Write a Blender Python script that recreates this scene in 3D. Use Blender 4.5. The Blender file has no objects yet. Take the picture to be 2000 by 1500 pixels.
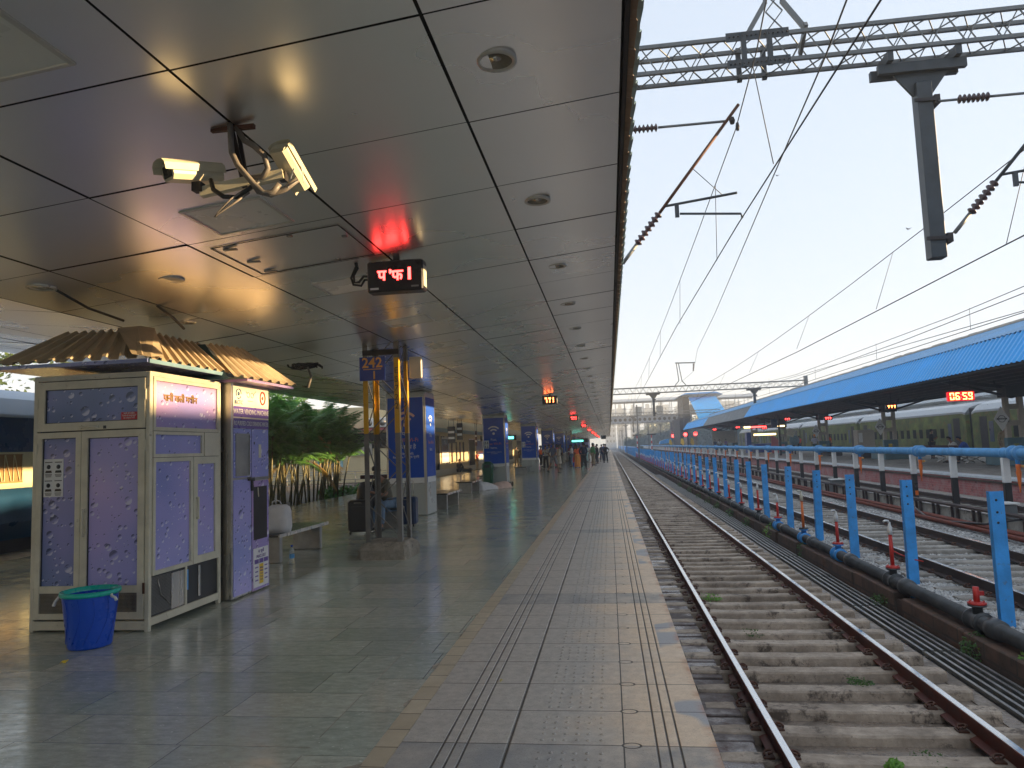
import bpy, bmesh, math, random
from mathutils import Vector, Matrix
random.seed(7)
R = math.radians
PI = math.pi
S = bpy.context.scene
COL = S.collection

# ------------------------------------------------------------------ camera
def set_camera():
    f, tx, ty, lean, h = 1400., 190., -119., .0487, 1.56
    Y = Vector((tx, ty, -f)).normalized()
    u = Vector((-lean, 1, 0)); Z = (u - u.dot(Y)*Y).normalized(); X = Y.cross(Z)
    m = Matrix((X, Y, Z)).to_4x4(); m.translation = Vector((0, 0, h))
    cd = bpy.data.cameras.new('camera'); cd.sensor_width = 36; cd.lens = f/2000*36
    cd.clip_start = .05; cd.clip_end = 6000
    c = bpy.data.objects.new('camera', cd); COL.objects.link(c); c.matrix_world = m
    S.camera = c
set_camera()

# ------------------------------------------------------------------ world, sun, exposure
SUN_EL, SUN_AZ = 10.6, 86.0        # azimuth clockwise from +Y
w = bpy.data.worlds.new('World'); S.world = w; w.use_nodes = True
nt = w.node_tree; bg = nt.nodes['Background']
sky = nt.nodes.new('ShaderNodeTexSky'); sky.sky_type = 'NISHITA'; sky.sun_disc = False
sky.sun_elevation = R(SUN_EL); sky.sun_rotation = R(SUN_AZ)
sky.altitude = 200; sky.air_density = 1.0; sky.dust_density = 2.2; sky.ozone_density = 1.5
ga = nt.nodes.new('ShaderNodeGamma'); ga.inputs[1].default_value = .18      # compresses sky contrast, dimming the low glow against the zenith
nt.links.new(sky.outputs[0], ga.inputs[0]); tn = nt.nodes.new('ShaderNodeMix'); tn.data_type = 'RGBA'; tn.blend_type = 'MULTIPLY'; tn.inputs[0].default_value = 1
tn.inputs[7].default_value = (.90, .975, 1.09, 1); nt.links.new(ga.outputs[0], tn.inputs[6])
nt.links.new(tn.outputs[2], bg.inputs[0]); bg.inputs[1].default_value = .128
sd = bpy.data.lights.new('sun', 'SUN'); sd.energy = 3.0; sd.angle = R(.6); sd.color = (1, .70, .36)
so = bpy.data.objects.new('sun', sd); COL.objects.link(so)
dv = Vector((math.sin(R(SUN_AZ))*math.cos(R(SUN_EL)), math.cos(R(SUN_AZ))*math.cos(R(SUN_EL)), math.sin(R(SUN_EL))))
so.rotation_euler = dv.to_track_quat('Z', 'Y').to_euler(); so.location = (30, 0, 30)
S.view_settings.view_transform = 'Standard'; S.view_settings.look = 'None'
S.view_settings.exposure = 2.64; S.view_settings.gamma = 1
S.cycles.max_bounces = 8; S.cycles.volume_bounces = 1
S.cycles.use_denoising = True

# ------------------------------------------------------------------ materials
def newmat(name):
    m = bpy.data.materials.new(name); m.use_nodes = True
    return m, m.node_tree, m.node_tree.nodes['Principled BSDF']
def pos(nt, scale=(1, 1, 1)):
    g = nt.nodes.new('ShaderNodeNewGeometry')
    mp = nt.nodes.new('ShaderNodeMapping'); mp.inputs['Scale'].default_value = scale
    nt.links.new(g.outputs['Position'], mp.inputs[0]); return mp.outputs[0]
def noise(nt, vec, sc, det=4, rough=.6):
    n = nt.nodes.new('ShaderNodeTexNoise'); n.inputs['Scale'].default_value = sc
    n.inputs['Detail'].default_value = det; n.inputs['Roughness'].default_value = rough
    nt.links.new(vec, n.inputs['Vector']); return n.outputs[0]
def ramp(nt, fac, stops):
    r = nt.nodes.new('ShaderNodeValToRGB'); e = r.color_ramp.elements
    while len(e) < len(stops): e.new(.5)
    for k, (p, c) in enumerate(stops):
        e[k].position = p; e[k].color = (c, c, c, 1) if isinstance(c, (int, float)) else (*c[:3], 1)
    nt.links.new(fac, r.inputs[0]); return r.outputs[0]
def mixc(nt, fac, a, b, mode='MIX'):
    m = nt.nodes.new('ShaderNodeMix'); m.data_type = 'RGBA'; m.blend_type = mode
    for s, v in ((0, fac), (6, a), (7, b)):
        if hasattr(v, 'is_linked') or hasattr(v, 'links'): nt.links.new(v, m.inputs[s])
        else: m.inputs[s].default_value = v if s == 0 else (*v[:3], 1)
    return m.outputs[2]
def mth(nt, op, a, b=0., c=0.):
    m = nt.nodes.new('ShaderNodeMath'); m.operation = op
    for k, v in enumerate((a, b, c)):
        if hasattr(v, 'links'): nt.links.new(v, m.inputs[k])
        else: m.inputs[k].default_value = v
    return m.outputs[0]
def sep(nt, v):
    s = nt.nodes.new('ShaderNodeSeparateXYZ'); nt.links.new(v, s.inputs[0]); return s.outputs
def bump(nt, b, h, strength=.3, dist=.01):
    n = nt.nodes.new('ShaderNodeBump'); n.inputs['Strength'].default_value = strength
    n.inputs['Distance'].default_value = dist
    nt.links.new(h, n.inputs['Height']); nt.links.new(n.outputs[0], b.inputs['Normal'])
def P(name, col, rough=.5, metal=0., var=.25, sc=3., dirt=None, bm=0., emit=None, es=0., scale=(1, 1, 1), spec=.5):
    """plain painted / bare surface with mottling and optional dirt patches"""
    m, nt, b = newmat(name)
    v = pos(nt, scale)
    n = noise(nt, v, sc, 5)
    lo = [c*(1-var) for c in col]; hi = [min(1, c*(1+var)) for c in col]
    c = ramp(nt, n, [(.3, lo), (.7, hi)])
    if dirt:
        n2 = noise(nt, v, sc*2.7, 6, .7)
        c = mixc(nt, ramp(nt, n2, [(dirt[1], 0.), (dirt[1]+.12, 1.)]), c, dirt[0])
    nt.links.new(c, b.inputs['Base Color'])
    r = ramp(nt, n, [(.3, max(0, rough-.1)), (.7, min(1, rough+.1))])
    nt.links.new(r, b.inputs['Roughness'])
    b.inputs['Metallic'].default_value = metal
    b.inputs['Specular IOR Level'].default_value = spec
    if bm: bump(nt, b, noise(nt, v, sc*8, 4), bm, .01)
    if emit:
        b.inputs['Emission Color'].default_value = (*emit, 1); b.inputs['Emission Strength'].default_value = es
    return m
def E_(name, col, s):
    m, nt, b = newmat(name); b.inputs['Base Color'].default_value = (.02, .02, .02, 1)
    b.inputs['Emission Color'].default_value = (*col, 1); b.inputs['Emission Strength'].default_value = s
    return m

M = {}
# polished slate floor
def m_slate(name, bw, rh, off, tone):
    m, nt, b = newmat(name)
    v = pos(nt)
    br = nt.nodes.new('ShaderNodeTexBrick'); nt.links.new(v, br.inputs[0])
    br.inputs['Scale'].default_value = 1; br.inputs['Brick Width'].default_value = bw
    br.inputs['Row Height'].default_value = rh; br.offset = off; br.squash_frequency = 3; br.squash = .8
    br.inputs['Mortar Size'].default_value = .0032; br.inputs['Mortar Smooth'].default_value = .25; br.inputs['Bias'].default_value = 0
    br.inputs['Color1'].default_value = (0, 0, 0, 1); br.inputs['Color2'].default_value = (1, 1, 1, 1); br.inputs['Mortar'].default_value = (.5, .5, .5, 1)
    t = [x*tone for x in (1, 1, 1)]
    base = ramp(nt, br.outputs[0], [(0, (.075*tone, .086*tone, .070*tone)), (.35, (.125*tone, .135*tone, .112*tone)), (.7, (.17*tone, .165*tone, .135*tone)), (1, (.085*tone, .105*tone, .092*tone))])
    n1 = noise(nt, v, 1.7, 8, .65); n2 = noise(nt, pos(nt, (1, 2.2, 1)), 9, 8, .75)
    c = mixc(nt, ramp(nt, n1, [(.3, 0.), (.7, .75)]), base, (.150*tone, .160*tone, .135*tone))
    c = mixc(nt, ramp(nt, n2, [(.35, .6), (.62, 0.)]), c, (.05*tone, .058*tone, .048*tone))
    fl = noise(nt, pos(nt, (1, 1.6, 1)), 26, 3, .6)
    c = mixc(nt, ramp(nt, fl, [(.66, 0.), (.72, .55)]), c, (.3*tone, .3*tone, .27*tone))
    c = mixc(nt, br.outputs[1], c, (.045, .045, .04))
    nt.links.new(c, b.inputs['Base Color'])
    n3 = noise(nt, v, 3.1, 6, .7)
    r = ramp(nt, n3, [(.25, .06), (.5, .12), (.8, .25)])
    r2 = mixc(nt, ramp(nt, n2, [(.3, .5), (.6, 0.)]), r, (.42, .42, .42))
    nt.links.new(r2, b.inputs['Roughness'])
    b.inputs['Specular IOR Level'].default_value = 1.0; b.inputs['IOR'].default_value = 1.6
    h = mth(nt, 'ADD', mth(nt, 'MULTIPLY', noise(nt, pos(nt, (.6, 1.9, 1)), 5, 5), 1.0), mth(nt, 'MULTIPLY', br.outputs[1], -.5))
    bump(nt, b, h, .14, .012)
    return m
M['slate'] = m_slate('slate_floor', 1.02, .425, .37, 3.3)
M['slate2'] = m_slate('slate_border', .9, .62, .5, 3.3)

# tactile concrete pavers: grey inland, ochre stained towards the track edge
def m_paver():
    m, nt, b = newmat('tactile_paver')
    v = pos(nt); x, y, z = sep(nt, v)
    br = nt.nodes.new('ShaderNodeTexBrick'); br.offset = 0; br.squash = 1
    mp = nt.nodes.new('ShaderNodeMapping'); mp.inputs['Location'].default_value = (0, .45, 0)
    nt.links.new(v, mp.inputs[0]); nt.links.new(mp.outputs[0], br.inputs[0])
    br.inputs['Scale'].default_value = 1; br.inputs['Brick Width'].default_value = 50; br.inputs['Row Height'].default_value = .485
    br.inputs['Mortar Size'].default_value = .0045; br.inputs['Mortar Smooth'].default_value = .3
    row = mth(nt, 'FLOOR', mth(nt, 'DIVIDE', mth(nt, 'ADD', y, .45), .485))
    wn = nt.nodes.new('ShaderNodeTexWhiteNoise'); wn.noise_dimensions = '1D'; nt.links.new(row, wn.inputs['W'])
    wn2 = nt.nodes.new('ShaderNodeTexWhiteNoise'); wn2.noise_dimensions = '1D'; nt.links.new(mth(nt, 'ADD', row, 71.3), wn2.inputs['W'])
    n1 = noise(nt, v, 2.2, 8, .7); n2 = noise(nt, v, 14, 6, .7); n3 = noise(nt, v, 90, 3, .7)
    grey = ramp(nt, n2, [(.3, (.33, .30, .26)), (.7, (.50, .455, .395))])
    och = ramp(nt, n2, [(.25, (.58, .42, .28)), (.75, (.80, .62, .43))])
    e = mth(nt, 'ADD', mth(nt, 'MULTIPLY', x, 1.1), mth(nt, 'MULTIPLY', mth(nt, 'SUBTRACT', n1, .5), .8))
    e = mth(nt, 'ADD', e, mth(nt, 'MULTIPLY', mth(nt, 'SUBTRACT', wn.outputs[0], .5), .2))
    c = mixc(nt, ramp(nt, mth(nt, 'ADD', e, .35), [(.0, 0.), (.60, 1.)]), grey, och)
    # whole stones that are bluish grey
    c = mixc(nt, mth(nt, 'MULTIPLY', mth(nt, 'GREATER_THAN', wn2.outputs[0], .84), ramp(nt, n1, [(.35, .2), (.6, .85)])), c, (.24, .24, .235))
    # pale worn patches near the rim
    c = mixc(nt, mth(nt, 'MULTIPLY', ramp(nt, noise(nt, v, 1.3, 2), [(.56, 0.), (.60, 1.)]), mth(nt, 'GREATER_THAN', x, .31)), c, (.36, .35, .35))
    # rust at rim
    c = mixc(nt, mth(nt, 'MULTIPLY', ramp(nt, x, [(.42, 0.), (.475, .8)]), ramp(nt, n1, [(.45, 0.), (.6, 1.)])), c, (.45, .17, .06))
    c = mixc(nt, ramp(nt, n3, [(.62, 0.), (.7, .8)]), c, (.07, .06, .05))
    c = mixc(nt, ramp(nt, noise(nt, v, 31, 4, .8), [(.6, 0.), (.72, .45)]), c, (.08, .07, .06))
    # grooves
    g = None
    for gx in (-.956, -.892, -.828, .169, .228, .286):
        d = mth(nt, 'ABSOLUTE', mth(nt, 'SUBTRACT', x, gx))
        k = mth(nt, 'SUBTRACT', 1., mth(nt, 'MINIMUM', mth(nt, 'DIVIDE', d, .0085), 1.))
        g = k if g is None else mth(nt, 'MAXIMUM', g, k)
    d = mth(nt, 'ABSOLUTE', mth(nt, 'SUBTRACT', x, -.605))
    g = mth(nt, 'MAXIMUM', g, mth(nt, 'SUBTRACT', 1., mth(nt, 'MINIMUM', mth(nt, 'DIVIDE', d, .013), 1.)))
    g = mth(nt, 'MAXIMUM', g, br.outputs[1])
    # oval lifting holes on the joints
    fy = mth(nt, 'MULTIPLY', mth(nt, 'SUBTRACT', mth(nt, 'FRACT', mth(nt, 'ADD', mth(nt, 'DIVIDE', mth(nt, 'ADD', y, .45), .485), .5)), .5), .485)
    dx = mth(nt, 'DIVIDE', mth(nt, 'SUBTRACT', x, .04), .047); dy = mth(nt, 'DIVIDE', fy, .034)
    q = mth(nt, 'SQRT', mth(nt, 'ADD', mth(nt, 'MULTIPLY', dx, dx), mth(nt, 'MULTIPLY', dy, dy)))
    ring = mth(nt, 'SUBTRACT', 1., mth(nt, 'MINIMUM', mth(nt, 'MULTIPLY', mth(nt, 'ABSOLUTE', mth(nt, 'SUBTRACT', q, 1.)), 5.), 1.))
    g = mth(nt, 'MAXIMUM', mth(nt, 'MULTIPLY', g, mth(nt, 'GREATER_THAN', q, .9)), ring)
    c = mixc(nt, ramp(nt, g, [(.15, 0.), (.65, .93)]), c, (.035, .028, .022))
    nt.links.new(c, b.inputs['Base Color'])
    r = ramp(nt, n1, [(.3, .42), (.7, .68)]); nt.links.new(r, b.inputs['Roughness'])
    h = mth(nt, 'ADD', mth(nt, 'MULTIPLY', g, -1.), mth(nt, 'MULTIPLY', n3, .25))
    bump(nt, b, h, .8, .008)
    return m
M['paver'] = m_paver()
def m_yellowstrip():
    m, nt, b = newmat('ochre_strip_tiles')
    v = pos(nt)
    br = nt.nodes.new('ShaderNodeTexBrick'); br.offset = 0; nt.links.new(v, br.inputs[0])
    br.inputs['Scale'].default_value = 1; br.inputs['Brick Width'].default_value = 50; br.inputs['Row Height'].default_value = .24
    br.inputs['Mortar Size'].default_value = .005; br.inputs['Mortar Smooth'].default_value = .3
    n = noise(nt, v, 6, 8, .7)
    wn = nt.nodes.new('ShaderNodeTexWhiteNoise'); wn.noise_dimensions = '1D'
    nt.links.new(mth(nt, 'FLOOR', mth(nt, 'DIVIDE', sep(nt, v)[1], .24)), wn.inputs['W'])
    c = ramp(nt, n, [(.3, (.40, .335, .235)), (.7, (.56, .48, .35))])
    c = mixc(nt, mth(nt, 'MULTIPLY', wn.outputs[0], .5), c, (.36, .30, .21))
    c = mixc(nt, br.outputs[1], c, (.06, .05, .035))
    nt.links.new(c, b.inputs['Base Color']); b.inputs['Roughness'].default_value = .4
    bump(nt, b, mth(nt, 'MULTIPLY', br.outputs[1], -1.), .5, .006)
    return m
M['ystrip'] = m_yellowstrip()
# brushed aluminium composite ceiling
def m_ceiling():
    m, nt, b = newmat('aluminium_ceiling')
    v = pos(nt)
    x, y, z = sep(nt, v)
    n = noise(nt, pos(nt, (.5, .5, .5)), .9, 5, .55)
    c = ramp(nt, n, [(.3, (.86, .855, .845)), (.7, (.93, .925, .915))])
    nt.links.new(c, b.inputs['Base Color'])
    b.inputs['Metallic'].default_value = .93
    nt.links.new(ramp(nt, noise(nt, v, .7, 4, .5), [(.35, .25), (.65, .33)]), b.inputs['Roughness'])
    b.inputs['Anisotropic'].default_value = 0.
    return m
M['ceil'] = m_ceiling()
M['seam'] = P('dark_seam', (.012, .012, .012), .8, var=.1)
# printed water-droplet film
def m_drops(name, c0, c1, c2):
    m, nt, b = newmat(name)
    v = pos(nt); x, y, z = sep(nt, v)
    n = noise(nt, v, .9, 2)
    c = ramp(nt, n, [(.35, c0), (.5, c1), (.65, c2)])
    hl = dk = None
    for sc, rr in ((6.5, .36), (14, .36), (27, .36)):
        vo = nt.nodes.new('ShaderNodeTexVoronoi'); vo.inputs['Scale'].default_value = sc; vo.inputs['Randomness'].default_value = .9
        nt.links.new(v, vo.inputs['Vector'])
        cs = nt.nodes.new('ShaderNodeSeparateColor'); nt.links.new(vo.outputs['Color'], cs.inputs[0])
        rad = mth(nt, 'MULTIPLY', mth(nt, 'ADD', mth(nt, 'MULTIPLY', cs.outputs[0], .75), .25), rr)
        d = mth(nt, 'DIVIDE', vo.outputs['Distance'], rad)
        inside = mth(nt, 'MULTIPLY', mth(nt, 'LESS_THAN', d, 1.), mth(nt, 'GREATER_THAN', cs.outputs[1], .3))
        sub = nt.nodes.new('ShaderNodeVectorMath'); sub.operation = 'SUBTRACT'
        nt.links.new(v, sub.inputs[0]); nt.links.new(vo.outputs['Position'], sub.inputs[1])
        sx, sy, sz = sep(nt, sub.outputs[0])
        k = mth(nt, 'DIVIDE', mth(nt, 'MULTIPLY', mth(nt, 'ADD', sz, mth(nt, 'MULTIPLY', mth(nt, 'ADD', sx, sy), -.6)), sc), rad)
        hi_ = mth(nt, 'MULTIPLY', inside, mth(nt, 'MULTIPLY', ramp(nt, k, [(.1, 0.), (.6, 1.)]), 1.))
        rim = mth(nt, 'MULTIPLY', inside, mth(nt, 'MULTIPLY', ramp(nt, mth(nt, 'MULTIPLY', k, -1.), [(.1, 0.), (.65, 1.)]), 1.))
        hl = rim if hl is None else mth(nt, 'MAXIMUM', hl, rim)
        dk = hi_ if dk is None else mth(nt, 'MAXIMUM', dk, hi_)
    c = mixc(nt, mth(nt, 'MULTIPLY', dk, .8), c, tuple(q*.25 for q in c0))
    c = mixc(nt, mth(nt, 'MULTIPLY', hl, .75), c, (.66, .66, .78))
    nt.links.new(c, b.inputs['Base Color']); b.inputs['Roughness'].default_value = .22
    return m
M['dropA'] = m_drops('droplet_film_dark', (.11, .16, .30), (.18, .22, .43), (.30, .29, .56))
M['dropB'] = m_drops('droplet_film_violet', (.27, .29, .62), (.36, .34, .68), (.48, .38, .72))
M['dropC'] = m_drops('droplet_film_pink', (.30, .25, .55), (.42, .28, .52), (.56, .32, .45))
M['cream'] = P('cream_powder_coat', (.60, .56, .44), .4, var=.1, sc=4, dirt=((.32, .27, .18), .66))
M['creamdirty'] = P('cream_frame_worn', (.58, .54, .42), .45, var=.14, sc=5, dirt=((.20, .16, .10), .63))
M['hindi'] = P('bronze_lettering', (.22, .13, .04), .4, var=.1)
M['mesh'] = P('dark_grille', (.03, .028, .024), .6, var=.3, sc=60)
M['steel'] = P('stainless_steel', (.45, .42, .38), .28, .9, .15, 4, scale=(1, 1, .1))
M['steeld'] = P('dull_steel', (.30, .29, .27), .4, .7, .2, 5)
M['granite'] = P('dark_granite', (.06, .06, .058), .18, var=.4, sc=60)
M['roofsheet'] = P('tan_corrugated_sheet', (.52, .41, .27), .40, .25, .2, 3, dirt=((.26, .18, .10), .66))
M['edgebrown'] = P('brown_sheet_underside', (.20, .15, .11), .6, var=.3, sc=4)
M['teal'] = P('teal_painted_trim', (.13, .22, .27), .4, var=.2)
M['darkteal'] = P('dark_teal_sheet', (.025, .07, .085), .35, var=.2)
M['violet'] = P('violet_print', (.13, .07, .30), .35, var=.05)
M['white'] = P('white_paint', (.72, .72, .70), .45, var=.08)
M['paper'] = P('white_paper', (.70, .70, .68), .7, var=.05)
M['black'] = P('black_paint', (.012, .012, .014), .35, var=.2)
M['red'] = P('red_paint', (.55, .03, .02), .45, var=.15, dirt=((.2, .05, .03), .66))
M['signred'] = P('red_sticker', (.55, .02, .03), .4, var=.05)
M['orangeP'] = P('orange_paint', (.75, .16, .02), .45, var=.15)
M['yel'] = P('yellow_paint', (.62, .33, .012), .42, var=.14, dirt=((.22, .13, .03), .68))
M['yellowbin'] = P('yellow_plastic', (.75, .50, .03), .4, var=.05)
M['signblue'] = P('sign_blue', (.012, .05, .30), .35, var=.08)
M['gold'] = P('gold_lettering', (.80, .40, .08), .4, var=.05)
M['bucket'] = P('blue_bucket_plastic', (.008, .075, .52), .3, var=.08)
M['lid'] = P('green_bucket_rim', (.0, .42, .33), .3, var=.05)
M['bprimer'] = P('sky_blue_paint', (.04, .30, .72), .42, var=.2, sc=4.5, dirt=((.13, .10, .10), .60), bm=.3)
M['bpipe'] = P('blue_pipe_paint', (.09, .30, .58), .45, var=.22, sc=3, dirt=((.20, .30, .38), .60))
M['iron'] = P('dark_cast_iron_pipe', (.065, .068, .07), .42, .3, .35, 5, dirt=((.16, .15, .13), .62))
M['rust'] = P('rusty_iron', (.10, .04, .022), .65, .3, .4, 12, dirt=((.20, .08, .03), .6), bm=.3)
M['railside'] = P('brown_red_rail_web', (.135, .028, .014), .5, .3, .3, 4, dirt=((.06, .02, .012), .55))
M['railside2'] = P('dark_brown_rail_web', (.045, .025, .02), .6, .3, .3, 4)
M['railtop'] = P('polished_rail_head', (.62, .62, .62), .22, .95, .08, 6)
def m_concrete(name, a, bcol, dk, wet=0.):
    m, nt, b = newmat(name); v = pos(nt)
    n1 = noise(nt, v, 1.6, 9, .7); n2 = noise(nt, pos(nt, (1, 1.4, 1)), 11, 8, .75); n3 = noise(nt, v, 3.7, 6, .75)
    c = ramp(nt, n2, [(.28, a), (.72, bcol)])
    c = mixc(nt, ramp(nt, n1, [(.42, 0.), (.62, .8)]), c, tuple(q*.62 for q in a))
    c = mixc(nt, ramp(nt, n3, [(.55, 0.), (.64, .9)]), c, dk)
    c = mixc(nt, ramp(nt, noise(nt, v, 40, 4, .8), [(.6, 0.), (.7, .7)]), c, tuple(q*.6 for q in dk))
    nt.links.new(c, b.inputs['Base Color'])
    if wet:
        r = ramp(nt, n1, [(.40, .12), (.56, .75)])
    else: r = ramp(nt, n1, [(.3, .6), (.7, .9)])
    nt.links.new(r, b.inputs['Roughness'])
    bump(nt, b, mth(nt, 'ADD', n2, n3), .35, .02)
    return m
M['sleeper'] = m_concrete('sleeper_concrete', (.30, .235, .175), (.56, .45, .345), (.07, .048, .034))
M['apron'] = m_concrete('apron_concrete', (.15, .115, .085), (.33, .26, .20), (.045, .03, .022), 1)
M['apronwet'] = m_concrete('wet_track_concrete', (.10, .07, .06), (.23, .19, .175), (.07, .022, .014), 1)
M['sleeper2'] = m_concrete('dusty_sleeper_concrete', (.26, .235, .20), (.42, .385, .34), (.15, .12, .10))
M['conc'] = m_concrete('pale_concrete', (.32, .30, .26), (.48, .45, .40), (.15, .13, .11))
M['plinth'] = m_concrete('stained_plinth', (.20, .17, .13), (.38, .34, .27), (.05, .04, .03))
def m_brick(name, c1, c2, mort, along='y', sc=1.):
    m, nt, b = newmat(name); v = pos(nt); x, y, z = sep(nt, v)
    cb = nt.nodes.new('ShaderNodeCombineXYZ'); nt.links.new(y, cb.inputs[0]); nt.links.new(z, cb.inputs[1])
    br = nt.nodes.new('ShaderNodeTexBrick'); nt.links.new(cb.outputs[0], br.inputs[0])
    br.inputs['Scale'].default_value = sc; br.inputs['Brick Width'].default_value = .23; br.inputs['Row Height'].default_value = .085
    br.inputs['Mortar Size'].default_value = .006
    br.inputs['Color1'].default_value = (*c1, 1); br.inputs['Color2'].default_value = (*c2, 1); br.inputs['Mortar'].default_value = (*mort, 1)
    n = noise(nt, v, 2.3, 8, .7)
    c = mixc(nt, ramp(nt, n, [(.45, 0.), (.6, .85)]), br.outputs[0], mort)
    c = mixc(nt, ramp(nt, noise(nt, v, 5, 6, .7), [(.56, 0.), (.66, .8)]), c, tuple(q*.35 for q in c1))
    nt.links.new(c, b.inputs['Base Color']); b.inputs['Roughness'].default_value = .8
    bump(nt, b, mth(nt, 'MULTIPLY', br.outputs[1], -1.), .5, .01); return m
M['kerbbrick'] = m_brick('brown_masonry', (.16, .085, .055), (.13, .075, .05), (.075, .055, .042), sc=.35)
M['pinkbrick'] = m_brick('pink_limewashed_brick', (.42, .12, .11), (.34, .10, .10), (.36, .22, .21))
M['darkbrick'] = m_brick('dark_platform_brick', (.10, .05, .035), (.08, .04, .03), (.05, .04, .03))
def m_ballast():
    m, nt, b = newmat('ballast'); v = pos(nt)
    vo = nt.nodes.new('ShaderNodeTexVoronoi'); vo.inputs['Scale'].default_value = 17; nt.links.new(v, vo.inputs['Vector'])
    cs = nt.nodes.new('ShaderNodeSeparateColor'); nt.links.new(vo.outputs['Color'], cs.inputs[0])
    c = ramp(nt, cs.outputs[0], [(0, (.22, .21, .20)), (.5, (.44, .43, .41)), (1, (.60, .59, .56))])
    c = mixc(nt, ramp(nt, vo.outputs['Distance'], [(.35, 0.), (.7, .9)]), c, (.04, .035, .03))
    c = mixc(nt, ramp(nt, noise(nt, v, 1.2, 5), [(.55, 0.), (.7, .45)]), c, (.16, .10, .07))
    nt.links.new(c, b.inputs['Base Color']); b.inputs['Roughness'].default_value = .85
    bump(nt, b, mth(nt, 'MULTIPLY', vo.outputs['Distance'], -1.), 1., .05); return m
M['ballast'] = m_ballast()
M['stone'] = P('crushed_stone', (.46, .45, .43), .85, var=.5, sc=9)
M['wirem'] = P('dark_wire', (.03, .03, .032), .6, .3, .1)
M['galv'] = P('grey_painted_steel', (.15, .16, .165), .5, .35, .22, 3, dirt=((.08, .06, .05), .66))
M['galvd'] = P('dark_painted_steel', (.045, .055, .065), .5, .3, .3, 3)
M['insul'] = P('brown_porcelain', (.06, .035, .04), .2, var=.2)
M['latt'] = P('grey_lattice_paint', (.17, .16, .145), .45, .35, .22, 4, dirt=((.09, .06, .03), .66))
M['clad'] = P('grey_composite_cladding', (.36, .38, .36), .3, .2, .06, 1)
M['poster'] = P('royal_blue_poster', (.004, .07, .45), .6, var=.05)
M['cctv'] = P('cream_camera_housing', (.58, .53, .38), .35, var=.1)
M['glassd'] = P('dark_glass', (.01, .01, .012), .08, var=.1)
M['cable'] = P('grey_conduit', (.16, .14, .12), .5, var=.3, sc=10)
M['cabled'] = P('black_cable', (.02, .018, .018), .5, var=.3)
M['diffuser'] = P('diffuser_panel', (.68, .68, .62), .3, 0., .04, 2)
M['lightrim'] = P('light_rim', (.58, .56, .50), .35, .5, .1)
M['reflector'] = P('chrome_reflector', (.5, .48, .42), .15, .95, .1)
M['led'] = E_('led_red', (1., .035, .03), 2.6)
M['ledhot'] = E_('led_orange', (1., .16, .04), 2.8)
M['ledmag'] = E_('led_magenta', (1., .1, .7), 1.2)
M['ledcy'] = E_('led_cyan', (.1, .8, .6), .9)
M['tube'] = E_('lamp_yellow', (1., .7, .3), .9)
M['ledbox'] = P('black_display_housing', (.012, .008, .009), .3, var=.1)
M['green'] = P('green_plastic', (.008, .085, .035), .35, var=.1)
M['creamwall'] = P('cream_wall_paint', (.62, .52, .32), .7, var=.06, sc=.7, dirt=((.48, .38, .22), .68))
M['creamwall2'] = P('pale_cream_wall', (.62, .58, .46), .75, var=.05, sc=.6)
M['pinkband'] = P('pink_wall_band', (.52, .14, .16), .7, var=.1)
M['darkglass2'] = P('window_glass_dark', (.006, .007, .008), .6, var=.2, spec=.15)
M['brownsign'] = P('maroon_sign_board', (.07, .02, .02), .4, var=.1)
M['lightblueposter'] = P('pale_poster', (.28, .52, .62), .5, var=.3, sc=4)
M['bluesheet'] = P('blue_roof_sheet', (.05, .36, .80), .4, .1, .1, .6)
M['bluesheetpale'] = P('faded_blue_roof_sheet', (.15, .33, .55), .45, .1, .15, .6)
M['greysheet'] = P('grey_fibre_sheet', (.16, .165, .165), .6, var=.35, sc=.9, scale=(1, 3, 1))
M['dark'] = P('dark_steelwork', (.02, .016, .018), .6, var=.3)
M['colcream'] = P('cream_column_paint', (.40, .35, .28), .5, var=.12)
M['colteal'] = P('blue_grey_column_paint', (.07, .15, .18), .5, var=.15)
M['platR'] = m_concrete('grey_platform_paving', (.25, .235, .21), (.38, .355, .32), (.18, .16, .14))
M['coping'] = P('white_coping_paint', (.60, .63, .66), .6, var=.15)
M['coachR'] = P('camouflage_coach_livery', (.13, .16, .04), .7, var=.6, sc=1.1, dirt=((.20, .12, .035), .53))
M['coachroof'] = P('grey_coach_roof', (.38, .40, .42), .35, .3, .12, .8)
M['coachbl'] = P('navy_coach_paint', (.006, .045, .13), .3, var=.1, sc=.8)
M['coachtl'] = P('teal_coach_paint', (.010, .05, .11), .35, var=.15, sc=.8)
M['coachcr'] = P('cream_coach_band', (.62, .57, .34), .4, var=.06)
M['coachrf'] = P('pale_blue_coach_roof', (.42, .50, .60), .4, var=.1, sc=.6)
M['shutter'] = P('tan_window_shutter', (.30, .17, .06), .5, var=.1)
M['whitetruss'] = P('white_truss_paint', (.70, .72, .74), .5, var=.08)
M['palesheet'] = P('translucent_pale_sheet', (.62, .66, .70), .5, var=.08)
M['fobgrey'] = P('pale_grey_girder_paint', (.27, .31, .36), .5, var=.08)
M['fobglass'] = P('pale_cladding', (.42, .47, .50), .4, var=.15, sc=.3)
M['bldgA'] = P('grey_tower_render', (.26, .28, .30), .8, var=.06, sc=.1)
M['bldgB'] = P('white_tower_render', (.40, .42, .43), .8, var=.05, sc=.1)
M['soil'] = P('garden_soil', (.09, .07, .05), .9, var=.4, sc=4)
M['earth'] = P('dry_ground', (.16, .14, .11), .95, var=.3, sc=.5)
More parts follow.
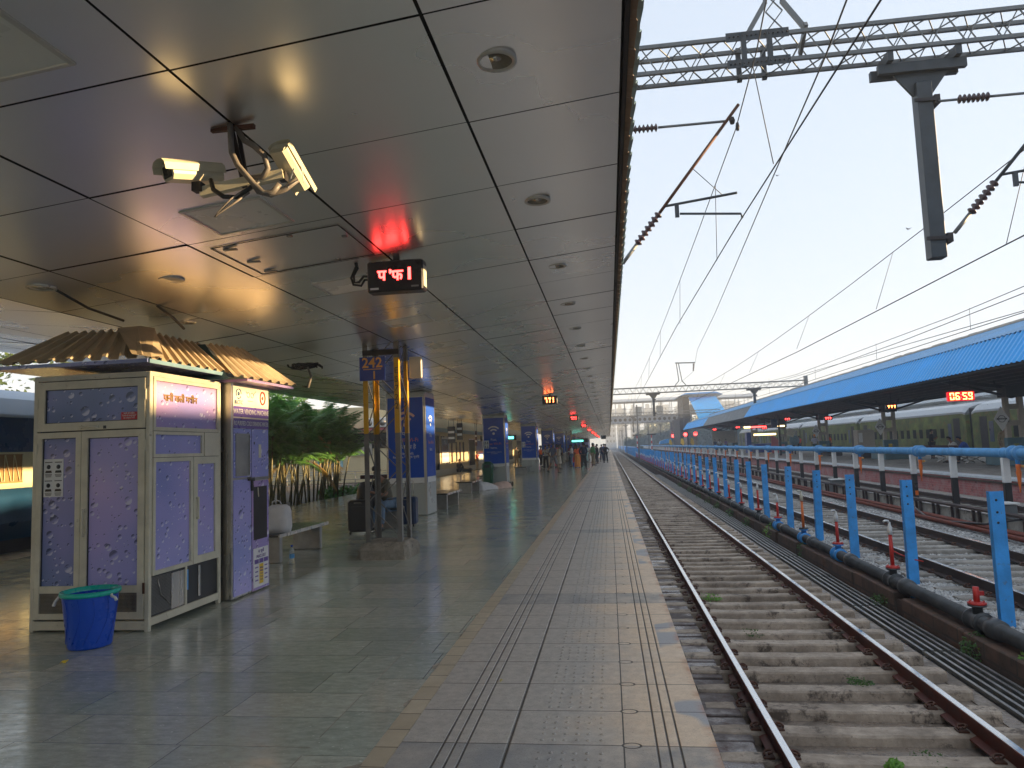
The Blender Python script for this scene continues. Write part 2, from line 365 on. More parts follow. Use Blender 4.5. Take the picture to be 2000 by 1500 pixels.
def m_leaf(name, a, bcol, sc=6):
    m, nt, b = newmat(name)
    g = nt.nodes.new('ShaderNodeNewGeometry')
    v = pos(nt)
    c = ramp(nt, noise(nt, v, sc, 3), [(.3, a), (.7, bcol)])
    nt.links.new(c, b.inputs['Base Color']); b.inputs['Roughness'].default_value = .5
    tr = nt.nodes.new('ShaderNodeBsdfTranslucent'); nt.links.new(c, tr.inputs[0])
    mx = nt.nodes.new('ShaderNodeMixShader'); mx.inputs[0].default_value = .3
    nt.links.new(b.outputs[0], mx.inputs[1]); nt.links.new(tr.outputs[0], mx.inputs[2])
    nt.links.new(mx.outputs[0], nt.nodes['Material Output'].inputs[0]); return m
M['palm'] = m_leaf('palm_leaf', (.06, .19, .045), (.17, .38, .08))
M['palmdry'] = m_leaf('dry_palm_leaf', (.35, .20, .05), (.50, .36, .12))
M['cane'] = P('yellow_palm_stem', (.13, .115, .045), .5, var=.5, sc=5, scale=(1, 1, 3))
M['leaf'] = m_leaf('tree_leaf', (.045, .085, .02), (.13, .19, .05))
M['leafdark'] = m_leaf('far_tree_leaf', (.035, .06, .035), (.07, .10, .06), .3)
M['weed'] = m_leaf('weed_leaf', (.03, .085, .012), (.09, .19, .03), 20)
M['weedb'] = m_leaf('bright_weed_leaf', (.14, .34, .04), (.24, .45, .08), 20)
M['bark'] = P('bark', (.12, .085, .05), .9, var=.4, sc=8)
M['cloth_white'] = P('white_cloth', (.68, .66, .66), .8, var=.08, sc=8)
M['cloth_pinkish'] = P('faded_peach_cloth', (.62, .44, .36), .85, var=.2, sc=6)
CL = {}
def cloth(name, c):
    if name not in CL: CL[name] = P('cloth_'+name, c, .85, var=.22, sc=9)
    return CL[name]
SKIN = [P('skin_brown', (.23, .115, .065), .55, var=.1), P('skin_dark', (.13, .065, .04), .55, var=.1), P('skin_tan', (.34, .18, .10), .55, var=.1)]
HAIR = P('black_hair', (.010, .008, .008), .5, var=.2)
SHOE = P('dark_shoe', (.02, .018, .018), .5, var=.2)

# ------------------------------------------------------------------ mesh helpers
class MB:
    def __init__(s): s.v = []; s.f = []; s.sm = []; s.mi = []; s.m = 0
    def add(s, vs, fs, smooth=False):
        o = len(s.v); s.v += [tuple(p) for p in vs]
        for f in fs: s.f.append(tuple(i+o for i in f)); s.sm.append(smooth); s.mi.append(s.m)
        return s
    def box(s, x0, x1, y0, y1, z0, z1):
        v = [(x, y, z) for z in (z0, z1) for y in (y0, y1) for x in (x0, x1)]
        return s.add(v, [(0, 2, 3, 1), (4, 5, 7, 6), (0, 1, 5, 4), (2, 6, 7, 3), (0, 4, 6, 2), (1, 3, 7, 5)])
    def bbox(s, x0, x1, y0, y1, z0, z1, c=.01):
        """box with chamfered vertical and top edges"""
        c = min(c, (x1-x0)/2.1, (y1-y0)/2.1, (z1-z0)/2.1)
        def ring(z, i): return [(x0+c+i, y0+i, z), (x1-c-i, y0+i, z), (x1-i, y0+c+i, z), (x1-i, y1-c-i, z), (x1-c-i, y1-i, z), (x0+c+i, y1-i, z), (x0+i, y1-c-i, z), (x0+i, y0+c+i, z)]
        return s.loft([ring(z0+c, 0), ring(z1-c, 0), ring(z1, c*.9)][:0] or [ring(z0, c*.9), ring(z0+c, 0), ring(z1-c, 0), ring(z1, c*.9)])
    def obox(s, M4, sx, sy, sz):
        v = [M4 @ Vector((x, y, z)) for z in (-sz/2, sz/2) for y in (-sy/2, sy/2) for x in (-sx/2, sx/2)]
        return s.add(v, [(0, 2, 3, 1), (4, 5, 7, 6), (0, 1, 5, 4), (2, 6, 7, 3), (0, 4, 6, 2), (1, 3, 7, 5)])
    def bar(s, a, b, w, h=None, up=(0, 0, 1)):
        a, b = Vector(a), Vector(b); d = (b-a); L = d.length; d.normalize(); u = Vector(up)
        if abs(d.dot(u)) > .98: u = Vector((0, 1, 0)) if abs(d.y) < .9 else Vector((1, 0, 0))
        x = d.cross(u).normalized(); u = x.cross(d)
        h = w if h is None else h
        m = Matrix((x, d, u)).transposed().to_4x4(); m.translation = (a+b)/2
        return s.obox(m, w, L, h)
    def loft(s, rings, caps=True, smooth=False, closed=True):
        n = len(rings[0]); o = []
        vs = [p for r in rings for p in r]; fs = []
        for k in range(len(rings)-1):
            for i in range(n if closed else n-1):
                j = (i+1) % n; fs.append((k*n+i, k*n+j, (k+1)*n+j, (k+1)*n+i))
        if caps: fs.append(tuple(range(n-1, -1, -1))); fs.append(tuple(range((len(rings)-1)*n, len(rings)*n)))
        return s.add(vs, fs, smooth)
    def tube(s, pts, r, n=8, caps=True, smooth=True):
        pts = [Vector(p) for p in pts]; rr = r if isinstance(r, (list, tuple)) else [r]*len(pts)
        rings = []; pu = None
        for k, p in enumerate(pts):
            d = (pts[min(k+1, len(pts)-1)]-pts[max(k-1, 0)])
            if d.length < 1e-9: d = Vector((0, 0, 1))
            d.normalize()
            if pu is None: pu = Vector((0, 0, 1)) if abs(d.z) < .9 else Vector((1, 0, 0))
            x = d.cross(pu); x.normalize(); u = x.cross(d); pu = u
            rings.append([p+(x*math.cos(2*PI*i/n)+u*math.sin(2*PI*i/n))*rr[k] for i in range(n)])
        return s.loft(rings, caps, smooth)
    def lathe(s, prof, n=16, at=(0, 0, 0), axis='z', smooth=True, caps=True):
        def P3(r, h, a):
            c, q = r*math.cos(a), r*math.sin(a)
            return {'z': (at[0]+c, at[1]+q, at[2]+h), 'y': (at[0]+c, at[1]+h, at[2]+q), 'x': (at[0]+h, at[1]+c, at[2]+q)}[axis]
        return s.loft([[P3(r, h, 2*PI*i/n) for i in range(n)] for r, h in prof], caps, smooth)
    def prism(s, poly, axis, a, b):
        """poly: 2-D points; axis x -> (y,z), y -> (x,z), z -> (x,y)"""
        def q(p, t): return {'x': (t, p[0], p[1]), 'y': (p[0], t, p[1]), 'z': (p[0], p[1], t)}[axis]
        return s.loft([[q(p, a) for p in poly], [q(p, b) for p in poly]])
    def xf(s, m):
        s.v = [tuple(m @ Vector(p)) for p in s.v]; return s
    def quad(s, *p): return s.add(p, [tuple(range(len(p)))])
    def mesh(s, name, mats):
        me = bpy.data.meshes.new(name); me.from_pydata(s.v, [], s.f)
        me.polygons.foreach_set('use_smooth', s.sm); me.polygons.foreach_set('material_index', s.mi)
        for m in (mats if isinstance(mats, (list, tuple)) else [mats]): me.materials.append(m)
        me.update(); return me

def base(o):
    p = Vector((0, 0, 0))
    while o: p += o.location; o = o.parent
    return p
def part(mb, name, mat, parent=None, label=None, wld=True, kind=None):
    """one mesh object; wld: builder coordinates are world ones, shifted to the parent's base"""
    if parent is not None and wld:
        b = base(parent); mb.v = [(x-b.x, y-b.y, z-b.z) for x, y, z in mb.v]
    o = bpy.data.objects.new(name, mb.mesh(name, mat)); COL.objects.link(o); o.parent = parent
    if label: o['label'] = label
    if kind: o['kind'] = kind
    return o
def tag(o, label, cat, group=None):
    o['label'] = label; o['category'] = cat
    if group: o['group'] = group
    return o
def T(name, label, cat, loc=(0, 0, 0), group=None):
    o = bpy.data.objects.new(name, None); COL.objects.link(o); o.location = loc; o.empty_display_size = .1
    return tag(o, label, cat, group)
def one(mb, name, mat, label, cat, loc=(0, 0, 0), group=None):
    b = Vector(loc); mb.v = [(x-b.x, y-b.y, z-b.z) for x, y, z in mb.v]
    o = bpy.data.objects.new(name, mb.mesh(name, mat)); COL.objects.link(o); o.location = loc
    return tag(o, label, cat, group)
def struct(mb, name, mat, kind='structure', label=None):
    o = bpy.data.objects.new(name, mb.mesh(name, mat)); COL.objects.link(o); o['kind'] = kind
    if label: o['label'] = label
    return o
def kids(o): return [c for c in bpy.data.objects if c.parent is o]
def clone(o, loc=None, rz=None, label=None, parent=None, tree=None, sc=None):
    c = o.copy(); COL.objects.link(c)
    if parent is not None: c.parent = parent
    if loc is not None: c.location = loc
    if rz is not None: c.rotation_euler = (0, 0, rz)
    if sc is not None: c.scale = sc
    if label: c['label'] = label
    for ch in (tree[o.name] if tree is not None else kids(o)) if tree is None or o.name in tree else []: clone(ch, parent=c, tree=tree)
    return c
def tree_of(o):
    t = {}
    def rec(q):
        t[q.name] = kids(q)
        for c in t[q.name]: rec(c)
    rec(o); return t
ORD = ['first', 'second', 'third', 'fourth', 'fifth', 'sixth', 'seventh', 'eighth', 'ninth', 'tenth', 'eleventh', 'twelfth', 'thirteenth', 'fourteenth', 'fifteenth', 'sixteenth', 'seventeenth', 'eighteenth', 'nineteenth', 'twentieth']
_dg = None
def text(body, size, m4, mat, parent, name='lettering', ext=.001, align='CENTER', xs=1., label=None, off=0.):
    cu = bpy.data.curves.new('t', 'FONT'); cu.body = body; cu.size = size; cu.align_x = align; cu.align_y = 'CENTER'
    cu.extrude = ext; cu.resolution_u = 2; cu.offset = off
    o = bpy.data.objects.new('t', cu); COL.objects.link(o)
    bpy.context.view_layer.update()
    me = bpy.data.meshes.new_from_object(o.evaluated_get(bpy.context.evaluated_depsgraph_get()))
    bpy.data.objects.remove(o)
    me.transform(Matrix.Diagonal((xs, 1, 1, 1)))
    me.transform(Matrix.Translation(-base(parent)) @ m4 if parent else m4)
    me.materials.clear(); me.materials.append(mat)
    ob = bpy.data.objects.new(name, me); COL.objects.link(ob); ob.parent = parent
    if label: ob['label'] = label
    return ob
def facing(p, d):
    """text frame at p facing direction d: '-y' or '+x' or '+y'"""
    if d == '-y': m = Matrix(((1, 0, 0), (0, 0, -1), (0, 1, 0)))
    elif d == '+x': m = Matrix(((0, 0, 1), (1, 0, 0), (0, 1, 0)))
    elif d == '-x': m = Matrix(((0, 0, -1), (-1, 0, 0), (0, 1, 0)))
    m = m.to_4x4(); m.translation = p; return m

# ------------------------------------------------------------------ ground, platforms, track beds
NEAR, FAR = -14., 420.
PF = 230.                                   # far end of the platforms
struct(MB().box(-290, 290, -60, 620, -1.6, -1.35), 'ground', M['earth'])
struct(MB().box(-10.1, -1.32, NEAR, PF, -.95, 0), 'platform_floor', M['slate'])
b = MB(); b.box(-1.318, -1.192, NEAR, PF, -.95, .003); struct(b, 'platform_ochre_strip', M['ystrip'])
struct(MB().box(-1.19, .474, NEAR, PF, -.16, .001), 'platform_edge_paving', M['paver'])
b = MB(); b.box(-1.19, .40, NEAR, PF, -1.1, -.162); struct(b, 'platform_side_wall', M['darkbrick'])
# raised domes
b = MB()
random.seed(3)
y = 2.6
while y < 24:
    for gx in (-.433, -.373, -.31, -.247, -.184, -.118):
        q = (y+.45) % .485
        if q < .03 or q > .46: continue
        jx, jy = random.uniform(-.004, .004), random.uniform(-.004, .004)
        h = random.uniform(.003, .0065)
        b.lathe([(.0125, 0), (.010, h*.75), (.004, h)], 7, (gx+jx, y+jy, .001), caps=False)
        n = len(b.v); b.add([], [])
    y += .0808
struct(b, 'platform_edge_dimples', M['paver'], kind='stuff')
# row of border slabs with broken mortar beside the ochre strip
struct(MB().box(-1.668, -1.319, NEAR, 60, -.2, .003), 'platform_border_slabs', M['slate2'])
b = MB(); rs = random.Random(6)
for k in range(46):
    y = 3.4+k*.5*rs.uniform(.8, 1.2)
    if rs.random() < .45: continue
    L = rs.uniform(.08, .4); w_ = rs.uniform(.012, .035) if k > 1 else .10
    pts = [(-1.318-w_*rs.uniform(.5, 1.2)*math.sin(PI*q/8)**.6, y+L*q/8, .0055) for q in range(9)]
    b.add([(-1.312, y, .0055)]+pts+[(-1.312, y+L, .0055)], [tuple(range(11))])
struct(b, 'broken_mortar', M['plinth'], kind='stuff', label='broken mortar along the ochre strip')
b = MB(); y = 3.
while y < 30: L = rs.uniform(.6, 1.6); b.box(-1.6710, -1.6690+rs.uniform(0, .002), y, y+L, .001, .0045); y += L+rs.uniform(.02, .3)
struct(b, 'border_joint', M['plinth'], kind='stuff', label='dark open joint beside the border slabs')
# left garden strip & beyond
struct(MB().box(-40, -10.12, NEAR, PF, -1.2, -.25), 'garden_ground', M['soil'])
# washable apron of the first track
struct(MB().box(.41, 1.02, NEAR, FAR, -1.2, -1.0), 'apron_gutter', M['apronwet'])
b = MB(); rs = random.Random(17); y = 2.
while y < 90:
    L = .555; z_ = -.945+rs.uniform(-.02, .012); b.bbox(.412, 1.075+rs.uniform(-.015, .015), y+rs.uniform(.006, .02), y+L-rs.uniform(.006, .03), -1.05, z_, .01); y += L
struct(b, 'wet_side_slabs', M['apronwet'], kind='stuff', label='dark wet concrete slabs between platform wall and rail')
b = MB()
b.box(1.02, 3.34, NEAR, FAR, -1.2, -1.03); b.box(3.34, 3.50, NEAR, FAR, -1.2, -1.02)
struct(b, 'track_apron', M['apron'])
struct(MB().box(3.50, 4.04, NEAR, FAR, -1.45, -1.30), 'drain_channel', M['black'])
# ballast field under tracks two and three
b = MB()
nx, ny = 40, 220
def bz(x, y): return -.70 + .012*math.sin(x*3.1+y*.7)+.01*math.sin(y*2.3)-(.05 if 9.0 < x < 11.4 else 0) - (.03 if 5.2 < x < 6.7 else 0)
ys = [NEAR+ (k/ny)**2*(FAR-NEAR) for k in range(ny+1)]
vs = [(4.3+(12.3-4.3)*i/nx, yy, bz(4.3+(12.3-4.3)*i/nx, yy)) for yy in ys for i in range(nx+1)]
fs = [(k*(nx+1)+i, k*(nx+1)+i+1, (k+1)*(nx+1)+i+1, (k+1)*(nx+1)+i) for k in range(ny) for i in range(nx)]
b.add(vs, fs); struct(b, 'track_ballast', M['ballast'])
# loose stones as real geometry near the camera
random.seed(11)
b = MB()
for k in range(15000):
    x = random.choice((random.uniform(4.34, 5.25), random.uniform(4.34, 5.25), random.uniform(6.75, 7.9), random.uniform(5.2, 6.7)))
    y = 8 + random.random()**1.6*34
    if 5.2 < x < 6.7 and random.random() < .55: continue
    s = random.uniform(.018, .038); a = random.uniform(0, PI); zz = bz(x, y)
    pts = []
    for q in range(5):
        rr = s*random.uniform(.7, 1.2); aa = a+q*2*PI/5
        pts.append((x+rr*math.cos(aa), y+rr*math.sin(aa), zz+random.uniform(-.01, .008)))
    t0 = (x+random.uniform(-.3, .3)*s, y+random.uniform(-.3, .3)*s, zz+s*random.uniform(.5, 1.1))
    t1 = (x+random.uniform(-.5, .5)*s, y+random.uniform(-.5, .5)*s, zz+s*random.uniform(.4, .9))
    b.add(pts+[t0], [(0, 1, 5), (1, 2, 5), (2, 3, 5), (3, 4, 5), (4, 0, 5)])
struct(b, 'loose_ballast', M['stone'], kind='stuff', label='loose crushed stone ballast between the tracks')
# opposite platform
struct(MB().box(12.12, 24.3, NEAR, 225, -.9, .08), 'opposite_platform', M['platR'])
struct(MB().box(12.02, 12.55, NEAR, 225, .02, .09), 'opposite_platform_coping', M['coping'])
b = MB(); b.box(12.06, 12.119, NEAR, 225, -.9, .018); struct(b, 'opposite_platform_wall', M['pinkbrick'])
struct(MB().box(12.0, 12.058, NEAR, 225, -.09, -.03), 'opposite_wall_ledge', M['darkbrick'])
struct(MB().box(11.55, 12.055, NEAR, 225, -.9, -.60), 'opposite_wall_footing', M['conc'])

# ------------------------------------------------------------------ rails
def rail_profile(x, top, s=1.):
    h = .172*s
    return [(x-.075, top-h), (x+.075, top-h), (x+.075, top-h+.012), (x+.012, top-h+.03), (x+.010, top-.045),
            (x+.036, top-.036), (x+.036, top-.006), (x+.030, top-.0005), (x-.030, top-.0005), (x-.036, top-.006), (x-.036, top-.036), (x-.010, top-.045), (x-.012, top-h+.03), (x-.075, top-h+.012)]
def rail(x, top, label, side, y0=NEAR, y1=FAR):
    t = T('rail', label, 'rail', (x, 0, top-.17))
    part(MB().prism(rail_profile(x, top), 'y', y0, y1), 'rail_web', side, t)
    part(MB().prism([(x-.030, top-.0005), (x+.030, top-.0005), (x+.027, top+.002), (x-.027, top+.002)], 'y', y0, y1), 'running_surface', M['railtop'], t)
    return t
rail(1.222, -.80, 'rusty red rail with bright head nearest the platform edge', M['railside'])
rail(2.90, -.80, 'rusty red rail with bright head beside the slotted drain', M['railside'])
rail(5.10, -.50, 'dark brown rail just behind the blue posts', M['railside2'])
rail(6.79, -.50, 'dark brown rail of the middle track, on its far side', M['railside2'])
rail(9.30, -.50, 'dark rail just beyond the black and white posts', M['railside2'])
rail(11.0, -.50, 'dark rail closest to the pink platform wall', M['railside2'])

# sleepers with spring clips
def clip_mb(x, z, s=1.):
    pts = []
    for k in range(11):
        a = -PI*.15+k/10*PI*1.75
        pts.append((x+s*(.045+.034*math.cos(a)), .034*math.sin(a)-.01, z+.030+.020*math.sin(a*.5)))
    m = MB().tube(pts, .0105, 6)
    m.box(min(x, x+s*.085), max(x, x+s*.085), -.045, .045, z-.006, z+.012); return m
def make_sleeper(cx, zt, half, label, group, rails, mat, clips=True, sh=.10):
    t = T('concrete_sleeper', label, 'sleeper', (cx, 0, zt-sh), group)
    m = MB()
    rings = []
    for k in range(13):
        u = -1+2*k/12; xx = cx+u*half; e = .02 if k in (0, 12) else 0
        dz = -.012*(1-abs(u)) + (.006 if k % 2 else 0)
        rings.append([(xx, -.128+e, zt-sh), (xx, -.105+e, zt-.018+dz), (xx, -.088+e, zt+dz), (xx, .088-e, zt+dz), (xx, .105-e, zt-.018+dz), (xx, .128-e, zt-sh)])
    m.loft(rings); m.v = [(x, yy, zz) for x, yy, zz in m.v]
    part(m, 'beam', mat, t)
    if clips:
        for rx in rails:
            for s in (-1, 1):
                part(clip_mb(rx+s*.055, zt, s), 'rail_clip', M['rust'], t)
    return t
sl1 = make_sleeper(2.06, -.93, 1.30, 'broad worn concrete sleeper set in the apron of the track nearest the platform', 'sleepers of the track beside the platform', (1.222, 2.90), M['sleeper'], sh=.14)
sl1b = make_sleeper(2.06, -.93, 1.30, 'broad worn concrete sleeper set in the apron of the track nearest the platform', 'sleepers of the track beside the platform', (), M['sleeper'], clips=False, sh=.14)
tr1, tr1b = tree_of(sl1), tree_of(sl1b)
random.seed(5)
n = 0; y = 3.9
first = {0: True, 1: True}
while y < 80:
    src, tr, kk = (sl1, tr1, 0) if y < 24 else (sl1b, tr1b, 1)
    L = (2.06+random.uniform(-.015, .015), y+random.uniform(-.02, .02), -1.07+random.uniform(-.012, .006))
    if first[kk]: src.location = L; first[kk] = False
    else:
        c_ = clone(src, L, random.uniform(-.012, .012), tree=tr)
        if 5.95 < y < 12.5: c_['label'] = '%s concrete sleeper of the track beside the platform, from the bottom edge' % ORD[int((y-5.95)/.555)]
    y += .555; n += 1
b = MB()
while y < 260: b.box(.76, 3.36, y-.1, y+.1, -1.0, -.93); y += .555
struct(b, 'far_sleepers', M['sleeper'], kind='stuff', label='distant sleepers of the near track')
sl2 = make_sleeper(5.945, -.668, 1.37, 'pale dusty concrete sleeper in ballast of the middle track', 'sleepers of the middle track', (5.10, 6.79), M['sleeper2'], True)
sl2b = make_sleeper(5.945, -.668, 1.37, 'pale dusty concrete sleeper in ballast of the middle track', 'sleepers of the middle track', (), M['sleeper2'], False)
tr2, tr2b = tree_of(sl2), tree_of(sl2b); y = 8.3; first = {0: True, 1: True}
while y < 62:
    src, tr, kk = (sl2, tr2, 0) if y < 24 else (sl2b, tr2b, 1)
    L = (5.945+random.uniform(-.02, .02), y+random.uniform(-.02, .02), -.768+random.uniform(-.012, .006))
    if first[kk]: src.location = L; first[kk] = False
    else:
        c_ = clone(src, L, random.uniform(-.012, .012), tree=tr)
        if 12.1 < y < 18: c_['label'] = '%s pale sleeper of the middle track, from the right edge of the photo' % ORD[int((y-12.1)/.6)]
    y += .60
b = MB()
while y < 240: b.box(4.6, 7.3, y-.1, y+.1, -.74, -.67); y += .60
y = 62.
while y < 220: b.box(8.8, 11.5, y-.1, y+.1, -.74, -.67); y += .60
struct(b, 'distant_sleepers', M['sleeper2'], kind='stuff', label='distant sleepers of the middle and far tracks')
sl3 = make_sleeper(10.15, -.668, 1.35, 'grey concrete sleeper of the track below the pink platform wall', 'sleepers of the far track', (), M['conc'], False)
tr3 = tree_of(sl3); y = 16.; f3 = True
while y < 62:
    L = (10.15, y+random.uniform(-.02, .02), -.768)
    if f3: sl3.location = L; f3 = False
    else: clone(sl3, L, random.uniform(-.015, .015), tree=tr3)
    y += .62

# slotted drain cover between near track and masonry kerb
y0 = 2.
k = 0
dr = None
while y0 < 60:
    if dr is None:
        t = T('drain_grating', 'steel bar grating over the drain beside the brick kerb', 'grating', (3.75, y0, -1.03), 'gratings along the drain')
        m = MB()
        for gx in (3.555, 3.66, 3.755, 3.845, 3.935): m.box(gx-.016, gx+.016, y0, y0+2.36, -1.03, -.985)
        part(m, 'bars', M['steeld'], t)
        m = MB()
        for q in range(5): m.box(3.50, 4.0, y0+.02+q*.575, y0+.05+q*.575, -1.045, -1.031)
        part(m, 'cross_members', M['steeld'], t)
        dr = t; trd = tree_of(t)
    else:
        c_ = clone(dr, (3.75+random.uniform(-.012, .012), y0, -1.03), random.uniform(-.004, .004), tree=trd)
        if 6.5 < y0 < 26: c_['label'] = '%s steel bar grating over the drain, from the right edge' % ORD[int((y0-6.5)/2.42)]
    y0 += 2.42
# masonry kerb blocks with gaps
t = T('masonry_kerb', 'low brown masonry kerb with broken gaps under the dark iron pipe', 'kerb wall', (4.12, 0, -1.1))
m = MB(); random.seed(9); y = 1.
while y < 230:
    L = random.uniform(1.3, 1.9)
    x0 = 4.045+random.uniform(-.012, .012); zt = -.775+random.uniform(-.02, .015)
    m.bbox(x0, 4.30, y, y+L, -1.32, zt, .015)
    y += L+random.choice((.02, .03, .22, .3, .04))
part(m, 'blocks', M['kerbbrick'], t)
part(MB().box(4.10, 4.33, 0, 230, -1.34, -.86), 'backing', M['darkbrick'], t)

# dark iron water main with collars
PX, PZ, PR = 4.20, -.66, .088
t = T('water_main', 'dark cast iron water pipe lying on the brown masonry kerb', 'pipe', (PX, 0, PZ))
part(MB().tube([(PX, NEAR, PZ), (PX, 230, PZ)], PR, 20), 'pipe_barrel', M['iron'], t)
y = 6.45
while y < 120:
    m = MB().lathe([(PR, -.11), (.115, -.10), (.118, 0), (.12, .06), (PR, .075)], 18, (PX, y, PZ), 'y', caps=False)
    part(m, 'socket_collar', M['iron'], t); y += 2.45
# standpipes on tee pieces
SPY = [9.29, 11.83, 14.49, 16.92, 19.38, 21.8, 24.5, 26.9]
y = 29.4
while y < 120: SPY.append(y); y += 2.45
def tee(y, t, blue):
    m = MB().lathe([(PR, -.14), (.125, -.139), (.125, -.11), (.10, -.108), (.10, .108), (.125, .11), (.125, .139), (PR, .14)], 18, (PX, y, PZ), 'y', caps=False)
    m.lathe([(.055, .05), (.055, .17), (.10, .172), (.10, .192), (0.001, .193)], 14, (PX, y, PZ))
    return part(m, 'tee_fitting', M['bprimer'] if blue else M['iron'], t)
def standpipe(y, kind, blue, label, colm, h=.50, hd=.14):
    t = T('standpipe', label, 'standpipe', (PX, y, PZ), 'red and white standpipes on the iron pipe')
    tee(y, t, blue)
    m = MB(); z0 = PZ+.194
    m.lathe([(.10, 0), (.10, .022), (.034, .03), (.032, .04)], 14, (PX, y, z0))
    for q in range(6): m.lathe([(.009, 0), (.009, .04)], 6, (PX+.08*math.cos(q*PI/3), y+.08*math.sin(q*PI/3), z0))
    part(m, 'flange', colm if kind != 'orange' else M['black'], t)
    if kind == 'stub':
        m = MB().lathe([(.035, .03), (.033, .20)], 12, (PX, y, z0)); m.box(PX+.02, PX+.085, y-.012, y+.012, z0+.10, z0+.15)
        part(m, 'stub_pipe', colm, t); return t
    m = MB().lathe([(.030, .03), (.027, h)], 12, (PX, y, z0)); part(m, 'riser', colm, t)
    m = MB().lathe([(.036, 0), (.036, hd*.8), (.02, hd), (.018, hd+.05)], 12, (PX, y, z0+h))
    m.tube([(PX, y, z0+h+hd+.02), (PX-.02, y-.01, z0+h+hd+.07), (PX-.07, y-.03, z0+h+hd+.075), (PX-.10, y-.04, z0+h+hd+.06)], .016, 8)
    part(m, 'white_valve_head', M['white'] if kind != 'orange' else M['cream'], t)
    return t
standpipe(SPY[0], 'stub', 0, 'short red capped stub, nearest riser on the iron pipe', M['red'])
standpipe(SPY[1], 'std', 0, 'tall red standpipe with white head, nearest full one', M['red'])
standpipe(SPY[2], 'std', 1, 'red standpipe with white head on a blue tee', M['red'], .42)
standpipe(SPY[3], 'orange', 1, 'orange standpipe with brass neck, tallest of the row', M['orangeP'], .62, .16)
standpipe(SPY[4], 'std', 1, 'slim red standpipe just beyond the tall orange one', M['red'], .40)
proto = standpipe(SPY[5], 'std', 0, 'tall red standpipe, second beyond the orange one', M['red'], .56)
trp = tree_of(proto)
for k, y in enumerate(SPY[6:]):
    c = clone(proto, (PX, y, PZ), 0, ('%s red and white standpipe beyond the tall orange one' % ORD[k+2]) if k < 12 else 'red and white standpipe in the distant run of the row', tree=trp, sc=(1, 1, random.uniform(.75, 1.1)))
# climbing weeds on kerb
def weed(loc, n, r, h, mat, label, name='weed', group=None, leaf=.022, seed=0):
    rnd = random.Random(seed); m = MB()
    for k in range(n):
        a = rnd.uniform(0, 2*PI); q = rnd.random()**.6*r; z = rnd.random()*h*(1-.4*q/r)
        c = Vector((loc[0]+q*math.cos(a), loc[1]+q*1.4*math.sin(a), loc[2]+z)); s = leaf*rnd.uniform(.6, 1.4)
        u = Vector((rnd.uniform(-1, 1), rnd.uniform(-1, 1), rnd.uniform(-.4, .8))).normalized(); v = u.orthogonal().normalized()
        m.quad(c-u*s, c+v*s*.5, c+u*s, c-v*s*.5)
    return one(m, name, mat, label, 'weed', loc, group)
weed((4.10, 9.15, -1.15), 900, .17, .44, M['weed'], 'thick green creeper clump hanging below the nearest red stub', seed=1)
weed((4.15, 16.7, -1.05), 300, .16, .42, M['weed'], 'bushy weed below the orange standpipe', seed=2)
weed((4.05, 11.9, -1.05), 160, .17, .22, M['weed'], 'sparse weed at the foot of the tall near standpipe', seed=3)
weed((4.08, 19.8, -1.0), 200, .2, .4, M['weedb'], 'pale weed tuft below the slim red standpipe', seed=4)
weed((4.20, 8.2, -.85), 160, .12, .18, M['weedb'], 'small yellowish weed on the kerb at the right edge', seed=5)
weed((2.02, 5.98, -.98), 60, .06, .10, M['weedb'], 'bright leafy seedling between the near rails', seed=6, leaf=.03)
weed((2.35, 6.05, -.99), 260, .22, .05, M['weed'], 'low mossy patch beside the bright seedling', seed=7, leaf=.014)
weed((2.42, 7.95, -.97), 260, .12, .06, M['weed'], 'dark moss tuft on a sleeper end between the near rails', seed=8, leaf=.014)
weed((1.50, 12.2, -.98), 260, .18, .07, M['weedb'], 'yellow green moss beside the first rail', seed=9, leaf=.02)
weed((.62, 12.6, -1.0), 120, .10, .14, M['weed'], 'green tuft against the platform side wall', seed=10)
weed((1.75, 10.0, -.98), 200, .15, .05, M['weed'], 'flat brown green moss between two sleepers', seed=12, leaf=.014)
for k, (y, nn) in enumerate(((22.5, 200), (25.5, 180), (28.5, 220), (31, 180), (34, 200), (38, 240), (43, 240))):
    weed((4.02, y, -1.1), nn, .22, .42, M['weed'], 'dark weeds growing over the distant kerb', seed=20+k, group='weeds over the far kerb', leaf=.03)

one(MB().add([(1.02, 5.72, -.93), (1.09, 5.70, -.925), (1.10, 5.80, -.93), (1.03, 5.82, -.915)], [(0, 1, 2, 3)]), 'wrapper', M['signred'], 'small red sweet wrapper beside the nearest rail', 'litter', (1.05, 5.75, -.93))
# blue steel posts
def blue_post():
    t = T('blue_post', 'sky blue rolled steel channel post standing in the ballast', 'post', (4.42, 0, -.72), 'row of sky blue steel posts')
    x, z0, z1 = 4.42, -.90, .86
    pr = [(x-.075, -.03), (x+.075, -.03), (x+.075, .045), (x+.068, .045), (x+.068, -.022), (x-.068, -.022), (x-.068, .045), (x-.075, .045)]
    m = MB(); m.loft([[(px_, py_, z0) for px_, py_ in pr], [(px_, py_, z1) for px_, py_ in pr]])
    part(m, 'channel', M['bprimer'], t)
    for q in (.76, .62, .5): part(MB().lathe([(.014, 0), (.014, .004)], 10, (x-.01, -.0335, q), 'y'), 'bolt_hole', M['black'], t)
    return t
bp = blue_post(); trb = tree_of(bp)
bpn = T('blue_post', 'sky blue rolled steel channel post standing in the ballast', 'post', (4.42, 0, -.72), 'row of sky blue steel posts')
clone([q for q in kids(bp) if q.name.startswith('channel')][0], parent=bpn, tree={}); trbn = tree_of(bpn)
ys = [9.1, 11.6, 14.25, 16.6]
while ys[-1] < 205: ys.append(ys[-1]+2.52)
random.seed(21)
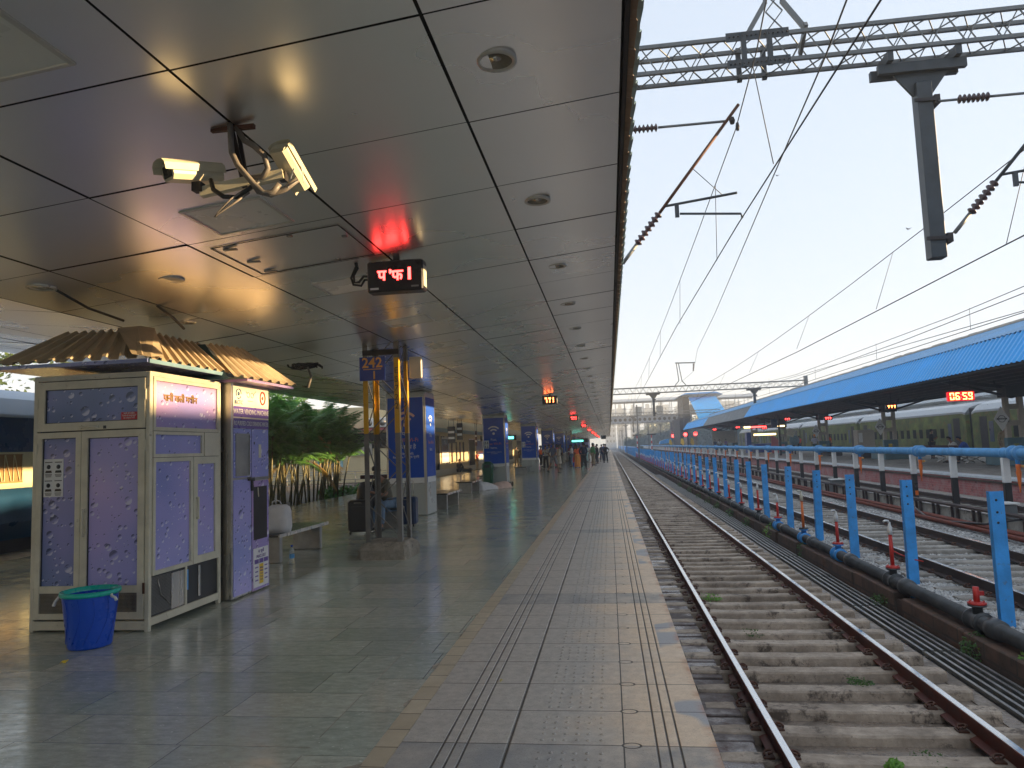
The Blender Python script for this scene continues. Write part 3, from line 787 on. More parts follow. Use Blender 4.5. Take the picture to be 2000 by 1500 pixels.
bp.location = (4.42, ys[0], -.72); bp['label'] = 'nearest sky blue post, at the right edge of the photo'
for k, y in enumerate(ys[1:]):
    src, tr = (bp, trb) if k < 4 else (bpn, trbn)
    L = (4.42+random.uniform(-.02, .02), y+random.uniform(-.08, .08), -.72+random.uniform(-.03, .03))
    if k == 4: bpn.location = L; bpn['label'] = 'sixth sky blue steel post from the right edge'; continue
    c = clone(src, L, random.uniform(-.15, .15), tree=tr, label=('%s sky blue steel post from the right edge' % ORD[k+1]) if k < 17 else 'sky blue rolled steel channel post standing in the ballast')
    c.rotation_euler = (random.uniform(-.022, .022), random.uniform(-.022, .022), random.uniform(-.15, .15))
# tie wire from the near standpipe to post two
one(MB().tube([(PX, 11.83, -.20), (4.30, 11.75, -.26), (4.42, 11.62, -.31), (4.55, 11.58, -.34)], .009, 6), 'tie_wire', M['red'], 'red tie wire from the near standpipe to the second post', 'wire', (PX, 11.8, -.2))

# black and white posts carrying the blue pipe
BX, BZ = 9.47, 1.02
def bw_post():
    t = T('striped_post', 'post painted black below and white above carrying the blue pipe', 'post', (BX, 0, -.74), 'black and white posts under the blue pipe')
    part(MB().bbox(BX-.075, BX+.075, -.06, .06, -.85, .30, .008), 'black_lower', M['black'], t)
    part(MB().bbox(BX-.078, BX+.078, -.062, .062, .302, .90, .008), 'white_upper', M['white'], t)
    part(MB().lathe([(.115, -.02), (.128, -.018), (.128, .018), (.115, .02)], 16, (BX, 0, BZ), 'y', caps=False), 'clamp_strap', M['bpipe'], t)
    return t
bw = bw_post(); trw = tree_of(bw); y = 18.9; k = 0
while y < 205:
    if k == 0: bw.location = (BX, y, -.74); bw['label'] = 'nearest black and white post under the blue pipe'
    else: clone(bw, (BX, y, -.74), 0, tree=trw, label=('%s black and white post under the blue pipe, from the right edge' % ORD[k]) if k < 14 else 'post painted black below and white above, far along the blue pipe')
    if k in (0, 2): one(MB().box(BX-.03, BX+.06, y-.075, y-.063, -.36, -.22), 'orange_tag', M['orangeP'], 'small orange plate on the %s black and white post' % ('nearest' if k == 0 else 'third'), 'plate', (BX, y-.07, -.3))
    y += 2.68; k += 1
t = T('blue_pipe', 'raised sky blue water pipe on black and white posts', 'pipe', (BX, 0, BZ))
part(MB().tube([(BX, 6, BZ), (BX, 225, BZ)], .112, 18), 'pipe_barrel', M['bpipe'], t)
y = 18.35
TAPY = []
while y < 130:
    m = MB()
    for s in (-.14, .14): m.lathe([(.112, -.02), (.18, -.018), (.18, .018), (.112, .02)], 18, (BX, y+s, BZ), 'y', caps=False)
    part(m, 'flange_pair', M['bpipe'], t)
    part(MB().lathe([(.05, -.26), (.05, -.10)], 10, (BX, y, BZ)), 'outlet', M['bprimer'], t)
    TAPY.append(y); y += 5.36
tp = None
for y in TAPY:
    if tp is None:
        tp = T('drop_hose', 'orange red hose valve hanging under the blue pipe flange', 'valve', (BX, y, BZ-.26), 'orange hose valves under the blue pipe')
        z = BZ-.26
        part(MB().lathe([(.05, 0), (.052, -.08), (.04, -.12), (.06, -.2), (.045, -.3), (.035, -.45), (.02, -.52), (.012, -.66)], 12, (BX, y, z)), 'valve_body', M['orangeP'], tp)
        m = MB().lathe([(.035, 0), (.03, .06), (.005, .08)], 10, (BX+.06, y-.02, z-.05), 'x'); part(m, 'brass_knob', M['gold'], tp)
        trt = tree_of(tp)
    else: clone(tp, (BX, y, BZ-.26), 0, tree=trt)
# cable trough and low red pipes between tracks two and three
for xx, zz, r, c, lab in ((8.05, -.62, .055, 'railside', 'dark red low pipe nearest the middle track'), (8.30, -.60, .05, 'railside', 'dark red low pipe beside the cable trough'), (8.5, -.62, .04, 'railside', 'thin dark red pipe along the cable trough')):
    one(MB().tube([(xx, NEAR, zz), (xx, 200, zz)], r, 8), 'service_pipe', M[c], lab, 'pipe', (xx, 0, zz))
t = T('cable_trough', 'low dark cable trough on short posts between the far tracks', 'trough', (8.75, 0, -.7))
part(MB().box(8.70, 8.9, NEAR, 200, -.35, -.30), 'trough_top', M['railside2'], t)
m = MB(); y = 10.
while y < 90: m.box(8.72, 8.78, y, y+.06, -.8, -.35); m.box(8.72, 8.78, y+.3, y+.34, -.8, -.35); y += 1.1
part(m, 'trough_posts', M['railside2'], t, kind='stuff')
part(MB().box(8.80, 8.86, NEAR, 200, -.8, -.42), 'trough_back', M['conc'], t)
one(MB().tube([(8.4, 22, -.4), (8.2, 20.5, -.62), (8.1, 19, -.6), (8.3, 17.6, -.52), (8.8, 17, -.36)], .025, 6), 'loose_cable', M['cabled'], 'black cable sagging across the low red pipes', 'cable', (8.2, 19, -.6))
def jbox(x, y, label):
    t = T('junction_box', label, 'junction box', (x, y, -.7))
    part(MB().bbox(x-.20, x+.20, y-.2, y+.2, -.72, -.17, .02), 'box_body', M['galv'], t)
    part(MB().bbox(x-.24, x+.24, y-.24, y+.24, -.168, -.13, .01), 'box_lid', M['white'], t)
    part(MB().lathe([(.02, 0), (.02, -.012)], 8, (x+.1, y-.2, -.42), 'y'), 'lock', M['black'], t)
jbox(9.15, 18.5, 'pale grey metal junction box beside the nearest striped post')
jbox(8.95, 30.5, 'small pale box near the tracks further away')

# ------------------------------------------------------------------ our canopy
VX = -5.20                                         # valley of the butterfly roof
def cz(x): return 3.58+.105*x if x > VX else 3.58+.105*(2*VX-x)
CY0, CY1 = -12., 175.
t = T('platform_canopy', 'low metal clad canopy ceiling over the left platform', 'canopy', (VX, 0, 3.6))
SEAMX = [.165, -.74, -1.95, -3.205, -4.40, VX]
LSEAM = [VX, -6.0, -7.2, -8.4, -9.5, -10.55]
random.seed(31)
m = MB()
for A in (SEAMX, LSEAM):
    for i in range(len(A)-1):
        xa, xb = A[i]-.009, A[i+1]+.009
        y = CY0 + (.0 if i < 9 else 0); off = (2.965-CY0) % 1.08
        y = CY0+off-1.08
        while y < CY1:
            ya, yb = y+.006, y+1.08-.006
            # faint dishing and tilt makes each panel mirror differently
            tz = random.gauss(0, .0016); ty = random.gauss(0, .0022); tw = random.gauss(0, .0015); dish = random.uniform(-.003, .003)
            N = 4; vs = []
            for q in range(N+1):
                for p in range(N+1):
                    u, v = p/N, q/N
                    xx = xa+(xb-xa)*u; yy = ya+(yb-ya)*v
                    zz = cz(xx)+tz+ty*(v-.5)+tw*(u-.5)+dish*(1-(2*u-1)**2)*(1-(2*v-1)**2)
                    vs.append((xx, yy, zz))
            m.add(vs, [(q*(N+1)+p, (q+1)*(N+1)+p, (q+1)*(N+1)+p+1, q*(N+1)+p+1) for q in range(N) for p in range(N)], True)
            y += 1.08
part(m, 'ceiling_panels', M['ceil'], t)
m = MB()
m.quad((.2, CY0, cz(.2)+.02), (.2, CY1, cz(.2)+.02), (VX, CY1, cz(VX)+.02), (VX, CY0, cz(VX)+.02))
m.quad((VX, CY0, cz(VX)+.02), (VX, CY1, cz(VX)+.02), (-10.6, CY1, cz(-10.6)+.02), (-10.6, CY0, cz(-10.6)+.02))
part(m, 'ceiling_frame', M['seam'], t)
m = MB(); m.prism([(.30, 4.02), (VX, 3.62), (-10.7, 4.02), (-10.7, 4.06), (VX, 3.68), (.30, 4.06)], 'y', CY0, CY1)
part(m, 'roof_deck', M['greysheet'], t)
part(MB().box(.172, .19, CY0, CY1, cz(.17)-.02, 3.75), 'edge_angle', M['dark'], t)
# corrugated edge flashing (zigzag in plan)
def flashing(xa, za, xb, zb, y0, y1, step, amp, mat, name, sgn=1):
    m = MB(); y = y0; top = []; bot = []
    k = 0
    while y < y1:
        o = (0, amp, amp, 0)[k % 4]*sgn
        bot.append((xa+o*.6, y, za-o*.2*sgn)); top.append((xb+o, y, zb)); y += step*((.28, .22, .28, .22)[k % 4]); k += 1
    n = len(bot); fs = [(i, i+1, n+i+1, n+i) for i in range(n-1)]
    m.add(bot+top, fs); return part(m, name, mat, t)
def vflash(x0, z0, x1, z1, step, amp, mat, name):
    m = MB(); y = CY0; a = []; b_ = []; k = 0
    while y < CY1:
        o = (0, amp, amp, 0)[k % 4]; a.append((x0, y, z0+o)); b_.append((x1+o*.35, y, z1+o)); y += step*(.24, .26, .24, .26)[k % 4]; k += 1
    n = len(a); m.add(a+b_+[(p[0], p[1], p[2]+.004) for p in b_+a], [(i, i+1, n+i+1, n+i) for i in range(n-1)]+[(n+i, n+i+1, 2*n+i+1, 2*n+i) for i in range(n-1)]+[(2*n+i, 2*n+i+1, 3*n+i+1, 3*n+i) for i in range(n-1)]); return part(m, name, mat, t)
vflash(.165, 3.650, .232, 3.628, .27, .028, M['edgebrown'], 'corrugated_flashing')
vflash(.20, 3.72, .262, 3.715, .27, .05, M['teal'], 'teal_sheet_edge')
flashing(-10.58, 4.0, -10.62, 4.2, CY0, CY1, .3, .05, M['greysheet'], 'corrugated_back_edge', -1)
m = MB()

# recessed lights
def downlight(x, y, label, group=None, r=.105):
    z = cz(x); t = T('downlight', label, 'downlight', (x, y, z), group)
    m = MB().lathe([(r, .006), (r, -.012), (r*.80, -.014), (r*.78, .0)], 20, (x, y, z), caps=False); part(m, 'trim_ring', M['lightrim'], t)
    m = MB().lathe([(r*.78, -.002), (r*.55, .05), (r*.2, .055)], 20, (x, y, z-.004)); m.v = [(a, b, min(c, z+.004)) for a, b, c in m.v]
    part(m, 'reflector', M['reflector'], t)
    return t
DL = [(-.475, 3.45+2.12*k) for k in range(38)]
labs = {0: 'large round downlight nearest the camera beside the canopy edge', 1: 'second round downlight along the canopy edge', 2: 'third round downlight along the canopy edge', 3: 'fourth round downlight along the canopy edge'}
dl0 = None
for k, (x, y) in enumerate(DL):
    if k < 4: dl = downlight(x, y, labs[k], 'downlights along the canopy edge')
    else:
        if dl0 is None: trd = tree_of(dl); dl0 = dl
        clone(dl0, (x, y, cz(x)), 0, 'small round downlight in the receding row by the canopy edge', tree=trd)
downlight(-4.75, 5.45, 'round downlight with hanging black cable above the kiosk roof', None, .115)
downlight(-4.60, 7.35, 'round downlight right of the kiosk roof ridge', None, .10)
t = T('blank_disc', 'cream blanking disc in the ceiling above the kiosk', 'light cover', (-3.81, 5.84, cz(-3.81)))
part(MB().lathe([(.115, .004), (.115, -.01), (.10, -.014), (.09, -.008), (.001, -.008)], 24, (-3.81, 5.84, cz(-3.81)), caps=False), 'disc_cover', M['lightrim'], t)
def panel_light(x, y, sx, sy, label, group=None):
    t = T('ceiling_light_panel', label, 'ceiling light', (x, y, cz(x)), group)
    s = .105
    def ring(o, dz): return [(x+a*(sx/2-o), y+c*(sy/2-o), cz(x)+s*a*(sx/2-o)-dz) for a, c in ((-1, -1), (1, -1), (1, 1), (-1, 1))]
    part(MB().loft([ring(0, -.003), ring(0, .010), ring(.022, .012), ring(.026, .004)], caps=False), 'frame', M['lightrim'], t)
    part(MB().add(ring(.026, .005), [(0, 1, 2, 3)]), 'diffuser', M['diffuser'], t); return t
panel_light(-2.58, 4.77, .60, .55, 'square frosted light panel behind the security cameras', 'square light panels in the ceiling')
panel_light(-2.58, 2.50, .62, .55, 'square frosted light panel at the top left corner of the photo', 'square light panels in the ceiling')
panel_light(-2.58, 7.02, .60, .55, 'square light panel behind the nearest LED board', 'square light panels in the ceiling')
p = panel_light(-2.58, 9.2, .60, .5, 'first light panel beyond the nearest LED board', 'square light panels in the ceiling'); trd = tree_of(p)
for k in range(1, 26): clone(p, (-2.58, 9.2+2.25*k, cz(-2.58)), 0, 'light panel in the receding row above the lattice mast', tree=trd)
# hatch with hinges in the ceiling
t = T('ceiling_hatch', 'hinged hatch panel in the ceiling beside the nearest LED board', 'hatch', (-2.6, 5.7, cz(-2.6)))
def on(x, y, dz=.006): return (x, y, cz(x)-dz)
m = MB(); hx0, hx1, hy0, hy1 = -3.10, -2.03, 5.28, 6.16
for a, c in (((hx0, hy0), (hx1, hy0)), ((hx1, hy0), (hx1, hy1)), ((hx1, hy1), (hx0, hy1)), ((hx0, hy1), (hx0, hy0))): m.bar(on(*a), on(*c), .008, .004)
part(m, 'hatch_edge', M['seam'], t)
for x, y in ((-3.02, 5.36), (-3.02, 5.75), (-3.03, 6.08)): part(MB().box(x-.012, x+.10, y-.014, y+.014, cz(x)-.016, cz(x)-.002), 'hinge', M['steeld'], t)
for x, y in ((-2.45, 5.32), (-2.08, 5.55), (-2.35, 6.1)): part(MB().box(x-.02, x+.02, y-.014, y+.014, cz(x)-.014, cz(x)-.002), 'latch', M['steeld'], t)
# cables dangling above the kiosk, tangle by the mast
one(MB().tube([(-4.70, 5.52, cz(-4.7)), (-4.66, 5.9, 2.98), (-4.6, 6.3, 2.93)], .012, 6), 'hanging_cable', M['cabled'], 'black cable from the ceiling downlight to the kiosk roof', 'cable', (-4.7, 5.5, 3.05))
one(MB().tube([(-4.42, 6.55, cz(-4.42)), (-4.38, 6.75, 3.03), (-4.40, 6.98, 2.95)], .014, 6), 'hanging_cable', M['cabled'], 'thick black cable hanging above the right slope of the kiosk roof', 'cable', (-4.4, 6.6, 3.1))
t = T('cable_bundle', 'tangled cables and old fitting hanging from the ceiling behind the kiosk', 'cable bundle', (-4.55, 10.4, 3.0))
m = MB(); rr = random.Random(4)
for k in range(9):
    c = Vector((-4.55+rr.uniform(-.1, .1), 10.4+rr.uniform(-.1, .1), 2.93)); r = rr.uniform(.09, .2); a0 = rr.uniform(0, 6)
    m.tube([c+Vector((r*math.cos(a0+q*.55), r*.5*math.sin(a0+q*.55), .03*math.sin(q+a0))) for q in range(10)], .014, 6)
part(m, 'coiled_cable', M['cabled'], t)
part(MB().tube([(-4.5, 10.35, 2.92), (-4.42, 10.3, 2.75), (-4.47, 10.3, 2.60), (-4.56, 10.3, 2.62)], [.016, .02, .026, .01], 6), 'hanging_end', M['cable'], t)

# ------------------------------------------------------------------ LED coach boards
def led_board(x, y, z, W, H, D, label, txt, big=True):
    t = T('led_board', label, 'display board', (x, y, z), 'red LED coach boards under the canopy')
    part(MB().bbox(x-W/2, x+W/2, y, y+D, z-H/2, z+H/2, .012), 'housing', M['ledbox'], t)
    part(MB().box(x-.03, x+.03, y+D*.4, y+D*.6, z+H/2, cz(x)+.01), 'hanger', M['black'], t)
    if big:
        part(MB().box(x+W/2, x+W/2+.003, y+.02, y+D-.02, z-H*.36, z+H*.32), 'side_label', M['cream'], t)
        part(MB().box(x-W/2+.03, x-W/2+.11, y-.003, y, z-H/2+.022, z-H/2+.04), 'maker_label', M['paper'], t)
        part(MB().box(x+W/2-.11, x+W/2-.04, y-.003, y, z-H/2+.03, z-H/2+.045), 'maker_label', M['steeld'], t)
        part(MB().tube([(x-W/2, y+.05, z+.02), (x-W/2-.05, y+.05, z+.025), (x-W/2-.09, y+.04, z-.03), (x-W/2-.13, y+.02, z-.035), (x-W/2-.135, y+.02, z+.03), (x-W/2-.10, y+.03, z+.10), (x-W/2-.12, y+.04, cz(x))], .012, 6), 'power_cable', M['cabled'], t)
        part(MB().tube([(x-W/2, y+.05, z-.01), (x-W/2-.04, y+.05, z-.01), (x-W/2-.07, y+.04, z-.065), (x-W/2-.14, y+.02, z-.055), (x-W/2-.16, y+.02, z+.01), (x-W/2-.115, y+.03, z+.12), (x-W/2-.13, y+.04, cz(x))], .012, 6), 'power_cable', M['cabled'], t)
        a = H*.9
        text('प', a*.52, facing((x-W*.23, y-.004, z+.005), '-y'), M['led'], t, off=.004)
        text("'फ", a*.52, facing((x+W*.02, y-.004, z+.0), '-y'), M['led'], t, off=.004)
        text('।', a*.62, facing((x+W*.25, y-.004, z+.01), '-y'), M['led'], t, off=.007)
    else:
        a = H*.62
        m = MB()
        for k, g in enumerate(txt):
            cx = x+(k-(len(txt)-1)/2)*W*.24
            for q in g: m.box(cx+(q[0]-.5)*W*.15, cx+(q[0]-.5)*W*.15+W*.06, y-.004, y-.002, z+q[1]*a-.5*a, z+q[1]*a-.5*a+a*.3)
        part(m, 'lit_characters', M['ledhot'] if y < 40 else M['led'], t)
    return t
led_board(-1.885, 6.30, 3.188, .53, .29, .15, 'nearest red LED coach board hanging below the ceiling seam', '')
gl = [[(0, .7), (.5, .7), (.6, .3), (.6, 0)], [(0, .7), (.4, .4), (.6, .7), (.3, 0)], [(.3, .7), (.3, .4), (.3, .0)]]
yy = [24.5, 41.5, 58, 74.5, 91, 107.5, 124, 140]
for k, y in enumerate(yy): led_board(-1.95, y, 3.17, .52, .28, .16, '%s glowing red LED board after the nearest one' % ORD[k], gl, False)

# ------------------------------------------------------------------ security cameras
def camera_unit(c, ax, L, label_part, t, back=False):
    """housing as a part of the mount; ax unit axis from rear to lens"""
    ax = Vector(ax).normalized(); sd = ax.cross(Vector((0, 0, 1))).normalized(); up = sd.cross(ax)
    def fr(a, b, d): return Vector(c)+sd*a+up*b+ax*d
    w, h = .056, .048
    pr = [(-w, -h*.5), (-w*.7, -h), (w*.7, -h), (w, -h*.5), (w, h*.55), (w*.8, h*.9), (-w*.8, h*.9), (-w, h*.55)]
    m = MB().loft([[fr(a, b, -L/2) for a, b in pr], [fr(a, b, L/2) for a, b in pr]])
    body = part(m, 'camera_housing', M['cctv'], t)
    hood = [(-w*1.15, -h*.1), (-w*1.12, h*.7), (-w*.75, h*1.15), (0, h*1.28), (w*.75, h*1.15), (w*1.12, h*.7), (w*1.15, -h*.1)]
    inn = [(a*.96, b*.97) for a, b in hood]
    m = MB(); d0, d1 = -L/2-.012, L/2+.045
    poly = hood+inn[::-1]
    m.loft([[fr(a, b, d0) for a, b in poly], [fr(a, b, d1) for a, b in poly]])
    part(m, 'sun_hood', M['cctv'], body)
    m = MB().loft([[fr(a, b, L/2+.001) for a, b in ((-w*.7, -h*.7), (w*.7, -h*.7), (w*.7, h*.6), (-w*.7, h*.6))], [fr(a, b, L/2+.006) for a, b in ((-w*.66, -h*.66), (w*.66, -h*.66), (w*.66, h*.56), (-w*.66, h*.56))]])
    part(m, 'lens_window', M['glassd'], body)
    m = MB()
    for q in range(9): m.loft([[fr(a, b, -L/2-.001) for a, b in ((-w*.8+q*w*.19, -h*.8), (-w*.8+q*w*.19+.004, -h*.8), (-w*.8+q*w*.19+.004, -h*.2), (-w*.8+q*w*.19, -h*.2))], [fr(a, b, -L/2-.005) for a, b in ((-w*.8+q*w*.19, -h*.8), (-w*.8+q*w*.19+.004, -h*.8), (-w*.8+q*w*.19+.004, -h*.2), (-w*.8+q*w*.19, -h*.2))]])
    part(m, 'rear_fins', M['cctv'], body)
    return body, fr
cx, cy = -1.955, 3.55
t = T('security_camera_mount', 'twin security cameras on one ceiling bracket with looping conduits', 'security cameras', (cx, cy, cz(cx)))
m = MB(); m.box(cx-.125, cx+.125, cy-.012, cy+.012, cz(cx)-.028, cz(cx)-.004); part(m, 'ceiling_plate', M['rust'], t)
m = MB(); m.bar((cx-.015, cy, cz(cx)), (cx+.07, cy-.0, 3.02), .03, .012, (0, 1, 0)); m.bar((cx+.01, cy+.03, cz(cx)), (cx+.075, cy+.02, 3.04), .02, .012); part(m, 'drop_stem', M['dark'], t)
m = MB(); m.bar((cx-.17, cy-.03, 3.0), (cx+.09, cy+.01, 3.055), .045, .05); m.bar((cx+.09, cy+.01, 3.055), (cx+.27, cy+.04, 3.09), .042, .05); part(m, 'cross_arm', M['cctv'], t)
b1, fr1 = camera_unit((cx-.20, cy-.05, 3.105), (-.48, -.85, -.22), .29, '', t)
b2, fr2 = camera_unit((cx+.285, cy+.10, 3.15), (.16, .78, -.60), .25, '', t)
m = MB(); m.box(cx-.20, cx-.15, cy-.07, cy-.02, 3.0, 3.05); m.box(cx+.24, cx+.28, cy+.04, cy+.08, 3.06, 3.11); part(m, 'swivel_joints', M['dark'], t)
def P3(a): return [(cx+p[0], cy+p[1], p[2]) for p in a]
part(MB().tube(P3([(.0, -.03, 3.37), (.012, -.045, 3.28), (.02, -.05, 3.2), (.06, -.06, 3.12), (.11, -.06, 3.06), (.15, -.06, 3.01), (.20, -.05, 2.96), (.25, -.04, 2.965), (.28, -.03, 3.01)]), .016, 8), 'conduit', M['cable'], t)
part(MB().tube(P3([(.02, 0, 3.36), (.07, -.01, 3.28), (.13, -.02, 3.24), (.19, -.02, 3.18), (.205, -.01, 3.11), (.17, 0, 3.07), (.10, 0, 3.07)]), .016, 8), 'conduit', M['cable'], t)
part(MB().tube(P3([(.13, -.05, 3.03), (.17, -.05, 2.97), (.23, -.03, 2.955), (.30, -.01, 2.985), (.37, .0, 3.04)]), .015, 8), 'conduit', M['cable'], t)
part(MB().tube(P3([(-.10, -.05, 3.06), (-.08, -.06, 3.0), (-.02, -.06, 2.955), (.05, -.05, 2.95), (.11, -.05, 2.985), (.17, -.04, 3.03)]), .013, 8), 'conduit', M['cabled'], t)
part(MB().tube(P3([(.12, -.05, 2.97), (.05, -.09, 2.90), (-.02, -.12, 2.84), (-.035, -.12, 2.825), (-.02, -.12, 2.845), (.03, -.08, 2.93), (.09, -.05, 2.985)]), .006, 6), 'loose_wire', M['cable'], t)
part(MB().tube(P3([(.335, .03, 3.12), (.33, -.0, 3.05), (.325, -.02, 2.99)]), .003, 5), 'loose_wire', M['paper'], t)
part(MB().tube(P3([(.375, .03, 3.12), (.40, .0, 3.06), (.41, -.02, 3.01)]), .003, 5), 'loose_wire', M['paper'], t)

# ------------------------------------------------------------------ water kiosk
KX0, KX1, KY0, KY1, KH = -5.50, -4.28, 6.25, 7.50, 2.42
kt = T('water_kiosk', 'cream framed kiosk covered in violet water droplet print', 'kiosk', (KX1, KY0, 0))
fm = MB(); s = .045
# corner posts
for x, y in ((KX0, KY0), (KX1-s, KY0), (KX0, KY1-s), (KX1-s, KY1-s)): fm.bbox(x, x+s, y, y+s, .0, KH, .006)
fm.box(KX0+s, KX1-s, KY0+.003, KY0+s-.003, .02, .10); fm.box(KX0+s, KX1-s, KY0+.003, KY0+s-.003, KH-.05, KH)
fm.box(KX1-s+.003, KX1-.003, KY0+s, KY1-s, .05, .12); fm.box(KX1-s+.003, KX1-.003, KY0+s, KY1-s, KH-.045, KH)
fm.box(KX0+.003, KX0+s-.003, KY0+s, KY1-s, .0, .12)
part(fm, 'frame', M['creamdirty'], kt)
part(MB().box(KX0+.05, KX1-.05, KY0+.05, KY1-.03, .12, KH-.02), 'inner_cabinet', M['black'], kt)
part(MB().box(KX0+.01, KX0+.03, KY0+s, KY1-s, .12, KH), 'rear_side_panel', M['dropA'], kt)
def fpanel(x0, x1, z0, z1, fw, mat, name, frame=True, hx=None):
    """framed leaf on the front (-y) face"""
    f = MB(); Y0, Y1 = KY0-.008, KY0+.032
    f.box(x0, x0+fw, Y0, Y1, z0, z1); f.box(x1-fw, x1, Y0, Y1, z0, z1); f.box(x0+fw, x1-fw, Y0, Y1, z0, z0+fw); f.box(x0+fw, x1-fw, Y0, Y1, z1-fw, z1)
    # slim inner bead
    o = part(f, name, M['creamdirty'], kt)
    g = MB(); g.box(x0+fw, x1-fw, KY0+.016, KY0+.022, z0+fw, z1-fw); part(g, 'droplet_panel', mat, o)
    bd = MB(); q = .007; a0, a1, c0, c1 = x0+fw, x1-fw, z0+fw, z1-fw
    for B in ((a0, a0+q, c0, c1), (a1-q, a1, c0, c1), (a0+q, a1-q, c0, c0+q), (a0+q, a1-q, c1-q, c1)): bd.box(B[0], B[1], KY0+.006, KY0+.0155, B[2], B[3])
    part(bd, 'gasket', M['black'], o); return o
hb = fpanel(KX0+s+.004, KX1-s-.004, 1.885, 2.36, .075, M['dropA'], 'upper_flap')
d1 = fpanel(KX0+s+.004, -4.985, .12, 1.872, .055, M['dropA'], 'left_door')
d2 = fpanel(-4.98, KX1-s-.004, .12, 1.872, .065, M['dropB'], 'right_door')
# lower grilles and rails of the doors
for d, x0, x1, mt in ((d1, KX0+s+.06, -5.04, 'mesh'), (d2, -4.915, KX1-s-.07, 'mesh')):
    part(MB().box(x0, x1, KY0-.006, KY0+.0145, .36, .425), 'lower_rail', M['creamdirty'], d)
    part(MB().box(x0, x1, KY0+.004, KY0+.0152, .175, .358), 'vent_backing', M['black'], d)
    g = MB(); q = x0+.01
    while q < x1: g.box(q, q+.0025, KY0+.0005, KY0+.0035, .178, .355); q += .012
    q = .185
    while q < .355: g.box(x0, x1, KY0-.002, KY0+.0004, q, q+.0025); q += .012
    part(g, 'vent_grille', M['steeld'], d)
def handle(x, z0, z1, d):
    m = MB(); m.bbox(x-.009, x+.009, KY0-.035, KY0-.022, z0, z1, .004); m.box(x-.012, x+.012, KY0-.022, KY0-.008, z0, z0+.03); m.box(x-.012, x+.012, KY0-.022, KY0-.008, z1-.03, z1)
    part(m, 'handle', M['cream'], d)
handle(-4.945, .88, 1.14, d2)
m = MB(); m.bbox(-5.0, -4.80, KY0-.035, KY0-.022, 1.905, 1.922, .004); m.box(-5.0, -4.975, KY0-.022, KY0-.008, 1.90, 1.93); m.box(-4.825, -4.80, KY0-.022, KY0-.008, 1.90, 1.93); part(m, 'handle', M['cream'], hb)
part(MB().box(-4.755, -4.725, KY0-.011, KY0-.008, 1.89, 1.92), 'lock', M['black'], hb)
for z, x in ((1.72, KX0+.045), (.36, KX0+.045), (1.72, KX1-.045), (.40, KX1-.045), (2.2, KX1-.045), (2.15, KX0+.045)):
    part(MB().box(x-.010, x+.010, KY0-.016, KY0-.006, z-.05, z+.05), 'hinge', M['rust'] if z == .40 else M['cream'], kt)
# stickers on front
o = part(MB().box(-4.585, -4.42, KY0+.0095, KY0+.0135, 1.968, 2.04), 'red_sticker', M['signred'], hb)
text('पानी की मशीन\nरेलवे की सम्पत्ति\nका सम्मान करें', .021, facing((-4.5025, KY0+.008, 2.005), '-y'), M['paper'], hb)
sx0, sx1, sz0, sz1 = -5.385, -5.18, 1.26, 1.62
o = part(MB().box(sx0, sx1, KY0+.0095, KY0+.0135, sz0, sz1), 'notice_sheet', M['paper'], d1)
m = MB()
for cx_ in (.25, .75):
    for cz_ in (.27, .76):
        x = sx0+(sx1-sx0)*cx_; z = sz0+(sz1-sz0)*cz_
        m.lathe([(.001, -.0012), (.021, -.001), (.021, .001), (.001, .0012)], 12, (x, KY0+.0085, z+.012), 'y')
        m.prism([(x-.035, z-.045), (x+.035, z-.045), (x+.028, z-.022), (x-.028, z-.022)], 'y', KY0+.0075, KY0+.0093)
        for q in range(3):
            w_ = .036-.004*q; m.box(x-w_, x+w_, KY0+.0075, KY0+.0093, z-.062-.011*q, z-.057-.011*q)
        m.box(x-.038, x+.038, KY0+.0075, KY0+.0093, z+.052, z+.060)
part(m, 'printed_portraits', M['black'], o)
# side face (+x)
def spanel(y0, y1, z0, z1, fw, mat, name, zo=0):
    f = MB(); X0, X1 = KX1-.032, KX1+.006
    f.box(X0, X1, y0, y0+fw, z0, z1); f.box(X0, X1, y1-fw, y1, z0, z1); f.box(X0, X1, y0+fw, y1-fw, z0, z0+fw); f.box(X0, X1, y0+fw, y1-fw, z1-fw, z1)
    o = part(f, name, M['creamdirty'], kt)
    part(MB().box(KX1-.022, KX1-.014, y0+fw, y1-fw, z0+fw, z1-fw), 'droplet_panel', mat, o); return o
u1 = spanel(KY0+s+.003, KY1-s-.003, 1.855, 2.372, .035, M['dropC'], 'side_upper_panel')
u2 = spanel(KY0+s+.003, 7.15, 1.60, 1.85, .032, M['dropB'], 'side_strip_panel')
part(MB().box(KX1-.03, KX1+.004, 7.17, KY1-s-.003, 1.60, 1.85), 'utility_cover', M['cream'], kt)
u3 = spanel(KY0+s+.003, 6.955, .50, 1.595, .04, M['dropB'], 'side_fixed_panel')
u4 = spanel(6.965, KY1-s-.003, .50, 1.595, .075, M['dropB'], 'side_door')
m = MB(); m.bbox(KX1+.022, KX1+.034, 7.01, 7.03, .95, 1.18, .004); m.box(KX1+.006, KX1+.022, 7.008, 7.032, .95, .975); m.box(KX1+.006, KX1+.022, 7.008, 7.032, 1.155, 1.18); part(m, 'handle', M['cream'], u4)
part(MB().box(KX1-.03, KX1-.022, KY0+s, KY1-s, .12, .50), 'lower_vent_backing', M['black'], kt)
m = MB()
q = KY0+.06
while q < 6.62: m.box(KX1-.021, KX1-.018, q, q+.003, .14, .48); q += .013
q = .14
while q < .48: m.box(KX1-.018, KX1-.015, KY0+.06, 6.62, q, q+.003); q += .013
part(m, 'vent_grille', M['steeld'], kt)
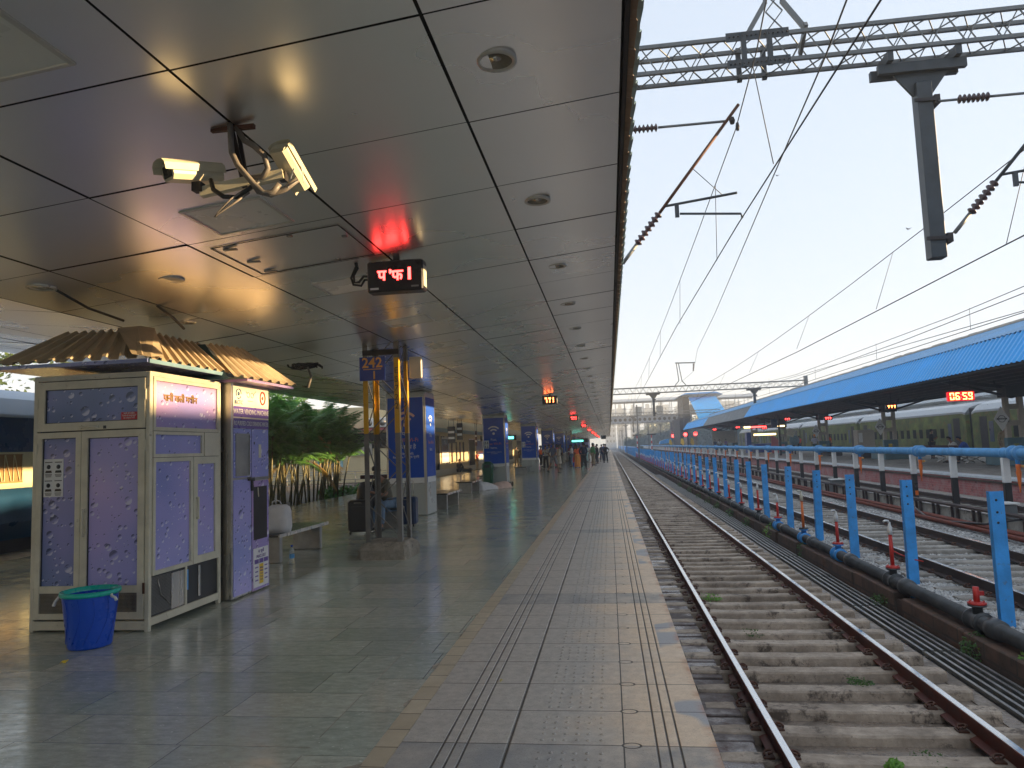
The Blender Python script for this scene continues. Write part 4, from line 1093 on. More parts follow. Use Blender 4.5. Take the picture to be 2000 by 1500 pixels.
m = MB(); m.box(KX1-.021, KX1-.012, 6.62, 6.86, .13, .47); m.box(KX1-.021, KX1-.012, 7.08, 7.12, .16, .47); m.tube([(KX1-.01, 6.4, .46), (KX1-.008, 6.45, .3), (KX1-.01, 6.6, .18)], .004, 5); part(m, 'inner_fittings', M['steel'], kt)
part(MB().box(KX1-.012, KX1-.004, 6.84, 6.87, .12, .5), 'vent_mullion', M['cream'], kt)
part(MB().box(KX1-.022, KX1-.010, 6.88, 6.90, .26, .46), 'blue_tag', M['bprimer'], kt)
for y in (1,): text('पानी वाली मशीन', .095, facing((KX1-.010, 6.76, 2.18), '+x'), M['hindi'], kt, ext=.003, label='raised Hindi lettering', off=.002)
# roofs: corrugated hipped canopy
def corr_slope(P0, P1, Q0, Q1, n, amp, nrm):
    """sheet between eave line P0-P1 and top line Q0-Q1 with trapezoid ribs running up the slope"""
    P0, P1, Q0, Q1, nrm = map(Vector, (P0, P1, Q0, Q1, nrm)); nrm.normalize(); m = MB(); a = []; c = []
    st = [(0, 0), (.42, 0), (.56, 1), (.80, 1), (.94, 0)]
    for k in range(n):
        for u, h in st:
            f = (k+u)/n; a.append(P0.lerp(P1, f)+nrm*amp*h); c.append(Q0.lerp(Q1, f)+nrm*amp*h)
    a.append(P1); c.append(Q1); L = len(a)
    lo = [p-nrm*.004 for p in a]; lo2 = [p-nrm*.004 for p in c]
    m.add(a+c+lo+lo2, [(i, i+1, L+i+1, L+i) for i in range(L-1)]+[(2*L+i+1, 2*L+i, 3*L+i, 3*L+i+1) for i in range(L-1)]+[(i+1, i, 2*L+i, 2*L+i+1) for i in range(L-1)]+[(L+i, L+i+1, 3*L+i+1, 3*L+i) for i in range(L-1)])
    return m
EZ = 2.52; e = .20
part(corr_slope((KX0-.32, KY0-e, EZ), (KX1+.10, KY0-e, EZ), (KX0-.05, KY0+.42, 2.90), (KX1-.40, KY0+.42, 2.90), 9, .035, (0, -.5, .85)), 'front_roof_slope', M['roofsheet'], kt)
part(corr_slope((KX1+.13, KY0-e+.03, EZ-.01), (KX1+.13, KY1+.02, EZ-.01), (KX1-.42, KY0+.42, 2.90), (KX1-.42, KY1+.25, 2.90), 9, .030, (.5, 0, .85)), 'side_roof_slope', M['roofsheet'], kt)
m = MB(); m.add([(KX1+.155, KY0-e-.02, EZ+.0), (KX1-.03, KY0-e-.03, EZ+.035), (KX1+.15, KY0-.02, EZ+.03), (KX1-.43, KY0+.46, 2.955), (KX1-.62, KY0+.36, 2.93), (KX1-.30, KY0+.50, 2.93)], [(0, 3, 4, 1), (0, 2, 5, 3)])
part(m, 'hip_cap', M['roofsheet'], kt)
m = MB(); m.prism([(KY0-e-.0, EZ-.035), (KY1+.05, EZ-.035), (KY1+.05, EZ-.012), (KY0-e, EZ-.012)], 'x', KX0-.33, KX1+.11); part(m, 'soffit', M['dropA'], kt)
m = MB(); m.box(KX1+.115, KX1+.13, KY0-e, KY1+.05, EZ-.05, EZ-.012); part(m, 'fascia_trim', M['teal'], kt)
m = MB(); m.box(KX0-.33, KX1+.112, KY0-e-.012, KY0-e, EZ-.045, EZ-.010); part(m, 'front_fascia', M['dropA'], kt)

# vending machine beside it
VX0, VX1, VY0, VY1, VH = -5.15, -4.17, 7.56, 8.42, 2.44
vt = T('water_vending_machine', 'tall steel water vending cabinet with printed sign, right of the kiosk', 'vending machine', (VX1, VY0, 0))
part(MB().bbox(VX0, VX1-.012, VY0, VY1, .01, VH, .01), 'cabinet', M['steel'], vt)
part(MB().box(VX1-.012, VX1-.004, VY0+.01, VY1-.005, 1.92, VH-.01), 'header_board', M['cream'], vt)
part(MB().box(VX1-.004, VX1-.001, VY0+.015, VY1-.01, 2.035, 2.155), 'violet_band', M['violet'], vt)
part(MB().box(VX1-.004, VX1-.001, VY0+.015, VY1-.01, 1.905, 2.018), 'violet_band', M['violet'], vt)
text('WATER VENDING MACHINE', .082, facing((VX1+.001, (VY0+VY1)/2, 2.095), '+x'), M['white'], vt, xs=.80)
text('RO PURIFIED COLD DRINKING WATER', .075, facing((VX1+.001, (VY0+VY1)/2, 1.96), '+x'), M['white'], vt, xs=.62)
text('IRCTC', .065, facing((VX1-.001, VY0+.13, 2.20), '+x'), M['coachbl'], vt)
m = MB(); c = (VX1-.002, VY0+.13, 2.30)
for q in range(3):
    a0 = q*2*PI/3
    m.tube([(c[0], c[1]+.055*math.cos(a0+p*.22), c[2]+.055*math.sin(a0+p*.22)) for p in range(8)], .006, 5)
m.lathe([(.022, -.002), (.022, .002)], 12, c, 'x'); part(m, 'logo_rings', M['coachbl'], vt)
m = MB(); c = (VX1-.002, VY0+.40, 2.30)
for q in (-.045, .045): m.tube([(c[0], c[1]+q+.03*math.cos(p*PI/6), c[2]+.03*math.sin(p*PI/6)) for p in range(13)], .004, 5)
m.tube([(c[0], c[1]+.075, c[2]+.01), (c[0], c[1]+.13, c[2]+.05)], .004, 5); m.tube([(c[0], c[1]-.075, c[2]+.01), (c[0], c[1]-.10, c[2]+.04)], .004, 5)
m.box(VX1-.003, VX1-.0, c[1]-.06, c[1]+.06, 2.225, 2.232); part(m, 'spectacles_logo', M['steeld'], vt)
m = MB(); c = (VX1-.002, VY0+.70, 2.28)
m.tube([(c[0], c[1]+.062*math.cos(p*PI/8), c[2]+.075*math.sin(p*PI/8)) for p in range(17)], .010, 6); m.lathe([(.022, -.002), (.022, .002)], 12, c, 'x'); part(m, 'round_red_logo', M['red'], vt)
part(MB().box(VX1-.012, VX1-.006, VY0+.02, VY0+.42, .04, 1.32), 'lower_left_door', M['dropB'], vt)
dr_ = part(MB().box(VX1-.012, VX1-.005, VY0+.02, VY0+.42, 1.345, 1.90), 'service_door', M['dropB'], vt)
m = MB()
for B in ((VY0+.06, VY0+.38, 1.83, 1.845), (VY0+.06, VY0+.38, 1.36, 1.375), (VY0+.06, VY0+.072, 1.375, 1.83), (VY0+.368, VY0+.38, 1.375, 1.83)): m.box(VX1-.005, VX1+.004, *B)
for q in range(9): m.box(VX1-.004, VX1+.001, VY0+.075, VY0+.365, 1.40+q*.048, 1.406+q*.048)
part(m, 'window_bars', M['steeld'], dr_)
part(MB().box(VX1-.0055, VX1-.0045, VY0+.072, VY0+.368, 1.375, 1.83), 'window_glass', M['steeld'], dr_)
part(MB().box(VX1-.012, VX1-.005, VY0+.44, VY1-.01, 1.335, 1.90), 'upper_right_panel', M['dropB'], vt)
part(MB().box(VX1-.0045, VX1-.002, VY0+.60, VY0+.66, 1.56, 1.72), 'coin_plate', M['cream'], vt)
part(MB().box(VX1-.0045, VX1-.002, VY0+.485, VY0+.505, 1.72, 1.75), 'keyhole', M['black'], vt)
part(MB().box(VX1-.011, VX1+.001, VY0+.42, VY1-.005, 1.30, 1.33), 'panel_joint', M['steeld'], vt)
m = MB(); m.box(VX1-.002, VX1+.02, VY0+.33, VY0+.46, 1.30, 1.325); m.box(VX1, VX1+.02, VY0+.40, VY0+.43, 1.18, 1.30); part(m, 'hasp_and_padlock', M['dark'], vt)
part(MB().box(VX1-.012, VX1-.005, VY0+.44, VY1-.01, .02, 1.29), 'dispensing_front', M['dropC'], vt)
o = part(MB().box(VX1-.0045, VX1-.002, VY0+.47, VY1-.06, .60, 1.22), 'bottle_recess', M['dark'], vt)
part(MB().tube([(VX1+.0, VY0+.57, 1.21), (VX1+.006, VY0+.575, 1.1)], .006, 6), 'nozzle', M['cream'], o)
part(MB().box(VX1-.0045, VX1-.0025, VY0+.46, VY1-.03, .05, .50), 'price_sheet', M['cloth_white'], vt)
text('दर सूची', .05, facing((VX1-.001, VY0+.645, .46), '+x'), M['violet'], vt)
text('PRICE LIST', .05, facing((VX1-.001, VY0+.645, .40), '+x'), M['violet'], vt)
m = MB()
for q in range(3): m.box(VX1-.0024, VX1-.001, VY0+.485+q*.115, VY0+.585+q*.115, .32, .37)
for q in range(4):
    for p in (0, 2): m.box(VX1-.0024, VX1-.001, VY0+.50+p*.115, VY0+.57+p*.115, .27-q*.05, .285-q*.05)
part(m, 'price_table', M['violet'], vt)
part(MB().box(VX1-.0024, VX1-.0012, VY0+.60, VY0+.70, .08, .31), 'price_highlight', M['yellowbin'], vt)
text('300ml\n500ml\n1 Ltr\n2 Ltr\n5 Ltr', .034, facing((VX1-.0006, VY0+.65, .195), '+x'), M['violet'], vt)
part(corr_slope((VX1+.16, 7.30, EZ-.06), (VX1+.22, VY1+.32, EZ-.06), (VX1-.36, 7.62, 2.88), (VX1-.36, VY1+.02, 2.92), 7, .03, (.5, 0, .85)), 'roof_slope', M['roofsheet'], vt)
m = MB(); m.add([(VX1+.12, 7.26, EZ-.09), (VX1-.36, 7.60, 2.88), (VX0, 7.60, 2.88), (VX0, 7.26, EZ-.09)], [(0, 1, 2, 3)]); part(m, 'teal_end_slope', M['darkteal'], vt)
m = MB(); m.prism([(VX0, EZ-.10), (VX1+.19, EZ-.10), (VX1+.19, EZ-.07), (VX0, EZ-.07)], 'y', 7.53, VY1+.30); part(m, 'soffit', M['dropC'], vt)

# ------------------------------------------------------------------ bucket, bench, bag, bottle
t = T('bucket', 'bright blue plastic bucket with green rim in front of the kiosk', 'bucket', (-4.515, 5.80, 0))
m = MB(); c = (-4.515, 5.80, 0)
m.lathe([(.0, .004), (.165, .004), (.172, .02), (.218, .44), (.222, .455), (.208, .455), (.16, .03), (.0, .03)], 40, c, caps=False); part(m, 'pail', M['bucket'], t)
part(MB().lathe([(.205, .44), (.232, .44), (.238, .455), (.234, .478), (.212, .480), (.205, .44)], 40, c, caps=False), 'green_rim', M['lid'], t)
m = MB()
for k in range(5):
    a0 = -2.3+k*.55
    m.tube([(c[0]+(.180+.040*q/9*1.0)*math.cos(a0+.45*math.sin(q/9*2.2)), c[1]+(.180+.040*q/9*1.0)*math.sin(a0+.45*math.sin(q/9*2.2)), .05+.37*q/9) for q in range(10)], .004, 5)
part(m, 'moulded_ribs', M['bucket'], t)
for s_ in (-1, 1):
    x = c[0]+s_*.225
    part(MB().tube([(x-s_*.01, c[1]-.03, .45), (x+s_*.035, c[1]-.05, .43), (x+s_*.065, c[1]-.06, .385), (x+s_*.07, c[1]-.07, .35)] if s_ < 0 else [(x-.01, c[1]-.03, .46), (x+.01, c[1]-.05, .43), (x+.05, c[1]-.06, .42), (x+.07, c[1]-.07, .40)], [.012, .011, .012, .014], 8), 'handle_lug', M['white'], t)
def bench(x0, x1, y0, y1, label, mat, z=.43):
    t = T('bench', label, 'bench', ((x0+x1)/2, (y0+y1)/2, 0), 'steel edged benches on the left platform')
    part(MB().bbox(x0, x1, y0, y1, z-.035, z, .008), 'seat_slab', mat, t)
    m = MB(); m.box(x1+.001, x1+.016, y0-.01, y1+.01, z-.045, z+.004); m.box(x0-.016, x0-.001, y0-.01, y1+.01, z-.045, z+.004); part(m, 'steel_edge', M['steel'], t)
    for yy in (y0+.14, y1-.22):
        part(MB().bbox(x0+.05, x1-.05, yy, yy+.10, 0, z-.036, .01), 'leg', M['steeld'], t)
    return t
b1_ = bench(-5.42, -4.84, 10.05, 11.9, 'nearest bench, with white bag, beyond the vending machine', M['granite'])
t = T('cloth_bag', 'white cloth bag standing on the nearest bench', 'bag', (-4.98, 10.35, .432))
m = MB(); rr = random.Random(8); rings = []
for k, (w_, d_, z_) in enumerate(((.17, .12, 0), (.19, .14, .08), (.18, .14, .2), (.175, .12, .30), (.15, .10, .375), (.10, .07, .41), (.02, .02, .415))):
    rings.append([(-4.98+w_*math.copysign(abs(math.cos(a))**.6, math.cos(a))+rr.uniform(-.008, .008), 10.35+d_*math.copysign(abs(math.sin(a))**.6, math.sin(a))+rr.uniform(-.008, .008), .434+z_+rr.uniform(-.006, .006)) for a in [2*PI*q/18 for q in range(18)]])
m.loft(rings, smooth=True); part(m, 'bag_body', M['cloth_white'], t)
part(MB().tube([(-5.06, 10.3, .84), (-5.04, 10.28, .90), (-4.98, 10.28, .92), (-4.93, 10.29, .90), (-4.91, 10.3, .85)], .009, 6), 'handle_strap', M['cloth_white'], t)
t = T('water_bottle', 'clear plastic water bottle on the floor by the nearest bench', 'bottle', (-4.67, 10.12, 0))
m = MB().lathe([(.035, .003), (.037, .02), (.034, .08), (.037, .1), (.034, .13), (.037, .15), (.037, .19), (.015, .235), (.014, .25)], 14, (-4.67, 10.12, 0)); gm, gnt, gb = newmat('clear_plastic'); gb.inputs['Transmission Weight'].default_value = .85; gb.inputs['Base Color'].default_value = (.8, .88, .92, 1); gb.inputs['Roughness'].default_value = .12; gb.inputs['IOR'].default_value = 1.2
part(m, 'bottle_body', gm, t); part(MB().lathe([(.017, .25), (.017, .272), (.001, .273)], 12, (-4.67, 10.12, 0)), 'cap', M['bucket'], t)
part(MB().lathe([(.0375, .085), (.0375, .145)], 14, (-4.67, 10.12, 0), caps=False), 'label_band', M['bpipe'], t)
bench(-4.92, -4.34, 18.9, 20.7, 'bench partly hidden behind the nearest poster pillar', M['granite'])
bench(-5.5, -4.92, 25.4, 27.3, 'bench with a covered sleeper lying beyond it', M['granite'])
bench(-5.75, -5.1, 31.0, 32.3, 'bench beside the green bin', M['granite'])
bench(-5.7, -5.0, 42.6, 44.0, 'bench in front of the seated woman in pink', M['granite'])
bench(-5.6, -5.0, 47.2, 49.2, 'bench the woman in pink sits on', M['granite'])
weed((-4.35, 5.3, .012), 9, .02, .006, P('yellow_petal', (.75, .55, .03), .6), 'fallen yellow flower on the floor in front of the bucket', name='fallen_flower', leaf=.016, seed=2)['category'] = 'flower'
weed((-.80, 4.93, .006), 5, .012, .006, P('pale_petal', (.85, .75, .3), .6), 'small pale petal on the grooved paving', name='fallen_petal', leaf=.010, seed=3)['category'] = 'petal'

# ------------------------------------------------------------------ lattice mast 242
LX0, LX1, LY0, LY1 = -3.66, -3.10, 10.45, 10.98
t = T('lattice_mast', 'grey and yellow lattice steel mast numbered 242 on a concrete plinth', 'mast', (-3.38, 10.7, 0))
m = MB(); rr = random.Random(2); rings = []
for z, g in ((0, .10), (.14, .105), (.20, .07), (.245, .02), (.25, -.02)):
    rings.append([(x+rr.uniform(-.012, .012), y+rr.uniform(-.012, .012), z) for x, y in ((LX0-g+.05, LY0-g), (-3.38, LY0-g-.01), (LX1+g-.05, LY0-g), (LX1+g, LY0-g+.05), (LX1+g, LY1+g-.05), (LX1+g-.05, LY1+g), (LX0-g+.05, LY1+g), (LX0-g, LY1+g-.05), (LX0-g, LY0-g+.05))])
m.loft(rings); part(m, 'plinth', M['plinth'], t)
def ang(x, y, sx, sy, z0, z1, w_=.075):
    pr = [(x, y), (x+sx*w_, y), (x+sx*w_, y+sy*.008), (x+sx*.008, y+sy*.008), (x+sx*.008, y+sy*w_), (x, y+sy*w_)]
    return MB().loft([[(a, c, z0) for a, c in pr], [(a, c, z1) for a, c in pr]])
for x, y, sx, sy in ((LX0, LY0, 1, 1), (LX1, LY0, -1, 1), (LX0, LY1, 1, -1), (LX1, LY1, -1, -1)):
    lg = part(ang(x, y, sx, sy, .20, 7.65), 'leg', M['latt'], t)
    w_ = .0768; x_, y_ = x-sx*.0009, y-sy*.0009
    pr = [(x_, y_), (x_+sx*w_, y_), (x_+sx*w_, y_+sy*.010), (x_+sx*.010, y_+sy*.010), (x_+sx*.010, y_+sy*w_), (x_, y_+sy*w_)]
    part(MB().loft([[(a, c, 1.86) for a, c in pr], [(a, c, 3.0) for a, c in pr]]), 'yellow_band', M['yel'], lg)
m = MB(); z = .32; k = 0
while z < 7.4:
    z2 = z+.50; f = k % 2
    for (xa, ya), (xb, yb) in ((((LX0+.03, LY0+.006), (LX1-.03, LY0+.006))), (((LX0+.03, LY1-.006), (LX1-.03, LY1-.006))), (((LX0+.006, LY0+.03), (LX0+.006, LY1-.03))), (((LX1-.006, LY0+.03), (LX1-.006, LY1-.03)))):
        a, c = ((xa, ya, z), (xb, yb, z2)) if f else ((xb, yb, z), (xa, ya, z2))
        m.bar(a, c, .014, .014)
    z = z2; k += 1
part(m, 'lacing', M['latt'], t)
sg = part(MB().box(-3.70, -3.30, LY0-.035, LY0-.025, 2.66, 3.02), 'number_plate', M['signblue'], t)
text('242', .215, facing((-3.50, LY0-.038, 2.925), '-y'), M['gold'], sg, off=.004)
text('1', .17, facing((-3.47, LY0-.038, 2.735), '-y'), M['gold'], sg, off=.004)
part(MB().box(-3.64, -3.36, LY0-.038, LY0-.036, 2.825, 2.838), 'number_rule', M['gold'], sg)
for k, ch in enumerate('ES722'): text(ch, .125, facing((LX1-.038, LY0-.004, 2.80-k*.135), '-y'), M['black'], t, name='stencil_letter')
t2 = part(MB().bbox(-3.07, -2.87, 10.93, 10.99, 2.72, 3.06, .01), 'enamel_plate', M['cream'], t)
m = MB(); m.box(LX0, LX1, LY0-.01, LY0+.05, 3.05, 3.13); part(m, 'head_collar', M['dark'], t)

# ------------------------------------------------------------------ poster pillars
def wifi(x, y, z, s, t, d='-y', mat=None):
    """fan symbol: dot and two arcs"""
    m = MB(); U = (1, 0) if d == '-y' else (0, 1)
    def pt(u, v, o): return (x+u*U[0], y+u*U[1]-(o if d == '-y' else 0), z+v) if d == '-y' else (x+o, y+u, z+v)
    N = 20; m.loft([[pt(s*.13*math.cos(2*PI*q/N), s*.13*math.sin(2*PI*q/N), o) for q in range(N)] for o in (0, .002)])
    for r in (.42, .72):
        w_ = .075; a = [R(42)+R(96)*q/14 for q in range(15)]
        poly = [(s*(r-w_)*math.cos(q), s*(r-w_)*math.sin(q)) for q in a]+[(s*(r+w_)*math.cos(q), s*(r+w_)*math.sin(q)) for q in a[::-1]]
        n = len(poly)
        # strip quads
        for q in range(14):
            m.add([pt(*poly[q], .002), pt(*poly[q+1], .002), pt(*poly[n-2-q], .002), pt(*poly[n-1-q], .002)], [(0, 1, 2, 3)])
    return part(m, 'wifi_symbol', mat or M['paper'], t)
pal = P('salmon_print', (.75, .45, .38), .5, var=.03); ora = P('orange_print', (.62, .20, .10), .5, var=.03)
def pillar(y, k):
    xa, xb, yb = -5.50, -4.50, y+1.0
    t = T('poster_pillar', 'placeholder', 'pillar', ((xa+xb)/2, y+.5, 0), 'clad pillars carrying blue posters')
    H = cz(VX)+.04
    m = MB().bbox(xa, xb, y, yb, 0, H, .03); part(m, 'cladding', M['clad'], t)
    m = MB()
    for x in (xa+.0, xb-.03): m.box(x+.004, x+.026, y-.006, y-.001, .02, H-.1)
    m.box(xb+.001, xb+.006, y+.004, y+.03, .02, H-.1); m.box(xb+.001, xb+.006, yb-.03, yb-.004, .02, H-.1)
    part(m, 'metal_edging', M['steel'], t)
    z0, z1 = .80, 2.92
    pz = part(MB().box(xa+.05, xb-.05, y-.012, y-.002, z0, z1), 'front_poster', M['poster'], t)
    m = MB(); m.box(xa+.05, xb-.05, y-.0145, y-.0122, z0+.002, z0+.13); part(m, 'white_footer', M['paper'], pz)
    sp = part(MB().box(xb+.002, xb+.010, y+.08, yb-.08, z0, z1), 'side_poster', M['poster'], t)
    part(MB().box(xb+.0102, xb+.0125, y+.08, yb-.08, z0+.002, z0+.14), 'white_footer', M['paper'], sp)
    m = MB(); m.box(xa+.043, xb-.043, y-.0155, y-.002, z1, z1+.012); m.box(xa+.043, xb-.043, y-.0155, y-.002, z0-.012, z0); m.box(xa+.036, xa+.049, y-.0155, y-.002, z0, z1); m.box(xb-.049, xb-.036, y-.0155, y-.002, z0, z1); part(m, 'poster_frame', M['steel'], t)
    cx = (xa+xb)/2; cy = (y+yb)/2
    big = k < 3
    wifi(cx, y-.0125, 2.24, .42, pz, '-y', pal if k == 0 else None)
    if k == 0:
        text('यहाँ', .135, facing((cx, y-.0135, 2.02), '-y'), M['paper'], pz)
        text('मुफ़्त Wi-Fi', .135, facing((cx+.02, y-.0135, 1.86), '-y'), ora, pz)
        text('उपलब्ध है', .135, facing((cx, y-.0135, 1.69), '-y'), M['paper'], pz)
        text('इंटरनेट के लिए,\nRailWire नेटवर्क चुनिए', .075, facing((cx, y-.0135, 1.48), '-y'), M['paper'], pz)
    else:
        text('Fast,', .15, facing((cx, y-.0135, 1.97), '-y'), M['paper'], pz)
        text('Free Wi-Fi', .15, facing((cx, y-.0135, 1.79), '-y'), ora, pz)
        text('here.', .15, facing((cx, y-.0135, 1.62), '-y'), M['paper'], pz)
        if big: text('Select RailWire network\nto connect', .065, facing((cx, y-.0135, 1.40), '-y'), M['paper'], pz)
    if k == 1 or k == 2:
        nsh = part(MB().box(xa+.07, xa+.28, y-.016, y-.0125, 1.60, 1.95), 'notice_sheet', M['paper'], pz)
        m = MB()
        for a in (.12, .22):
            for c in (1.68, 1.85): m.lathe([(.001, -.001), (.024, -.001), (.024, .001), (.001, .001)], 10, (xa+a, y-.0175, c+.02), 'y'); m.box(xa+a-.035, xa+a+.035, y-.0185, y-.0165, c-.06, c-.03)
        part(m, 'printed_portraits', M['black'], nsh)
    if big:
        wifi(xb+.0105, cy, 2.24, .30, sp, '+x')
        text('Fast,', .12, facing((xb+.0115, cy, 1.97), '+x'), M['paper'], sp)
        text('Free Wi-Fi', .12, facing((xb+.0115, cy, 1.79), '+x'), ora, sp)
        text('here.', .12, facing((xb+.0115, cy, 1.62), '+x'), M['paper'], sp)
    return t
pl = None
for k in range(12):
    y = 17.35+13.77*k
    if k < 4:
        p = pillar(y, k); p['label'] = ['nearest clad pillar with Hindi wifi poster beyond the lattice mast', 'second clad pillar with English wifi poster and green bin', 'third clad pillar with wifi poster behind the woman in pink', 'fourth clad pillar with blue wifi poster'][k]
        if k == 3: trp = tree_of(p); p3 = p
    else: clone(p3, (-5.0, y+.5, 0), 0, 'clad blue poster pillar far down the platform', tree=trp)

# suitcase number sign
# green pillar bin
t = T('litter_bin', 'dark green swing top bin in front of the second pillar', 'bin', (-5.22, 30.6, 0))
m = MB().loft([[(-5.22+w_*a, 30.6+d_*c, z) for a, c in ((-1, -.6), (-.7, -1), (.7, -1), (1, -.6), (1, .6), (.7, 1), (-.7, 1), (-1, .6))] for w_, d_, z in ((.20, .16, 0), (.22, .18, .5), (.235, .19, .72))]); part(m, 'bin_body', M['green'], t)
m = MB().loft([[(-5.22+w_*a, 30.6+d_*c, z) for a, c in ((-1, -.6), (-.7, -1), (.7, -1), (1, -.6), (1, .6), (.7, 1), (-.7, 1), (-1, .6))] for w_, d_, z in ((.25, .20, .72), (.25, .2, .80), (.22, .18, .95), (.12, .1, 1.04))]); part(m, 'domed_lid', M['green'], t)
part(MB().box(-5.33, -5.11, 30.39, 30.398, .78, .90), 'flap', M['black'], t)

# small signboard over the platform further down
one(MB().box(-.95, -.35, 88, 88.2, 2.3, 2.75), 'hanging_screen', M['ledbox'], 'dark hanging screen near the far end of the canopy edge', 'screen', (-.65, 88, 2.3))
t = T('platform_sign', 'long magenta and cyan lit display hanging between the second and third pillars', 'display board', (-6.1, 39.4, 2.3))
part(MB().box(-7.2, -5.15, 40.0, 40.12, 2.02, 2.32), 'housing', M['ledbox'], t)
part(MB().box(-7.0, -6.1, 39.99, 39.998, 2.10, 2.24), 'magenta_text', M['ledmag'], t); part(MB().box(-6.08, -5.30, 39.99, 39.998, 2.10, 2.24), 'cyan_text', M['ledcy'], t)
part(MB().box(-6.3, -6.25, 40.0, 40.05, 2.32, cz(-6.3)), 'hanger', M['black'], t)
t = T('platform_sign', 'green lit display hanging far down the platform', 'display board', (-3.2, 90, 2.2))
part(MB().box(-5.0, -2.6, 90, 90.1, 2.0, 2.5), 'housing', M['ledbox'], t); part(MB().box(-4.6, -3.2, 89.985, 89.995, 2.1, 2.3), 'green_text', M['ledcy'], t)

# ------------------------------------------------------------------ people
def skinned(name, V, Ed, rad, mat, parent, root=0, sub=1, sx=None):
    me = bpy.data.meshes.new(name); me.from_pydata(V, Ed, []); me.update()
    o = bpy.data.objects.new(name, me); COL.objects.link(o)
    bm = bmesh.new(); bm.from_mesh(me); L = bm.verts.layers.skin.verify(); bm.verts.ensure_lookup_table()
    for i, v in enumerate(bm.verts):
        r = rad[i]; v[L].radius = (r, r) if not isinstance(r, tuple) else r; v[L].use_root = (i == root)
    bm.to_mesh(me); bm.free()
    md = o.modifiers.new('s', 'SKIN'); md.use_smooth_shade = True
    if sub: o.modifiers.new('u', 'SUBSURF').levels = sub
    bpy.context.view_layer.update()
    m2 = bpy.data.meshes.new_from_object(o.evaluated_get(bpy.context.evaluated_depsgraph_get()))
    bpy.data.objects.remove(o); m2.materials.clear(); m2.materials.append(mat)
    m2.polygons.foreach_set('use_smooth', [True]*len(m2.polygons))
    ob = bpy.data.objects.new(name, m2); COL.objects.link(ob); ob.parent = parent; return ob
def person(x, y, head_deg, label, group=None, h=1.68, skin=0, top=('white', (.6, .6, .6)), bot=('black', (.02, .02, .025)), pose='stand', long=False, skirt=False, bare_arms=True, shorts=False, seat=.45, z=0., hands=False, arm='down', lean=0., hairlong=False, cap=None, seed=0, back=False):
    rr = random.Random(seed*7+int(y*13)); k = h/1.72
    t = T('person', label, 'person', (x, y, z), group); t.rotation_euler = (0, 0, R(-head_deg))   # local +y is forward
    sp = rr.uniform(.07, .12); J = {}
    if pose in ('sit', 'squat'):
        hz = seat+.09 if pose == 'sit' else .14
        J['pel'] = (0, 0, hz); J['wai'] = (0, .03+lean*.1, hz+.16); J['che'] = (0, .06+lean*.35, hz+.36); J['neb'] = (0, .09+lean*.55, hz+.50)
        kn = .45 if pose == 'sit' else .50
        for s, n in ((-1, 'L'), (1, 'R')):
            J['hip'+n] = (s*.09, .03, hz-.01); J['kne'+n] = (s*(.12 if pose == 'sit' else .16), kn*.93, (hz+.02) if pose == 'sit' else .42)
            J['ank'+n] = (s*.12, kn*.93+(.04 if pose == 'sit' else -.10), .09); J['toe'+n] = (s*.14, kn*.93+.20+(0 if pose == 'sit' else -.10), .04)
            J['sho'+n] = (s*.175, J['neb'][1]-.02, J['neb'][2]-.06)
            J['elb'+n] = (s*.21, J['sho'+n][1]+.16, J['sho'+n][2]-.24); J['wri'+n] = (s*.07, J['sho'+n][1]+.33, J['sho'+n][2]-.22-.04*s)
            J['han'+n] = (s*.045, J['sho'+n][1]+.40, J['sho'+n][2]-.19-.03*s)
    else:
        st = {'stand': 0, 'walk': .24}[pose]
        J['pel'] = (0, 0, .94); J['wai'] = (0, lean*.1, 1.08); J['che'] = (0, lean*.3+.01, 1.28); J['neb'] = (0, lean*.5, 1.43)
        for s, n in ((-1, 'L'), (1, 'R')):
            f = st*s
            J['hip'+n] = (s*.09, 0, .90); J['kne'+n] = (s*(.09+sp*.3), f*.6+.03, .50+(.03 if f < 0 else 0)); J['ank'+n] = (s*(.09+sp*.6), f*(1.5 if f < 0 else 1.1), .09+(.12 if f < 0 else 0)); J['toe'+n] = (s*(.10+sp*.7), f*(1.5 if f < 0 else 1.1)+.15, .035+(.04 if f < 0 else 0))
            J['sho'+n] = (s*.18, J['neb'][1]-.01, 1.38)
            if arm == 'down' or (arm == 'one' and s < 0): J['elb'+n] = (s*.235, -f*.5-.02, 1.11); J['wri'+n] = (s*.24, -f*.8+.05, .87); J['han'+n] = (s*.235, -f*.9+.08, .78)
            elif arm == 'back': J['elb'+n] = (s*.25, -.12, 1.12); J['wri'+n] = (s*.09, -.19, .98); J['han'+n] = (s*.03, -.20, .95)
            elif arm in ('phone', 'one'): J['elb'+n] = (s*.22, .08, 1.12); J['wri'+n] = (s*.10, .27, 1.22); J['han'+n] = (s*.06, .33, 1.29)
            elif arm == 'hips': J['elb'+n] = (s*.36, -.05, 1.15); J['wri'+n] = (s*.20, .04, 1.0); J['han'+n] = (s*.15, .06, .97)
            elif arm == 'up': J['elb'+n] = (s*.26, .12, 1.30); J['wri'+n] = (s*.12, .16, 1.50); J['han'+n] = (s*.08, .14, 1.58)
    nb = Vector(J['neb']); dwn = .16 if pose == 'sit' and lean > .2 else (.03 if lean < .2 else .09)
    J['nek'] = tuple(nb+Vector((0, .015+dwn*.2, .06))); J['hd0'] = tuple(nb+Vector((0, .03+dwn*.4, .115))); J['hd1'] = tuple(nb+Vector((0, .025+dwn*.8, .185))); J['hd2'] = tuple(nb+Vector((0, .005+dwn, .25-dwn*.15)))
    for n in J: J[n] = tuple(c*k for c in J[n])
